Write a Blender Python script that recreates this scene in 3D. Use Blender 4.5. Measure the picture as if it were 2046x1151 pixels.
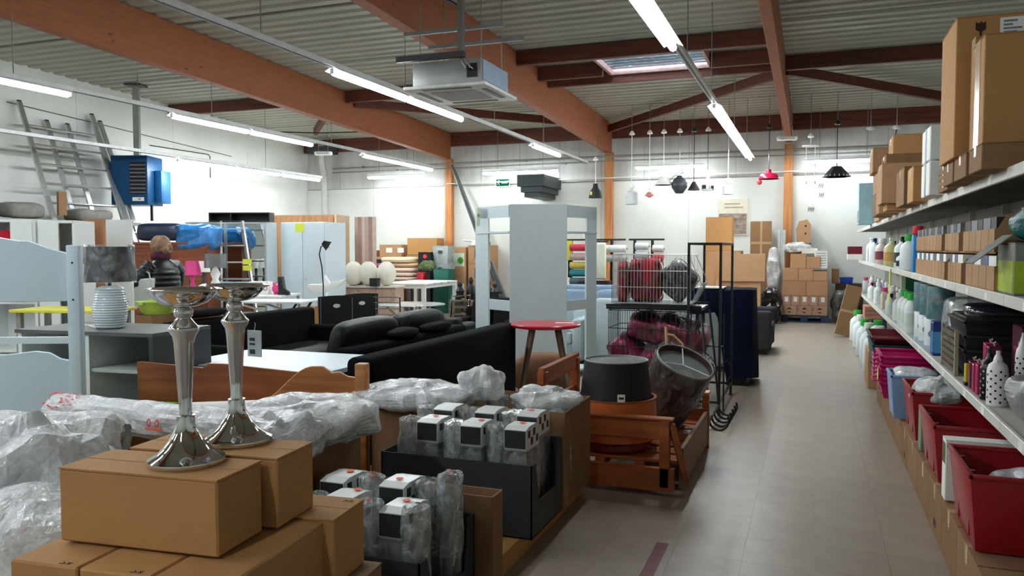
import bpy, bmesh, math, random
from mathutils import Vector, Matrix, noise

for _o in list(bpy.data.objects):
    bpy.data.objects.remove(_o)
SC = bpy.context.scene
COL = SC.collection
PI = math.pi

# ------------------------------------------------------------------ camera
FPX = 1600.0
PITCH = math.atan(78.5 / FPX)
YAW = math.atan(601 * math.cos(PITCH) / FPX)
cam_data = bpy.data.cameras.new('camera')
cam_data.sensor_fit = 'HORIZONTAL'
cam_data.sensor_width = 36.0
cam_data.lens = 36.0 * FPX / 2046.0
cam_data.clip_start = 0.05
cam_data.clip_end = 200
cam = bpy.data.objects.new('camera', cam_data)
COL.objects.link(cam)
cam.location = (0, 0, 1.5)
cam.rotation_euler = (PI / 2 - PITCH, 0, YAW)
SC.camera = cam

# ------------------------------------------------------------------ world, exposure
W = bpy.data.worlds.new('world')
SC.world = W
W.use_nodes = True
W.node_tree.nodes['Background'].inputs[0].default_value = (0.62, 0.80, 0.92, 1)
W.node_tree.nodes['Background'].inputs[1].default_value = 5.0
VS = SC.view_settings
SC.display_settings.display_device = 'sRGB'
VS.view_transform = 'Standard'
VS.look = 'None'
VS.gamma = 1.0
VS.use_curve_mapping = False
VS.exposure = 1.95
TUBE_POWER = 26.0
SC.cycles.use_denoising = True
SC.cycles.use_adaptive_sampling = True
SC.cycles.adaptive_threshold = 0.02
SC.cycles.max_bounces = 6
SC.cycles.diffuse_bounces = 4
SC.cycles.glossy_bounces = 3
SC.cycles.transmission_bounces = 5
SC.cycles.transparent_max_bounces = 14
SC.cycles.caustics_reflective = False
SC.cycles.caustics_refractive = False
SC.cycles.sample_clamp_indirect = 4.0

# ------------------------------------------------------------------ colour and materials
def lin(h):
    if isinstance(h, str):
        h = h.lstrip('#')
        c = [int(h[i:i + 2], 16) / 255 for i in (0, 2, 4)]
        return tuple(((x / 12.92) if x <= 0.04045 else ((x + 0.055) / 1.055) ** 2.4) for x in c) + (1,)
    return tuple(h) + (1,) if len(h) == 3 else tuple(h)

MATS = {}

def mat(name, col, rough=0.6, metal=0.0, var=0.12, scale=8.0, bump=0.0, bscale=60.0, spec=0.4, stretch=None,
        alpha=None, trans=0.0, ior=1.45, rnd=0.0, sheen=0.0, coat=0.0):
    """procedural principled material: base colour broken up by noise, optional bump and per-object variation"""
    if name in MATS:
        return MATS[name]
    m = bpy.data.materials.new(name)
    m.use_nodes = True
    nt = m.node_tree
    N, L = nt.nodes, nt.links
    b = N['Principled BSDF']
    c = lin(col)
    tc = N.new('ShaderNodeTexCoord')
    mp = N.new('ShaderNodeMapping')
    L.new(tc.outputs['Object'], mp.inputs[0])
    if stretch:
        mp.inputs['Scale'].default_value = stretch
    nz = N.new('ShaderNodeTexNoise')
    nz.inputs['Scale'].default_value = scale
    nz.inputs['Detail'].default_value = 5
    nz.inputs['Roughness'].default_value = 0.6
    L.new(mp.outputs[0], nz.inputs['Vector'])
    rp = N.new('ShaderNodeValToRGB')
    rp.color_ramp.elements[0].position = 0.3
    rp.color_ramp.elements[1].position = 0.7
    rp.color_ramp.elements[0].color = tuple(max(0, x * (1 - var)) for x in c[:3]) + (1,)
    rp.color_ramp.elements[1].color = tuple(min(1, x * (1 + var)) for x in c[:3]) + (1,)
    L.new(nz.outputs['Fac'], rp.inputs[0])
    out = rp.outputs[0]
    if rnd:
        oi = N.new('ShaderNodeObjectInfo')
        hs = N.new('ShaderNodeHueSaturation')
        mr = N.new('ShaderNodeMapRange')
        mr.inputs['To Min'].default_value = 1 - rnd
        mr.inputs['To Max'].default_value = 1 + rnd
        L.new(oi.outputs['Random'], mr.inputs[0])
        L.new(mr.outputs[0], hs.inputs['Value'])
        L.new(out, hs.inputs['Color'])
        out = hs.outputs[0]
    L.new(out, b.inputs['Base Color'])
    b.inputs['Roughness'].default_value = rough
    b.inputs['Metallic'].default_value = metal
    b.inputs['Specular IOR Level'].default_value = spec
    b.inputs['IOR'].default_value = ior
    if trans:
        b.inputs['Transmission Weight'].default_value = trans
    if alpha is not None:
        b.inputs['Alpha'].default_value = alpha
    if sheen:
        b.inputs['Sheen Weight'].default_value = sheen
    if coat:
        b.inputs['Coat Weight'].default_value = coat
    if bump:
        n2 = N.new('ShaderNodeTexNoise')
        n2.inputs['Scale'].default_value = bscale
        n2.inputs['Detail'].default_value = 4
        L.new(mp.outputs[0], n2.inputs['Vector'])
        bp = N.new('ShaderNodeBump')
        bp.inputs['Strength'].default_value = bump
        bp.inputs['Distance'].default_value = 0.02
        L.new(n2.outputs['Fac'], bp.inputs['Height'])
        L.new(bp.outputs[0], b.inputs['Normal'])
    MATS[name] = m
    return m

def emat(name, col, strength):
    if name in MATS:
        return MATS[name]
    m = bpy.data.materials.new(name)
    m.use_nodes = True
    nt = m.node_tree
    nt.nodes.remove(nt.nodes['Principled BSDF'])
    e = nt.nodes.new('ShaderNodeEmission')
    e.inputs[0].default_value = lin(col)
    e.inputs[1].default_value = strength
    nt.links.new(e.outputs[0], nt.nodes['Material Output'].inputs[0])
    MATS[name] = m
    return m

def filmat(name, col='#ffffff', low=0.06, high=0.75, scale=6.0, rough=0.12):
    """thin clear packing film: mostly see-through, milky along creases, glossy"""
    if name in MATS:
        return MATS[name]
    m = bpy.data.materials.new(name)
    m.use_nodes = True
    nt = m.node_tree
    N, L = nt.nodes, nt.links
    b = N['Principled BSDF']
    b.inputs['Base Color'].default_value = lin(col)
    b.inputs['Roughness'].default_value = rough
    b.inputs['Specular IOR Level'].default_value = 0.9
    tr = N.new('ShaderNodeBsdfTransparent')
    mx = N.new('ShaderNodeMixShader')
    tc = N.new('ShaderNodeTexCoord')
    nz = N.new('ShaderNodeTexNoise')
    nz.inputs['Scale'].default_value = scale
    nz.inputs['Detail'].default_value = 6
    nz.inputs['Roughness'].default_value = 0.7
    nz.inputs['Distortion'].default_value = 1.2
    L.new(tc.outputs['Object'], nz.inputs['Vector'])
    mr = N.new('ShaderNodeMapRange')
    mr.inputs['From Min'].default_value = 0.42
    mr.inputs['From Max'].default_value = 0.72
    mr.inputs['To Min'].default_value = low
    mr.inputs['To Max'].default_value = high
    L.new(nz.outputs['Fac'], mr.inputs[0])
    # clear part: see-through with mirror-like glints that grow at grazing angles
    gl = N.new('ShaderNodeBsdfGlossy')
    gl.inputs['Roughness'].default_value = max(0.04, rough * 0.8)
    gl.inputs['Color'].default_value = (0.95, 0.97, 0.98, 1)
    fr = N.new('ShaderNodeFresnel')
    fr.inputs['IOR'].default_value = 1.35
    m1 = N.new('ShaderNodeMixShader')
    L.new(fr.outputs[0], m1.inputs[0])
    L.new(tr.outputs[0], m1.inputs[1])
    L.new(gl.outputs[0], m1.inputs[2])
    L.new(mr.outputs[0], mx.inputs[0])
    L.new(m1.outputs[0], mx.inputs[1])
    L.new(b.outputs[0], mx.inputs[2])
    bp = N.new('ShaderNodeBump')
    bp.inputs['Strength'].default_value = 0.4
    bp.inputs['Distance'].default_value = 0.02
    n2 = N.new('ShaderNodeTexNoise')
    n2.inputs['Scale'].default_value = scale * 2.5
    n2.inputs['Detail'].default_value = 3
    n2.inputs['Distortion'].default_value = 2.0
    L.new(tc.outputs['Object'], n2.inputs['Vector'])
    L.new(n2.outputs['Fac'], bp.inputs['Height'])
    L.new(bp.outputs[0], b.inputs['Normal'])
    L.new(bp.outputs[0], gl.inputs['Normal'])
    L.new(mx.outputs[0], N['Material Output'].inputs[0])
    MATS[name] = m
    return m

def woodmat(name, col, dark, along='x', rough=0.5, scale=3.0, knots=0.0, rnd=0.06):
    """grain stretched along an axis"""
    if name in MATS:
        return MATS[name]
    m = bpy.data.materials.new(name)
    m.use_nodes = True
    nt = m.node_tree
    N, L = nt.nodes, nt.links
    b = N['Principled BSDF']
    tc = N.new('ShaderNodeTexCoord')
    mp = N.new('ShaderNodeMapping')
    st = {'x': (0.08, 1, 1), 'y': (1, 0.08, 1), 'z': (1, 1, 0.08)}[along]
    mp.inputs['Scale'].default_value = st
    L.new(tc.outputs['Object'], mp.inputs[0])
    nz = N.new('ShaderNodeTexNoise')
    nz.inputs['Scale'].default_value = scale * 9
    nz.inputs['Detail'].default_value = 6
    nz.inputs['Distortion'].default_value = 0.25
    L.new(mp.outputs[0], nz.inputs['Vector'])
    rp = N.new('ShaderNodeValToRGB')
    rp.color_ramp.elements[0].position = 0.33
    rp.color_ramp.elements[1].position = 0.62
    rp.color_ramp.elements[0].color = lin(dark)
    rp.color_ramp.elements[1].color = lin(col)
    L.new(nz.outputs['Fac'], rp.inputs[0])
    out = rp.outputs[0]
    if knots:
        vo = N.new('ShaderNodeTexVoronoi')
        vo.inputs['Scale'].default_value = knots
        mk = N.new('ShaderNodeMapping')
        mk.inputs['Scale'].default_value = tuple(0.45 if q < 1 else 1 for q in st)
        L.new(tc.outputs['Object'], mk.inputs[0])
        L.new(mk.outputs[0], vo.inputs['Vector'])
        mr = N.new('ShaderNodeMapRange')
        mr.inputs['From Min'].default_value = 0.03
        mr.inputs['From Max'].default_value = 0.10
        L.new(vo.outputs['Distance'], mr.inputs[0])
        mx = N.new('ShaderNodeMix')
        mx.data_type = 'RGBA'
        mx.inputs[6].default_value = tuple(x * 0.35 for x in lin(dark)[:3]) + (1,)
        L.new(mr.outputs[0], mx.inputs[0])
        L.new(out, mx.inputs[7])
        out = mx.outputs[2]
    oi = N.new('ShaderNodeObjectInfo')
    hs = N.new('ShaderNodeHueSaturation')
    m2 = N.new('ShaderNodeMapRange')
    m2.inputs['To Min'].default_value = 1 - rnd
    m2.inputs['To Max'].default_value = 1 + rnd
    L.new(oi.outputs['Random'], m2.inputs[0])
    L.new(m2.outputs[0], hs.inputs['Value'])
    L.new(out, hs.inputs['Color'])
    L.new(hs.outputs[0], b.inputs['Base Color'])
    b.inputs['Roughness'].default_value = rough
    MATS[name] = m
    return m

# ------------------------------------------------------------------ mesh builder
class MB:
    def __init__(self):
        self.v = []
        self.f = []
    def add(self, vs, fs):
        o = len(self.v)
        self.v += [tuple(p) for p in vs]
        self.f += [tuple(i + o for i in q) for q in fs]
        return self
    def box(self, x0, x1, y0, y1, z0, z1, M=None):
        vs = [Vector(p) for p in ((x0, y0, z0), (x1, y0, z0), (x1, y1, z0), (x0, y1, z0), (x0, y0, z1), (x1, y0, z1), (x1, y1, z1), (x0, y1, z1))]
        if M:
            vs = [M @ p for p in vs]
        return self.add(vs, [(0, 3, 2, 1), (4, 5, 6, 7), (0, 1, 5, 4), (1, 2, 6, 5), (2, 3, 7, 6), (3, 0, 4, 7)])
    def bar(self, p0, p1, w, h, up=(0, 0, 1)):
        p0, p1 = Vector(p0), Vector(p1)
        d = (p1 - p0).normalized()
        u = Vector(up)
        s = d.cross(u)
        if s.length < 1e-4:
            s = d.cross(Vector((1, 0, 0)))
        s.normalize()
        u = s.cross(d).normalized()
        vs = []
        for p in (p0, p1):
            for a, b in ((-1, -1), (1, -1), (1, 1), (-1, 1)):
                vs.append(p + s * (a * w / 2) + u * (b * h / 2))
        return self.add(vs, [(0, 1, 2, 3), (7, 6, 5, 4), (0, 4, 5, 1), (1, 5, 6, 2), (2, 6, 7, 3), (3, 7, 4, 0)])
    def cyl(self, p0, p1, r0, r1=None, n=12, cap=True):
        r1 = r0 if r1 is None else r1
        p0, p1 = Vector(p0), Vector(p1)
        d = (p1 - p0).normalized()
        s = d.orthogonal().normalized()
        u = d.cross(s)
        vs = []
        for p, r in ((p0, r0), (p1, r1)):
            for i in range(n):
                a = 2 * PI * i / n
                vs.append(p + s * (r * math.cos(a)) + u * (r * math.sin(a)))
        fs = [(i, (i + 1) % n, n + (i + 1) % n, n + i) for i in range(n)]
        if cap:
            fs += [tuple(range(n - 1, -1, -1)), tuple(range(n, 2 * n))]
        return self.add(vs, fs)
    def tube(self, pts, r, n=6, closed=False):
        P = [Vector(p) for p in pts]
        k = len(P)
        rings = []
        prev = None
        for i in range(k):
            a = P[(i - 1) % k] if (closed or i > 0) else P[i]
            b = P[(i + 1) % k] if (closed or i < k - 1) else P[i]
            d = (b - a).normalized()
            s = d.orthogonal().normalized() if prev is None else (prev - d * prev.dot(d)).normalized()
            prev = s
            u = d.cross(s)
            rr = r[i] if isinstance(r, (list, tuple)) else r
            rings.append([P[i] + s * (rr * math.cos(2 * PI * j / n)) + u * (rr * math.sin(2 * PI * j / n)) for j in range(n)])
        vs = [p for q in rings for p in q]
        fs = []
        for i in range(k if closed else k - 1):
            i2 = (i + 1) % k
            for j in range(n):
                j2 = (j + 1) % n
                fs.append((i * n + j, i * n + j2, i2 * n + j2, i2 * n + j))
        if not closed:
            fs += [tuple(range(n - 1, -1, -1)), tuple((k - 1) * n + j for j in range(n))]
        return self.add(vs, fs)
    def lathe(self, prof, n=24, c=(0, 0, 0), M=None, closed=False):
        vs, fs = [], []
        for r, z in prof:
            for i in range(n):
                a = 2 * PI * i / n
                p = Vector((c[0] + r * math.cos(a), c[1] + r * math.sin(a), c[2] + z))
                vs.append(M @ p if M else p)
        k = len(prof)
        for i in range(k if closed else k - 1):
            i2 = (i + 1) % k
            for j in range(n):
                j2 = (j + 1) % n
                fs.append((i * n + j, i * n + j2, i2 * n + j2, i2 * n + j))
        if not closed:
            if prof[0][0] > 1e-5:
                fs.append(tuple(range(n - 1, -1, -1)))
            if prof[-1][0] > 1e-5:
                fs.append(tuple((k - 1) * n + j for j in range(n)))
        return self.add(vs, fs)
    def prism(self, poly, t0, t1, plane='xz'):
        n = len(poly)
        def P(a, b, t):
            return {'xy': (a, b, t), 'xz': (a, t, b), 'yz': (t, a, b)}[plane]
        vs = [P(a, b, t0) for a, b in poly] + [P(a, b, t1) for a, b in poly]
        fs = [tuple(range(n - 1, -1, -1)), tuple(range(n, 2 * n))] + [(i, (i + 1) % n, n + (i + 1) % n, n + i) for i in range(n)]
        return self.add(vs, fs)
    def blob(self, c, s, e=0.5, n=10, m=14, M=None, rn=0.0, seed=0, fr=3.0):
        """superellipsoid: e -> 0 boxy, 1 round"""
        vs, fs = [], []
        sg = lambda x, p: math.copysign(abs(x) ** p, x)
        for i in range(n + 1):
            t = -PI / 2 + PI * i / n
            for j in range(m):
                a = 2 * PI * j / m
                p = Vector((sg(math.cos(t), e) * sg(math.cos(a), e) * s[0], sg(math.cos(t), e) * sg(math.sin(a), e) * s[1], sg(math.sin(t), e) * s[2]))
                if rn:
                    q = p * fr + Vector((seed * 7.1, seed * 3.3, seed))
                    p += p.normalized() * (noise.noise(q) * rn)
                p += Vector(c)
                vs.append(M @ p if M else p)
        for i in range(n):
            for j in range(m):
                j2 = (j + 1) % m
                fs.append((i * m + j, i * m + j2, (i + 1) * m + j2, (i + 1) * m + j))
        return self.add(vs, fs)
    def sheet(self, fn, nu, nv, thick=0.0):
        """grid surface from fn(u,v) -> point; thick gives it a second skin along z"""
        vs = [Vector(fn(i / nu, j / nv)) for i in range(nu + 1) for j in range(nv + 1)]
        w = nv + 1
        fs = [(i * w + j, (i + 1) * w + j, (i + 1) * w + j + 1, i * w + j + 1) for i in range(nu) for j in range(nv)]
        return self.add(vs, fs)
    def mesh(self, name, bevel=0.0, seg=2, smooth=None, merge=0.0):
        me = bpy.data.meshes.new(name)
        me.from_pydata(self.v, [], self.f)
        bm = bmesh.new()
        bm.from_mesh(me)
        if merge:
            bmesh.ops.remove_doubles(bm, verts=bm.verts, dist=merge)
        bmesh.ops.recalc_face_normals(bm, faces=bm.faces)
        if bevel:
            es = [e for e in bm.edges if len(e.link_faces) == 2 and e.calc_face_angle(0) > 0.5]
            bmesh.ops.bevel(bm, geom=es, offset=bevel, segments=seg, affect='EDGES', profile=0.5, clamp_overlap=True)
        bm.to_mesh(me)
        bm.free()
        if smooth is None and bevel and seg > 1:
            smooth = 40
        if smooth:
            for p in me.polygons:
                p.use_smooth = True
            me.set_sharp_from_angle(angle=math.radians(smooth))
        return me
    def build(self, name, m, parent=None, loc=None, rotz=0.0, bevel=0.0, seg=2, smooth=None, merge=0.0, label=None):
        me = self.mesh(name, bevel, seg, smooth, merge)
        me.materials.append(m)
        return link(name, me, parent, loc, rotz, label)

def link(name, me, parent=None, loc=None, rotz=0.0, label=None):
    o = bpy.data.objects.new(name, me)
    COL.objects.link(o)
    if parent is not None:
        o.parent = parent
    if loc is not None:
        o.location = loc
    if rotz:
        o.rotation_euler = (0, 0, rotz)
    if label:
        o['label'] = label
    return o

def tag(o, label, cat, group=None, kind=None):
    o['label'] = label
    o['category'] = cat
    if group:
        o['group'] = group
    if kind:
        o['kind'] = kind
    return o

def struct(o, label=None):
    o['kind'] = 'structure'
    if label:
        o['label'] = label
    return o

def thing(name, label, cat, loc=(0, 0, 0), rotz=0.0, group=None):
    o = bpy.data.objects.new(name, None)
    o.empty_display_size = 0.05
    COL.objects.link(o)
    o.location = loc
    o.rotation_euler = (0, 0, rotz)
    return tag(o, label, cat, group)

def dup(root, loc, rotz=0.0, label=None, group=None, scale=None):
    r = root.copy()
    COL.objects.link(r)
    r.location = loc
    r.rotation_euler = (0, 0, rotz)
    if label:
        r['label'] = label
    if group:
        r['group'] = group
    if scale:
        r.scale = scale
    for ch in list(root.children):
        c = ch.copy()
        COL.objects.link(c)
        c.parent = r
        for g in ch.children:
            d = g.copy()
            COL.objects.link(d)
            d.parent = c
    return r

def text(name, body, size, m, parent, M, extrude=0.0004, align='CENTER'):
    cu = bpy.data.curves.new(name, 'FONT')
    cu.body = body
    cu.size = size
    cu.extrude = extrude
    cu.align_x = align
    cu.align_y = 'CENTER'
    tmp = bpy.data.objects.new(name, cu)
    COL.objects.link(tmp)
    me = bpy.data.meshes.new_from_object(tmp.evaluated_get(bpy.context.evaluated_depsgraph_get()))
    bpy.data.objects.remove(tmp)
    me.materials.clear()
    me.materials.append(m)
    o = link(name, me, parent)
    o.matrix_local = M
    return o

def RZ(a):
    return Matrix.Rotation(a, 4, 'Z')
def RX(a):
    return Matrix.Rotation(a, 4, 'X')
def RY(a):
    return Matrix.Rotation(a, 4, 'Y')
def T(x, y, z):
    return Matrix.Translation((x, y, z))
R = math.radians
ORD = ['first', 'second', 'third', 'fourth', 'fifth', 'sixth', 'seventh', 'eighth', 'ninth', 'tenth', 'eleventh', 'twelfth', 'thirteenth',
       'fourteenth', 'fifteenth', 'sixteenth', 'seventeenth', 'eighteenth', 'nineteenth', 'twentieth']

# ------------------------------------------------------------------ shared materials
M_WALL = mat('painted_wall', '#dfe3dd', 0.85, var=0.05, scale=1.5, bump=0.05, bscale=30)
M_WALLUP = mat('stained_wall', '#c9cbc6', 0.85, var=0.14, scale=1.2, stretch=(3, 3, 0.35), bump=0.05)
M_DECK = mat('steel_deck', '#aeaea2', 0.55, var=0.06, scale=1.0)
M_GLULAM = woodmat('glulam_pine', '#9c5b36', '#8f5030', 'y', 0.6, 5.0, knots=4.5)
M_PURLIN = woodmat('dark_purlin', '#6a3526', '#4e2419', 'x', 0.6, 2.0)
M_COLUMN = woodmat('column_pine', '#c98a52', '#b06c38', 'z', 0.5, 2.0)
M_CARD = mat('cardboard', '#b78a5a', 0.75, var=0.05, scale=14, stretch=(1, 1, 6), spec=0.2, rnd=0.06)
M_CARDP = mat('pale_cardboard', '#b98f6b', 0.75, var=0.05, scale=9, spec=0.2, rnd=0.08)
M_CARDD = mat('dull_cardboard', '#8a6a4c', 0.8, var=0.08, scale=9, spec=0.2, rnd=0.08)
M_TAPE = mat('packing_tape', '#b99a72', 0.25, var=0.05, spec=0.6)
M_WHITE = mat('white_laminate', '#e6ebea', 0.4, var=0.02, scale=3, spec=0.45)
M_BLUEW = mat('cool_white_laminate', '#d3e2e8', 0.4, var=0.02, scale=3, spec=0.45)
M_ALU = mat('brushed_aluminium', '#c3c6c6', 0.35, metal=0.9, var=0.08, scale=20)
M_STEEL = mat('grey_steel', '#8b8e8d', 0.45, metal=0.7, var=0.08)
M_CHROME = mat('polished_chrome', '#e2e4e6', 0.06, metal=1.0, var=0.01)
M_BLACK = mat('black_metal', '#141414', 0.45, var=0.1, spec=0.5)
M_BLACKP = mat('black_plastic', '#1a1b1d', 0.35, var=0.1)
M_DGREY = mat('dark_grey_board', '#3d3f42', 0.5, var=0.06)
M_INK = mat('printed_ink', '#3a2a20', 0.8, var=0.05)
M_PAPER = mat('white_paper', '#f0f0ea', 0.7, var=0.03)
M_ORANGE = mat('orange_sticker', '#f2643a', 0.6, var=0.04)
M_YELLOW = mat('yellow_tag', '#d9e04a', 0.6, var=0.04)
M_FILM = filmat('packing_film', '#eef4f5', 0.10, 0.60, 12.0)
M_FILMD = filmat('loose_film', '#f6fafc', 0.5, 0.95, 14.0, 0.1)
M_GLASSC = filmat('clear_glassware', '#dfeaea', 0.12, 0.32, 5.0, 0.04)
M_CONDUIT = mat('grey_conduit', '#8e8f8a', 0.5, var=0.06)
M_WHITEP = mat('white_plastic', '#e9ebe6', 0.35, var=0.03)
M_TUBEW = emat('end_wall_tube', '#f4fbff', TUBE_POWER * 0.45)
M_TUBE = emat('fluorescent_tube', '#f4fbff', TUBE_POWER)
# ================================================================== THE BUILDING
YB, XL, XR, YF = 18.5, -12.85, 4.6, -5.0
def zdeck(y):
    return 4.38 + 0.033 * (18.5 - y)

floor = struct(MB().box(XL - 0.2, XR + 0.2, YF - 0.2, YB + 0.2, -0.2, -0.003).build('floor', mat('vinyl_floor', '#91877a', 0.42, var=0.08, scale=2.5, spec=0.45)),
               'beige grey vinyl tile floor')
M_TILE = mat('floor_tile', '#958a7c', 0.38, var=0.09, scale=5, spec=0.45, rnd=0.045)
tile_me = MB().box(-0.1645, 0.1645, -0.1645, 0.1645, -0.003, 0.0).mesh('tile')
tile_me.materials.append(M_TILE)
for i in range(8):
    for j in range(37):
        if (i in (0,) and j > 20):
            continue
        o = link('tile', tile_me, floor, (-1.45 + 0.33 * i, 3.1 + 0.33 * j, 0.0))
MB().box(-0.72, -0.66, 2.0, 4.03, 0.0003, 0.0015).build('floor_tape', mat('red_floor_tape', '#6d3038', 0.5), floor, label='dark red tape line on the floor')

# back wall: base slab with panels proud of recessed joints
wb = struct(MB().box(XL - 0.2, XR + 0.2, YB, YB + 0.2, 0, 4.6).build('wall_back', mat('joint_grey', '#8e9089', 0.9)), 'white panelled end wall')  # plain grey slab that shows in the gaps between the panels
x = XL
k = 0
while x < XR:
    w = 1.02
    MB().box(x + 0.004, min(x + w, XR) - 0.004, YB - 0.02, YB + 0.01, 3.09, 4.6).build('panel', M_WALLUP, wb)
    x += w
x = XL
while x < XR:
    w = 2.04
    MB().box(x + 0.003, min(x + w, XR) - 0.003, YB - 0.02, YB + 0.01, 0.0, 3.075).build('panel', M_WALL, wb)
    x += w
wl = struct(MB().box(XL - 0.2, XL, YF - 0.2, YB, 0, 5.6).build('wall_left', M_WALL), 'white painted side wall')
y = 4.0
while y < YB:
    MB().box(XL - 0.01, XL + 0.015, y + 0.003, min(y + 2.4, YB - 0.02) - 0.003, 0.0, 2.62).build('panel', M_WALL, wl)
    MB().box(XL - 0.01, XL + 0.015, y + 0.003, min(y + 2.4, YB - 0.02) - 0.003, 2.63, 5.2).build('panel', M_WALL, wl)
    y += 2.4
struct(MB().box(XR, XR + 0.2, YF - 0.2, YB, 0, 5.6).build('wall_right', M_WALL), 'white wall beyond the shelving')
struct(MB().box(XL - 0.2, XR + 0.2, YF - 0.2, YF, 0, 5.6).build('wall_front', M_WALL), 'white wall behind the viewer')

# skylight opening in the deck: x -3.2..-1.62, y 12.12..13.38
SX0, SX1, SY0, SY1 = -3.22, -1.62, 12.06, 13.44
def deck(x0, x1, y0, y1):
    """trapezoidal ribs running along x"""
    mb = MB()
    per = 0.25
    prof = []
    y = math.floor(y0 / per) * per
    while y < y1 + per:
        for dy, dz in ((0, 0), (0.125, 0), (0.155, 0.035), (0.22, 0.035)):
            yy = y + dy
            if y0 - 1e-6 <= yy <= y1 + 1e-6:
                prof.append((yy, zdeck(yy) + dz))
        y += per
    prof = [(y0, zdeck(y0))] + [p for p in prof if y0 + 0.001 < p[0] < y1 - 0.001] + [(y1, zdeck(y1))]
    vs = [(xx, a, b) for a, b in prof for xx in (x0, x1)]
    fs = [(2 * i, 2 * i + 1, 2 * i + 3, 2 * i + 2) for i in range(len(prof) - 1)]
    return mb.add(vs, fs)
cm = MB()
for a in ((XL, SX0, YF, YB), (SX1, XR, YF, YB), (SX0, SX1, YF, SY0), (SX0, SX1, SY1, YB)):
    d = deck(*a)
    cm.add(d.v, d.f)
ceil_o = struct(cm.build('ceiling', M_DECK), 'pale grey corrugated steel roof deck')
# sheet laps across the deck: thin darker strips
for y in (2.0, 4.4, 6.8, 9.2, 11.6, 14.0, 16.4):
    MB().box(XL, XR, y - 0.008, y + 0.008, zdeck(y) - 0.006, zdeck(y) + 0.03).build('seam', mat('deck_seam', '#8d8d85', 0.6), ceil_o)
M_LID = mat('roof_skin', '#777777', 0.9)
for (a, b_, c, d) in ((XL - .2, SX0 - .1, YF - .2, YB + .2), (SX1 + .1, XR + .2, YF - .2, YB + .2), (SX0 - .1, SX1 + .1, YF - .2, SY0 - .1), (SX0 - .1, SX1 + .1, SY1 + 1.1, YB + .2)):
    q = MB().add([(a, c, zdeck(c) + .06), (b_, c, zdeck(c) + .06), (b_, d, zdeck(d) + .06), (a, d, zdeck(d) + .06),
                  (a, c, zdeck(c) + .16), (b_, c, zdeck(c) + .16), (b_, d, zdeck(d) + .16), (a, d, zdeck(d) + .16)],
                 [(0, 3, 2, 1), (4, 5, 6, 7), (0, 1, 5, 4), (1, 2, 6, 5), (2, 3, 7, 6), (3, 0, 4, 7)])
    q.build('insulation', M_LID, ceil_o)

# glulam beams, fall with the roof
def sloped(name, x, w, y0, y1, top, h, m, label):
    mb = MB()
    ym = (y0 + y1) / 2
    vs = []
    for y in (y0, y1):
        zt = zdeck(y) - top
        for xx, zz in ((x - w / 2, zt - h), (x + w / 2, zt - h), (x + w / 2, zt), (x - w / 2, zt)):
            vs.append((xx, y, zz))
    mb.add(vs, [(0, 1, 2, 3), (7, 6, 5, 4), (0, 4, 5, 1), (1, 5, 6, 2), (2, 6, 7, 3), (3, 7, 4, 0)])
    return struct(mb.build(name, m, bevel=0.006, seg=1), label)
BX = (-8.58, -4.48, -0.52, 3.5)
sloped('beam', BX[0], 0.17, YF, 18.30, 0.005, 0.66, M_GLULAM, 'deep brown glulam roof beam over the sofas')
sloped('beam', BX[1], 0.17, YF, 18.30, 0.005, 0.66, M_GLULAM, 'deep brown glulam roof beam beside the air conditioner')
sloped('beam', BX[2], 0.13, YF, 18.30, 0.005, 0.60, M_GLULAM, 'slimmer brown glulam roof beam above the aisle')
sloped('beam', BX[3], 0.17, YF, 18.30, 0.005, 0.66, M_GLULAM, 'brown glulam roof beam above the shelving')
for xx, lb in ((BX[0], 'orange pine wall post between the rugs and the exit sign'), (BX[1], 'orange pine wall post behind the white corner unit'),
               (BX[2], 'orange pine wall post by the pallet of cartons')):
    struct(MB().box(xx - 0.09, xx + 0.09, 18.32, 18.47, 0, zdeck(18.3) - 0.64).build('column', M_COLUMN, bevel=0.006, seg=1), lb)
def purlin(x0, x1, y, h=0.22, w=0.10, nm='purlin', lb=None):
    zt = zdeck(y) - 0.01
    return struct(MB().box(x0, x1, y - w / 2, y + w / 2, zt - h, zt).build(nm, M_PURLIN, bevel=0.004, seg=1), lb)
purlin(BX[1] + .09, BX[2] - .07, 11.95, lb='dark timber purlin in front of the skylight')
purlin(BX[1] + .09, SX0 - .06, 13.0, lb='short dark purlin beside the skylight')
purlin(SX1 + .06, BX[2] - .07, 13.0, lb='short dark purlin between skylight and middle beam')
for i, (a, b_) in enumerate(((XL, BX[0] - .09), (BX[0] + .09, BX[1] - .09), (BX[1] + .09, BX[2] - .07), (BX[2] + .07, BX[3] - .09))):
    purlin(a, b_, 13.52, lb='dark timber purlin of the ' + ['wall bay', 'sofa bay', 'skylight bay', 'shelving bay'][i])
    purlin(a, b_, 2.2, lb='dark timber purlin overhead in the ' + ['wall bay', 'sofa bay', 'aisle bay', 'shelving bay'][i])
struct(MB().box(XL, XR, 18.30, 18.48, 4.06, 4.40).build('trim_1', M_PURLIN), 'dark timber wall plate along the end wall')
def brace(p, q, lb):
    struct(MB().bar(p, q, 0.09, 0.16).build('roof_brace', M_PURLIN), lb)
brace((BX[1] + .1, 17.95, 4.22), (BX[2] - .08, 13.95, 4.36), 'diagonal dark roof brace beyond the skylight')
brace((BX[2] + .08, 13.7, 4.36), (BX[3] - .1, 17.9, 4.22), 'diagonal dark roof brace above the shelving')
brace((BX[0] + .1, 13.8, 4.36), (BX[1] - .1, 17.3, 4.25), 'diagonal dark roof brace above the white corner unit')
brace((BX[0] - .1, 13.4, 4.36), (-11.1, 16.3, 4.27), 'diagonal dark roof brace near the corner pipe')

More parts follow.
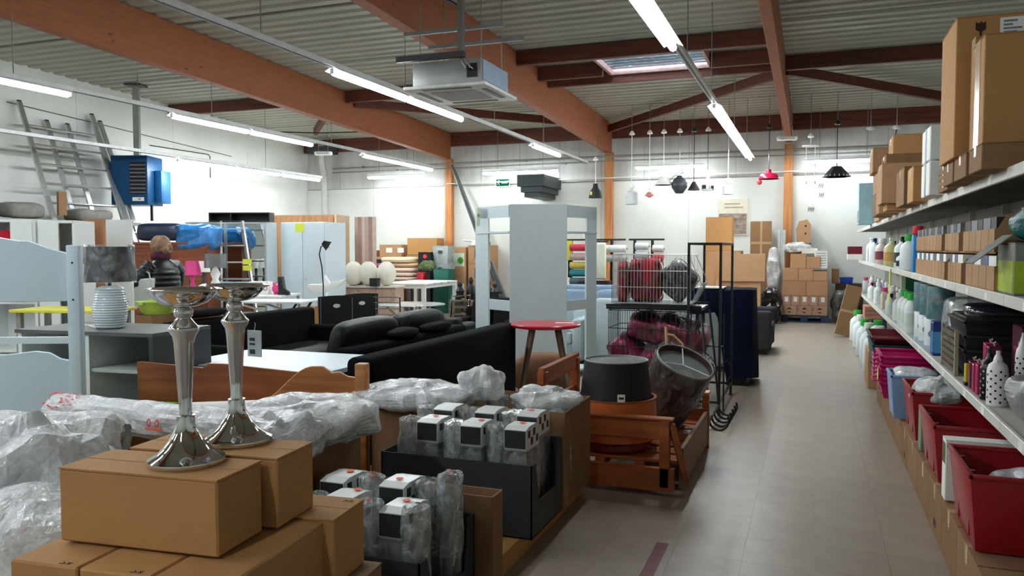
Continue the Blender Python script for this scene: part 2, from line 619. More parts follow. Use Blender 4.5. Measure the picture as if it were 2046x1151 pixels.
# skylight
sk = struct(thing('window_1', 'louvred skylight in the roof', 'window'))
del sk['category']
zs = zdeck((SY0 + SY1) / 2)
for (a, b_, c, d) in ((SX0 - .05, SX0, SY0 - .05, SY1 + .05), (SX1, SX1 + .05, SY0 - .05, SY1 + .05), (SX0, SX1, SY0 - .05, SY0), (SX0, SX1, SY1, SY1 + .05)):
    MB().box(a, b_, c, d, zs - 0.13, zs + 0.05).build('window_frame', mat('skylight_kerb', '#b58f8a', 0.6, var=0.2), sk)
for i in range(8):
    y = SY0 + 0.05 + i * (SY1 - SY0 - 0.1) / 7
    MB().box(SX0 + 0.002, SX1 - 0.002, y - 0.006, y + 0.006, zs - 0.052, zs - 0.04).build('slat', mat('skylight_bar', '#3b4a52', 0.5), sk)
for i in range(7):
    y0 = SY0 + 0.05 + i * (SY1 - SY0 - 0.1) / 7 + 0.006
    y1 = SY0 + 0.05 + (i + 1) * (SY1 - SY0 - 0.1) / 7 - 0.006
    MB().box(SX0 + 0.004, SX1 - 0.004, y0, y1, zs - 0.05, zs - 0.044).build('pane', filmat('skylight_pane', '#d8eef4', 0.01, 0.06, 2.0), sk)

# ------------------------------------------------------------------ strip lights
def rail(x, y0, y1, z, lamps, label, wires):
    r = thing('light_rail', label, 'light rail', (x, y0, z), group='suspended lighting rails')
    MB().box(-0.035, 0.035, 0, y1 - y0, 0, 0.055).build('trunking', M_WHITEP if False else mat('rail_enamel', '#cfd3d3', 0.45), r, bevel=0.004, seg=1)
    MB().box(-0.012, 0.012, 0, y1 - y0, -0.004, 0.0).build('slot', M_BLACK, r)
    for w in wires:
        MB().cyl((0, w - y0, 0.05), (0, w - y0, zdeck(w) - z), 0.006, n=5).build('wire', M_STEEL, r)
    for a, b_ in lamps:
        MB().prism([(-0.09, -0.035), (-0.088, -0.037), (-0.03, -0.006), (0.03, -0.006), (0.088, -0.037), (0.09, -0.035), (0.035, -0.001), (-0.035, -0.001)], a - y0 + 0.02, b_ - y0 - 0.02, 'xz').build('reflector', M_WHITEP, r)
        MB().cyl((0, a - y0 + 0.05, -0.052), (0, b_ - y0 - 0.05, -0.052), 0.034, n=8).build('tube', M_TUBE, r)
        for e in (a + 0.03, b_ - 0.03):
            MB().box(-0.022, 0.022, e - y0 - 0.018, e - y0 + 0.018, -0.07, -0.012).build('tube_cap', M_WHITEP, r)
    return r
rail(-4.8, -3.0, 17.6, 3.42, [(-2.4, -0.9), (-0.3, 1.2), (1.4, 2.9), (3.1, 4.6), (7.35, 9.05), (9.05, 10.75), (13.85, 15.55)], 'white lighting rail passing under the air conditioner', (0, 4, 6.2, 9.0, 12.0, 14.5, 17))
rail(-1.25, -3.0, 17.6, 3.42, [(-2.4, -0.9), (6.0, 7.65), (10.9, 12.55), (12.55, 14.2), (14.2, 15.85), (15.85, 17.5)], 'lighting rail over the aisle in front of the skylight', (0, 3, 5.5, 8.5, 10.6, 13.8, 16.5))
rail(-8.5, -3.0, 17.3, 3.42, [(-1.4, 0.1), (2.6, 4.1), (5.75, 7.35), (8.97, 10.65), (10.65, 12.4), (14.1, 15.7), (15.7, 17.28)], 'lighting rail under the deep beam over the sofas', (0, 3, 6.6, 9.8, 13.0, 16.0))
rail(-11.15, -3.0, 16.6, 3.2, [(2.6, 4.1), (11.9, 13.5), (13.5, 15.0), (15.05, 16.55)], 'lighting rail along the ladder wall in front of the blue heater', (0, 4, 8.0, 11.0, 14.5))
def strip(x0, x1, z, y, label):
    r = thing('strip_light', label, 'strip light', ((x0 + x1) / 2, y, z), group='strip lights along the end wall')
    h = (x1 - x0) / 2
    MB().box(-h, h, -0.03, 0.03, 0.02, 0.07).build('batten', M_WHITEP, r, bevel=0.004, seg=1)
    MB().prism([(-0.09, -0.003), (-0.088, -0.005), (-0.03, 0.018), (0.03, 0.018), (0.088, -0.005), (0.09, -0.003), (0.035, 0.024), (-0.035, 0.024)], -h, h, 'yz').build('reflector', M_WHITEP, r)
    MB().cyl((-h + 0.03, 0, -0.028), (h - 0.03, 0, -0.028), 0.036, n=8).build('tube', M_TUBEW, r)
    for s in (-1, 1):
        MB().box(s * h - 0.02, s * h + 0.02, -0.025, 0.025, -0.04, 0.02).build('tube_cap', M_WHITEP, r)
        MB().cyl((s * h * 0.6, 0, 0.065), (s * h * 0.6, 0, zdeck(y) - z), 0.006, n=5).build('wire', M_STEEL, r)
for a, b_, lb in ((-10.63, -9.0, 'strip light on the end wall above the rugs'), (-7.46, -5.57, 'strip light on the end wall beside the exit sign'),
                  (-3.75, -2.2, 'strip light on the end wall behind the pendant lamps'), (-0.2, 1.3, 'strip light on the end wall behind the black pendant')):
    strip(a * 0.9916, b_ * 0.9916, 3.315, 17.75, lb)
# ================================================================== FOREGROUND DISPLAY
def carton(name, label, loc, size, rotz=0.0, m=None, cat='box', group=None, tape=True, flaps=True, wrap=False):
    """closed carton: body, two top flaps meeting at a seam, tape over the seam and down the ends"""
    m = m or M_CARD
    sx, sy, sz = size
    t = thing(name, label, cat, loc, rotz, group)
    MB().box(-sx / 2, sx / 2, -sy / 2, sy / 2, 0, sz - 0.004).build('body', m, t, bevel=min(0.004, sz * 0.03), seg=1)
    if flaps:
        g = 0.002
        MB().box(-sx / 2, sx / 2, -sy / 2, -g, sz - 0.004, sz).build('flap', m, t)
        MB().box(-sx / 2, sx / 2, g, sy / 2, sz - 0.004, sz).build('flap', m, t)
    if tape:
        w = min(0.05, sy * 0.3) / 2
        MB().box(-sx / 2 - 0.001, sx / 2 + 0.001, -w, w, sz, sz + 0.0008).build('tape', M_TAPE, t)
        for s in (-1, 1):
            MB().box(s * sx / 2 - 0.001, s * sx / 2 + 0.001, -w, w, sz - min(0.08, sz * 0.4), sz).build('tape', M_TAPE, t)
    return t

def open_carton(name, label, loc, size, rotz=0.0, m=None, group=None, th=0.006, flap=0.0):
    m = m or M_CARD
    sx, sy, sz = size
    t = thing(name, label, 'box', loc, rotz, group)
    MB().box(-sx / 2, sx / 2, -sy / 2, sy / 2, 0, th).build('bottom', m, t)
    for s in (-1, 1):
        MB().box(s * sx / 2 - th / 2, s * sx / 2 + th / 2, -sy / 2, sy / 2, 0, sz).build('side', m, t)
        MB().box(-sx / 2, sx / 2, s * sy / 2 - th / 2, s * sy / 2 + th / 2, 0, sz).build('side', m, t)
    if flap:
        a = R(25)
        MB().box(-sx / 2, sx / 2, -th / 2, th / 2, 0, flap, T(0, sy / 2, sz) @ RX(-a)).build('flap', m, t)
        MB().box(-th / 2, th / 2, -sy / 2, sy / 2, 0, flap, T(sx / 2, 0, sz) @ RY(a)).build('flap', m, t)
    return t

BA = R(5.6)
def inked(t, at, s=0.5):
    """small hand-written stroke mark on a flap"""
    x, y, z = at
    mb = MB()
    for (a, b_, c, d) in ((0, 0, .014, .004), (.014, .004, .004, .012), (.02, 0, .03, .012), (.03, 0, .02, .012)):
        mb.bar((x + a * s, y + b_ * s, z), (x + c * s, y + d * s, z), 0.002, 0.0006)
    mb.build('ink_mark', M_INK, t)
bA = carton('cardboard_box', 'small brown carton on top of the stack carrying the front candlestick', (-1.304, 1.329, 0.88), (0.385, 0.160, 0.158), BA, tape=False)
bB = carton('cardboard_box', 'small brown carton carrying the candlestick with the price tag', (-1.297, 1.512, 0.88), (0.385, 0.160, 0.158), BA, tape=False)
lows = []
for i, lb in enumerate(('small brown carton in the lower layer beside the plastic bags', 'small brown carton in the lower layer, middle of its row', 'small brown carton in the lower layer at the aisle corner')):
    u, v = 0.168 * i + 0.084, 0.19
    lows.append(carton('cardboard_box', lb, (-1.507 + u * math.cos(BA) - v * math.sin(BA), 1.128 + u * math.sin(BA) + v * math.cos(BA), 0.72), (0.164, 0.38, 0.158), BA, tape=False, flaps=False))
    inked(lows[-1], (0.03, -0.18, 0.1545), 0.8)
bC = carton('cardboard_box', 'small brown carton in the lower layer next to the wrapped vases', (-1.215, 1.606, 0.72), (0.385, 0.160, 0.160), BA, tape=False)
inked(bC, (0.15, 0.05, 0.161), 0.8)
carton('cardboard_box', 'large brown carton on the floor under the small cartons', (-1.27, 1.39, 0.0), (0.62, 0.60, 0.72), BA, m=M_CARDD)

# candlesticks
CP = [(0.079, 0.0), (0.081, 0.004), (0.080, 0.011), (0.074, 0.014), (0.060, 0.022), (0.046, 0.036), (0.034, 0.052), (0.025, 0.070), (0.0195, 0.086), (0.0195, 0.104)]
CS = [(0.0155, 0.104), (0.0130, 0.110), (0.0150, 0.15), (0.0185, 0.21), (0.0215, 0.258), (0.0235, 0.274), (0.031, 0.286), (0.0325, 0.291), (0.030, 0.295), (0.021, 0.305), (0.0145, 0.314), (0.0185, 0.317), (0.0205, 0.325), (0.018, 0.333), (0.0125, 0.337)]
CB = [(0.0125, 0.337), (0.030, 0.339), (0.050, 0.347), (0.064, 0.362), (0.072, 0.371), (0.079, 0.373), (0.080, 0.376), (0.074, 0.378), (0.064, 0.374), (0.044, 0.359), (0.02, 0.349), (0.0001, 0.347)]
def candlestick(label, loc, rz):
    t = thing('candlestick', label, 'candlestick', loc, rz, 'silver candlesticks on the cartons')
    MB().lathe(CP, 40).build('foot', M_CHROME, t, smooth=50)
    mb = MB()
    n = 40
    vs, fs = [], []
    for r, z in CS:
        fl = 0.10 if z < 0.274 else 0.02
        for i in range(n):
            a = 2 * PI * i / n
            rr = r * (1 - fl * (0.5 - 0.5 * math.cos(8 * a)))
            vs.append((rr * math.cos(a), rr * math.sin(a), z))
    for i in range(len(CS) - 1):
        for j in range(n):
            fs.append((i * n + j, i * n + (j + 1) % n, (i + 1) * n + (j + 1) % n, (i + 1) * n + j))
    mb.add(vs, fs).build('stem', M_CHROME, t, smooth=60)
    MB().lathe(CB, 40).build('bowl', M_CHROME, t, smooth=50)
    return t
candlestick('polished silver candlestick on the front carton', (-1.262, 1.357, 1.038), 0.2)
c2 = candlestick('polished silver candlestick with a hanging price tag', (-1.285, 1.548, 1.038), 0.5)
tg = MB().box(-0.021, 0.021, -0.001, 0.001, -0.062, 0.0).build('price_tag', M_BLUEW, c2, (0.052, -0.047, 0.272), -0.6, label='white price tag with barcode')
mb = MB()
random.seed(4)
for row, (z0, h) in enumerate(((-0.018, 0.007), (-0.030, 0.005), (-0.045, 0.011))):
    mb.box(-0.014, 0.002, -0.0016, -0.001, z0 - h, z0)
mb.build('barcode', mat('tag_print', '#3a4650', 0.7), tg)
MB().tube([(0, 0, 0), (-0.012, 0.016, 0.012), (-0.028, 0.03, 0.014)], 0.0008, 5).build('tag_string', M_PAPER, tg)

# low wooden platform under the vase boxes
pf = thing('display_platform', 'low wooden platform under the boxes of wrapped vases', 'platform', (-1.30, 2.45, 0))
M_PLY = woodmat('platform_pine', '#b98d52', '#9c6f3a', 'y', 0.55, 2.0)
MB().box(-0.10, 0.0, 0, 2.20, 0.0, 0.10).build('edge_plank', M_PLY, pf, bevel=0.004, seg=1)
for i in range(10):
    MB().box(-2.3, -0.105, 0.01 + i * 0.22, 0.21 + i * 0.22, 0.06, 0.095).build('plank', woodmat('deck_pine', '#8d6a42', '#74522f', 'x', 0.6, 2.0), pf)
for xx in (-2.2, -1.2, -0.25):
    MB().box(xx - 0.05, xx + 0.05, 0.02, 2.18, 0.0, 0.06).build('bearer', M_PLY, pf)

# wrapped glass vases ------------------------------------------------------------
def prism_card(w, d, h):
    """card sleeve with a gently curved top and rounded lower front"""
    pts = [(-d / 2, 0.012), (-d / 2 + 0.01, 0), (d / 2 - 0.01, 0), (d / 2, 0.012), (d / 2, h - 0.012), (d / 4, h), (-d / 4, h + 0.001), (-d / 2, h - 0.010)]
    return pts
M_CARDSL = mat('sleeve_card', '#dfe5e4', 0.35, var=0.03, spec=0.5)
M_PRINT = mat('sleeve_print', '#2c2f30', 0.3, var=0.12, scale=18, spec=0.6)
def vase_profile(h):
    return [(0.036, 0.0), (0.036, 0.006), (0.008, 0.014), (0.006, h * 0.14), (0.012, h * 0.18), (0.007, h * 0.23), (0.012, h * 0.28), (0.007, h * 0.34), (0.02, h * 0.42), (0.044, h * 0.52), (0.047, h * 0.95), (0.044, h * 0.95), (0.041, h * 0.55), (0.0001, h * 0.46)]
BV = {}
def boxed_vase(label, loc, H, rz=0.0, sticker=True, group='boxed glass vases'):
    t = thing('boxed_vase', label, 'vase pack', loc, rz, group)
    if H not in BV:
        w, d, h = 0.112, 0.20, 0.115
        s = MB().prism(prism_card(w, d, h), -w / 2, w / 2, 'yz').mesh('sleeve')
        s.materials.append(M_CARDSL)
        p = MB().box(-w / 2 + 0.002, w / 2 - 0.002, -d / 2 - 0.0015, -d / 2 + 0.0005, 0.014, h - 0.014)
        p = p.mesh('printed_front')
        p.materials.append(M_PRINT)
        q = MB()
        for yy, zz in ((-0.07, 0.06), (-0.03, 0.02), (0.005, 0.06), (0.05, 0.02)):
            q.box(w / 2 - 0.0005, w / 2 + 0.001, yy, yy + 0.034, zz, zz + 0.036)
        q = q.mesh('printed_side')
        q.materials.append(M_PRINT)
        v = MB().lathe(vase_profile(H - h), 18).mesh('vase', smooth=50)
        v.materials.append(M_GLASSC)
        fm = MB()
        fm.prism([(-d / 2 - .004, 0.0), (d / 2 + .004, 0.0), (d / 2 + .004, H - 0.116), (-d / 2 - .004, H - 0.116)], -w / 2 - .003, w / 2 + .003, 'yz')
        f = fm.mesh('film_wrap')
        f.materials.append(filmat('sleeve_film', '#e8f0f2', 0.08, 0.45, 11.0))
        BV[H] = (s, p, q, v, f)
    s, p, q, v, f = BV[H]
    so = link('sleeve', s, t, (0, 0, H - 0.115))
    link('printed_front', p, so)
    link('printed_side', q, so)
    link('vase', v, t, (0, -0.045, 0))
    link('vase', v, t, (0, 0.05, 0))
    link('film_wrap', f, t)
    if sticker:
        MB().lathe([(0.016, 0), (0.016, 0.0008)], 14, (random.uniform(-.02, .02), random.uniform(-.05, .05), H + 0.005)).build('sticker', M_ORANGE, t)
    return t
WV = []
def wrapped_vase(label, loc, H, r=0.055, sticker=False, group='film-wrapped glass vases'):
    t = thing('wrapped_vase', label, 'vase', loc, random.uniform(0, 6), group)
    MB().lathe([(r * .8, 0), (r * .8, 0.008), (r * .95, 0.02), (r, H * 0.5), (r, H), (r * .92, H), (r * .9, H * .5), (0.0001, 0.03)], 20).build('vase', M_GLASSC, t, smooth=50)
    # crumpled film cap and skirt
    prof = []
    mb = MB()
    n, k = 18, 9
    vs, fs = [], []
    sd = random.random() * 90
    for i in range(k + 1):
        z = H * 0.35 + (H * 0.65 + 0.03) * min(1, i / (k - 3)) + (0.006 * (i - k + 3) if i > k - 3 else 0)
        rr = r * (1.14 if i < k - 2 else (0.8 if i == k - 2 else 0.45 if i == k - 1 else 0.05))
        for j in range(n):
            a = 2 * PI * j / n
            dr = noise.noise(Vector((math.cos(a) * 2.5, math.sin(a) * 2.5, z * 14 + sd))) * 0.012
            vs.append(((rr + dr) * math.cos(a), (rr + dr) * math.sin(a), z + (noise.noise(Vector((vs.__len__() * .37, sd, 0))) * 0.012 if i >= k - 3 else 0)))
    for i in range(k):
        for j in range(n):
            fs.append((i * n + j, i * n + (j + 1) % n, (i + 1) * n + (j + 1) % n, (i + 1) * n + j))
    mb.add(vs, fs).build('film_wrap', M_FILM, t)
    if sticker:
        MB().box(-0.016, 0.016, -0.010, 0.010, H + 0.036, H + 0.037).build('sticker', M_ORANGE, t)
    return t

M_TRAY = mat('grey_display_card', '#35383b', 0.5, var=0.05)
def tray(label, x0, x1, y0, y1, z0, z1, notch):
    t = thing('display_tray', label, 'display tray', ((x0 + x1) / 2, (y0 + y1) / 2, z0))
    hx, hy, h = (x1 - x0) / 2, (y1 - y0) / 2, z1 - z0
    MB().box(-hx, hx, -hy, -hy + 0.006, 0, h).build('front', M_TRAY, t)
    MB().box(-hx, hx, -hy, hy, 0, 0.006).build('bottom', M_TRAY, t)
    MB().box(-hx, -hx + 0.006, -hy, hy, 0, h).build('side', M_TRAY, t)
    MB().prism([(-hy, 0), (hy, 0), (hy, h * 1.1), (hy * .75, h * 1.1), (hy * .6, h * notch), (-hy * .55, h * notch), (-hy * .75, h), (-hy, h)], hx - 0.006, hx, 'yz').build('side', M_TRAY, t)
    MB().box(-hx, hx, hy - 0.006, hy, 0, h * 1.1).build('back', M_TRAY, t)
    return t
random.seed(11)
tray('dark grey display tray of vases beside the brown open carton', -2.06, -1.24, 3.575, 4.06, 0.10, 0.46, 0.45)
tray('dark grey display tray of vases nearest the small cartons', -2.04, -1.30, 2.52, 3.02, 0.10, 0.37, 0.35)
open_carton('open_carton', 'open brown carton standing behind the grey vase tray', (-1.83, 4.36, 0.098), (1.19, 0.52, 0.52), m=M_CARDD, flap=0.0)
open_carton('open_carton', 'open brown carton behind the nearest vases', (-1.66, 3.10, 0.098), (0.86, 0.11, 0.37), m=M_CARDD, flap=0.0)
# rear tray: cards at -1.80, -1.56, -1.32, wrapped vases between; a second row behind
for i, x in enumerate((-1.81, -1.57, -1.335)):
    boxed_vase('grey-white boxed vase in the front row of the grey tray, ' + ('by the crumpled film end', 'middle one', 'next to the aisle')[i], (x, 3.70, 0.108), 0.525, 0.0)
    boxed_vase('grey-white boxed vase in the back row of the grey tray, ' + ('by the crumpled film end', 'middle one', 'next to the aisle')[i], (x - 0.02, 3.93, 0.108), 0.545, 0.0, sticker=(i == 2))
for i, x in enumerate((-1.945, -1.69, -1.452)):
    wrapped_vase('clear film-wrapped vase between boxed vases in the grey tray, ' + ('at the film end', 'in the middle', 'by the aisle end')[i], (x, 3.68, 0.108), 0.48)
    wrapped_vase('clear film-wrapped vase in the back row of the grey tray, ' + ('at the film end', 'in the middle', 'by the aisle end')[i], (x - 0.02, 3.92, 0.108), 0.50)
for i, (x, y) in enumerate(((-1.36, 4.36), (-1.55, 4.34), (-1.30, 4.22), (-1.75, 4.4), (-1.95, 4.38), (-2.15, 4.36))):
    wrapped_vase('clear film-wrapped vase inside the open brown carton, %s from the aisle' % ORD[i], (x, y, 0.106), 0.47 + 0.02 * (i % 2), 0.06)
# front tray
for i, (x, y, lb) in enumerate(((-1.455, 2.70, 'boxed vase with an orange sticker nearest the camera'), (-1.57, 2.90, 'boxed vase behind the nearest one in the front tray'),
                                (-1.675, 2.64, 'boxed vase beside the small cartons in the front tray'), (-1.835, 2.88, 'boxed vase at the far end of the front tray'))):
    boxed_vase(lb, (x, y, 0.108), 0.415 + (0.03 if i else 0.0), 0.0)
for i, (x, y) in enumerate(((-1.565, 2.62), (-1.365, 2.62), (-1.46, 2.91), (-1.355, 2.90), (-1.69, 2.86), (-1.80, 2.62))):
    wrapped_vase('clear film-wrapped vase in the front tray, ' + ('before the stickered box', 'at the aisle corner', 'behind the stickered box', 'tallest with an orange sticker', 'amid the boxed ones', 'beside the brown cartons')[i],
                 (x, y, 0.108), (0.40, 0.40, 0.41, 0.45, 0.42, 0.40)[i], 0.048, sticker=i in (0, 3, 4))

# crumpled film lumps -------------------------------------------------------------
def lump(name, label, c, s, seed, rn=0.06, fr=6.0, m=None, e=0.75, core=None, cat='film bag', n=22, mm=34, rz=0.0):
    t = thing(name, label, cat, c, rz)
    if core:
        MB().blob((0, 0, -s[2] * 0.12), (s[0] * .86, s[1] * .86, s[2] * .8), 0.5, 10, 16, rn=0.02, seed=seed).build('contents', core, t, smooth=50)
    MB().blob((0, 0, 0), s, e, n, mm, rn=rn, seed=seed, fr=fr).build('film', m or M_FILMD, t)
    return t
M_PALE = mat('pale_goods', '#c9cfcf', 0.6, var=0.12, scale=9)
M_PALER = mat('white_goods', '#e2e6e6', 0.6, var=0.08, scale=7)
def ribbed(label, p, q, r, m, film=True, cat='roll'):
    p, q = Vector(p), Vector(q)
    t = thing('wrapped_roll', label, cat, p)
    d = q - p
    MB().cyl((0, 0, 0), d, r, n=28).build('roll', m, t, smooth=40)
    if film:
        mb = MB()
        n, k = 26, 30
        dd = d.normalized()
        s = dd.orthogonal().normalized()
        u = dd.cross(s)
        vs, fs = [], []
        for i in range(k + 1):
            tt = -0.06 + (d.length + 0.12) * i / k
            e = min(i, k - i)
            for j in range(n):
                a = 2 * PI * j / n
                rr = r * (1.07 if e > 1 else (0.9 if e == 1 else 0.55)) + noise.noise(Vector((tt * 9, math.cos(a) * 3, math.sin(a) * 3 + p.x))) * 0.013
                vs.append(dd * tt + s * (rr * math.cos(a)) + u * (rr * math.sin(a)))
        for i in range(k):
            for j in range(n):
                fs.append((i * n + j, i * n + (j + 1) % n, (i + 1) * n + (j + 1) % n, (i + 1) * n + j))
        mb.add(vs, fs).build('film_wrap', M_FILMD, t)
    return t
open_carton('bin_carton', 'large brown carton holding the wrapped rolls', (-2.86, 2.98, 0.098), (1.44, 1.05, 0.50), m=M_CARDD)
open_carton('bin_carton', 'brown carton under the clear bags beside the small cartons', (-2.42, 1.98, 0.0), (1.5, 0.85, 0.58), m=M_CARDD)
r1 = ribbed('long white roll wrapped in clear film with two red zeros', (-3.30, 2.74, 0.745), (-2.28, 2.78, 0.725), 0.075, M_PALER)
for dx in (0.0, 0.045):
    MB().lathe([(0.013, 0), (0.013, 0.001), (0.008, 0.001), (0.008, 0)], 18, (0, 0, 0), T(0.63 + dx, -0.086, 0.005) @ RX(PI / 2 - 0.15) @ Matrix.Diagonal((0.85, 1.35, 1, 1)), closed=True).build('red_zero', mat('red_print', '#d83a48', 0.5), r1)
MB().box(0.61, 0.70, -0.088, -0.086, -0.026, -0.018).build('orange_mark', M_ORANGE, r1)
r1b = MB()
random.seed(3)
for i in range(60):
    a = random.uniform(-0.2, PI * 0.75)
    r1b.box(-0.008, 0.008, -0.0025, 0.0025, 0, 0.001, T(random.uniform(-0.02, 0.16), -0.083 * math.cos(a), 0.083 * math.sin(a)) @ RX(PI / 2 - a))
r1b.build('red_speckle', mat('red_print', '#d83a48', 0.5), r1, label='red printed flecks at the end of the roll')
r2 = ribbed('thick beige roll in clear film with a red label', (-2.98, 2.02, 0.80), (-2.44, 2.24, 0.80), 0.09, mat('beige_roll', '#c9c4b6', 0.6, var=0.05))
lbm = MB().box(0.06, 0.15, -0.001, 0.001, -0.03, 0.03, T(0.06, -0.075, 0.07) @ RZ(0.38) @ RX(-0.6)).build('red_label', mat('red_label', '#c52e46', 0.5), r2)
text('label_print', 'ED', 0.03, M_PAPER, lbm, T(0.155, -0.052, 0.073) @ RZ(0.38) @ RX(PI / 2 - 0.6))
ribbed('short white foam roll beside the candlesticks', (-2.92, 3.12, 0.665), (-2.50, 3.38, 0.665), 0.07, mat('foam_white', '#eef0ee', 0.7, var=0.03), film=False)
fl = thing('flat_pack', 'flat white film pack with a blue mark lying by the carton stack', 'pack', (-2.12, 2.02, 0.60), 0.3)
MB().box(-0.17, 0.17, -0.11, 0.11, 0, 0.05).build('body', M_PALER, fl, bevel=0.015)
MB().box(0.06, 0.13, 0.03, 0.07, 0.0502, 0.0512).build('blue_mark', mat('blue_print', '#3a4a78', 0.5), fl)
MB().box(-0.06, -0.03, -0.06, -0.03, 0.0502, 0.0512).build('ink_mark', M_BLACKP, fl)
lump('film_bag', 'crumpled clear bag slumped against the thick roll', (-2.30, 1.76, 0.755), (0.36, 0.20, 0.20), 2, 0.09, 9.0, core=M_PALE)
lb2 = lump('film_bag', 'white printed bag at the bottom edge beside the small cartons', (-1.93, 1.52, 0.72), (0.26, 0.17, 0.13), 5, 0.05, 9.0, core=M_PALER)
MB().box(0.03, 0.15, -0.001, 0.001, -0.03, 0.03, T(-0.03, -0.118, 0.075) @ RX(-0.75) @ RZ(0.05)).build('label_patch', M_PAPER, lb2)
mbk = MB()
for i in range(4):
    mbk.box(0.045 + i * .022, 0.058 + i * .022, -0.002, -0.0012, -0.012 + (i % 2) * .012, 0.002 + (i % 2) * .012, T(-0.03, -0.118, 0.075) @ RX(-0.75))
mbk.build('printed_symbol', M_BLACKP, lb2)
MB().box(0.118, 0.14, -0.002, -0.0012, 0.0, 0.024, T(-0.03, -0.118, 0.075) @ RX(-0.75)).build('red_symbol', mat('red_print', '#d83a48', 0.5), lb2)
lump('film_bag', 'low heap of clear film over glassware behind the candlesticks', (-2.33, 3.30, 0.66), (0.34, 0.34, 0.10), 8, 0.06, 10.0, core=M_PALE)
lump('film_bag', 'heap of shiny film packs at the edge of the big carton', (-2.18, 2.86, 0.66), (0.17, 0.30, 0.11), 12, 0.07, 11.0, core=M_PALE)
lump('film_bag', 'white film packs spread along the open carton rim', (-2.20, 4.24, 0.63), (0.36, 0.28, 0.07), 15, 0.06, 12.0, core=M_PALER)
lump('film_bag', 'balled clear bag standing highest on the vase packs', (-1.80, 4.30, 0.705), (0.13, 0.10, 0.10), 21, 0.05, 14.0)
lump('film_bag', 'loose clear film over the aisle end of the open carton', (-1.42, 4.36, 0.635), (0.20, 0.16, 0.06), 25, 0.05, 14.0)
# ================================================================== FURNITURE, MIDDLE AND LEFT
M_BLKFAB = mat('black_fabric', '#0b0c0e', 0.95, var=0.25, scale=5, bump=0.15, bscale=160, spec=0.08)
M_BLKLTH = mat('black_leather', '#0d0f12', 0.5, var=0.2, scale=5, bump=0.2, bscale=25, spec=0.22)
M_BRNFAB = mat('brown_black_fabric', '#171413', 0.9, var=0.2, scale=6, bump=0.15, bscale=160, spec=0.15)
M_GRYSOF = mat('light_grey_fabric', '#c3d0d3', 0.9, var=0.08, scale=6, bump=0.12, bscale=160, spec=0.15)
M_BLUSOF = mat('blue_grey_fabric', '#8193a5', 0.9, var=0.1, scale=6, bump=0.12, bscale=160, spec=0.15)
M_CHARC = mat('charcoal_fabric', '#3a393b', 0.9, var=0.12, scale=6, bump=0.12, bscale=160, spec=0.15)

def sofa(label, loc, rz, L, D, H, m, seats=2, arm=0.16, seat_z=0.40, cush=None, backc=True, armh=None, pillow_h=0.0):
    """local: back along -y side? back at y=+D/2, seat faces -y, length along x"""
    cush = cush or m
    armh = armh or seat_z + 0.2
    t = thing('sofa', label, 'sofa', loc, rz, 'sofas for sale')
    for sx in (-1, 1):
        for sy in (-1, 1):
            MB().cyl((sx * (L / 2 - 0.08), sy * (D / 2 - 0.08), 0), (sx * (L / 2 - 0.08), sy * (D / 2 - 0.08), 0.07), 0.022, n=8).build('foot', M_BLACK, t)
    MB().box(-L / 2 + 0.01, L / 2 - 0.01, -D / 2 + 0.02, D / 2 - 0.01, 0.06, seat_z - 0.12).build('base', m, t, bevel=0.02)
    MB().box(-L / 2, L / 2, D / 2 - 0.2, D / 2, 0.06, H).build('backrest', m, t, bevel=0.05, seg=4)
    for s in (-1, 1):
        x0, x1 = (-L / 2, -L / 2 + arm) if s < 0 else (L / 2 - arm, L / 2)
        MB().box(x0, x1, -D / 2, D / 2 - 0.19, 0.06, armh).build('armrest', m, t, bevel=0.045, seg=4)
    w = (L - 2 * arm) / seats
    for i in range(seats):
        cx = -L / 2 + arm + w * (i + 0.5)
        MB().box(cx - w / 2 + 0.004, cx + w / 2 - 0.004, -D / 2 - 0.01, D / 2 - 0.2, seat_z - 0.13, seat_z + 0.02).build('seat_cushion', cush, t, bevel=0.035, seg=3)
        if backc:
            MB().blob((0, 0, 0), (w / 2 - 0.005, 0.10, 0.22 + pillow_h / 2), 0.42, 12, 20, T(cx, D / 2 - 0.29, seat_z + 0.23 + pillow_h / 2) @ RX(-0.22), rn=0.015, seed=i + loc[0]).build('back_cushion', cush, t, smooth=60)
    return t
# local -y is the seat side. rz=+90deg turns -y to +x ; rz=-90deg turns -y to -x
sofa('black fabric sofa with its plain back to the aisle behind the pine headboard', (-3.06, 5.84, 0), -PI / 2, 2.72, 0.82, 0.79, M_BLKFAB, 2, armh=0.55, backc=False, seat_z=0.40)
sofa('black leather sofa with plump head cushions in the middle of the sofa group', (-4.08, 6.95, 0), -PI / 2, 2.4, 0.98, 0.66, M_BLKFAB, 2, cush=M_BLKLTH, pillow_h=0.06, seat_z=0.35)
sofa('black sofa with curved back facing the aisle beside the grey-topped cabinet', (-5.35, 7.05, 0), PI / 2, 2.3, 0.9, 0.80, M_BLKFAB, 2, cush=M_BLKLTH, backc=False)
sofa('dark brown-black sofa partly hidden behind the white corner unit', (-3.95, 9.75, 0), 0, 0.95, 0.8, 0.72, M_BRNFAB, 2)
sofa('low black sofa in front of the round glass table', (-4.35, 8.85, 0), PI, 0.9, 0.6, 0.68, M_BLKLTH, 1, backc=False)
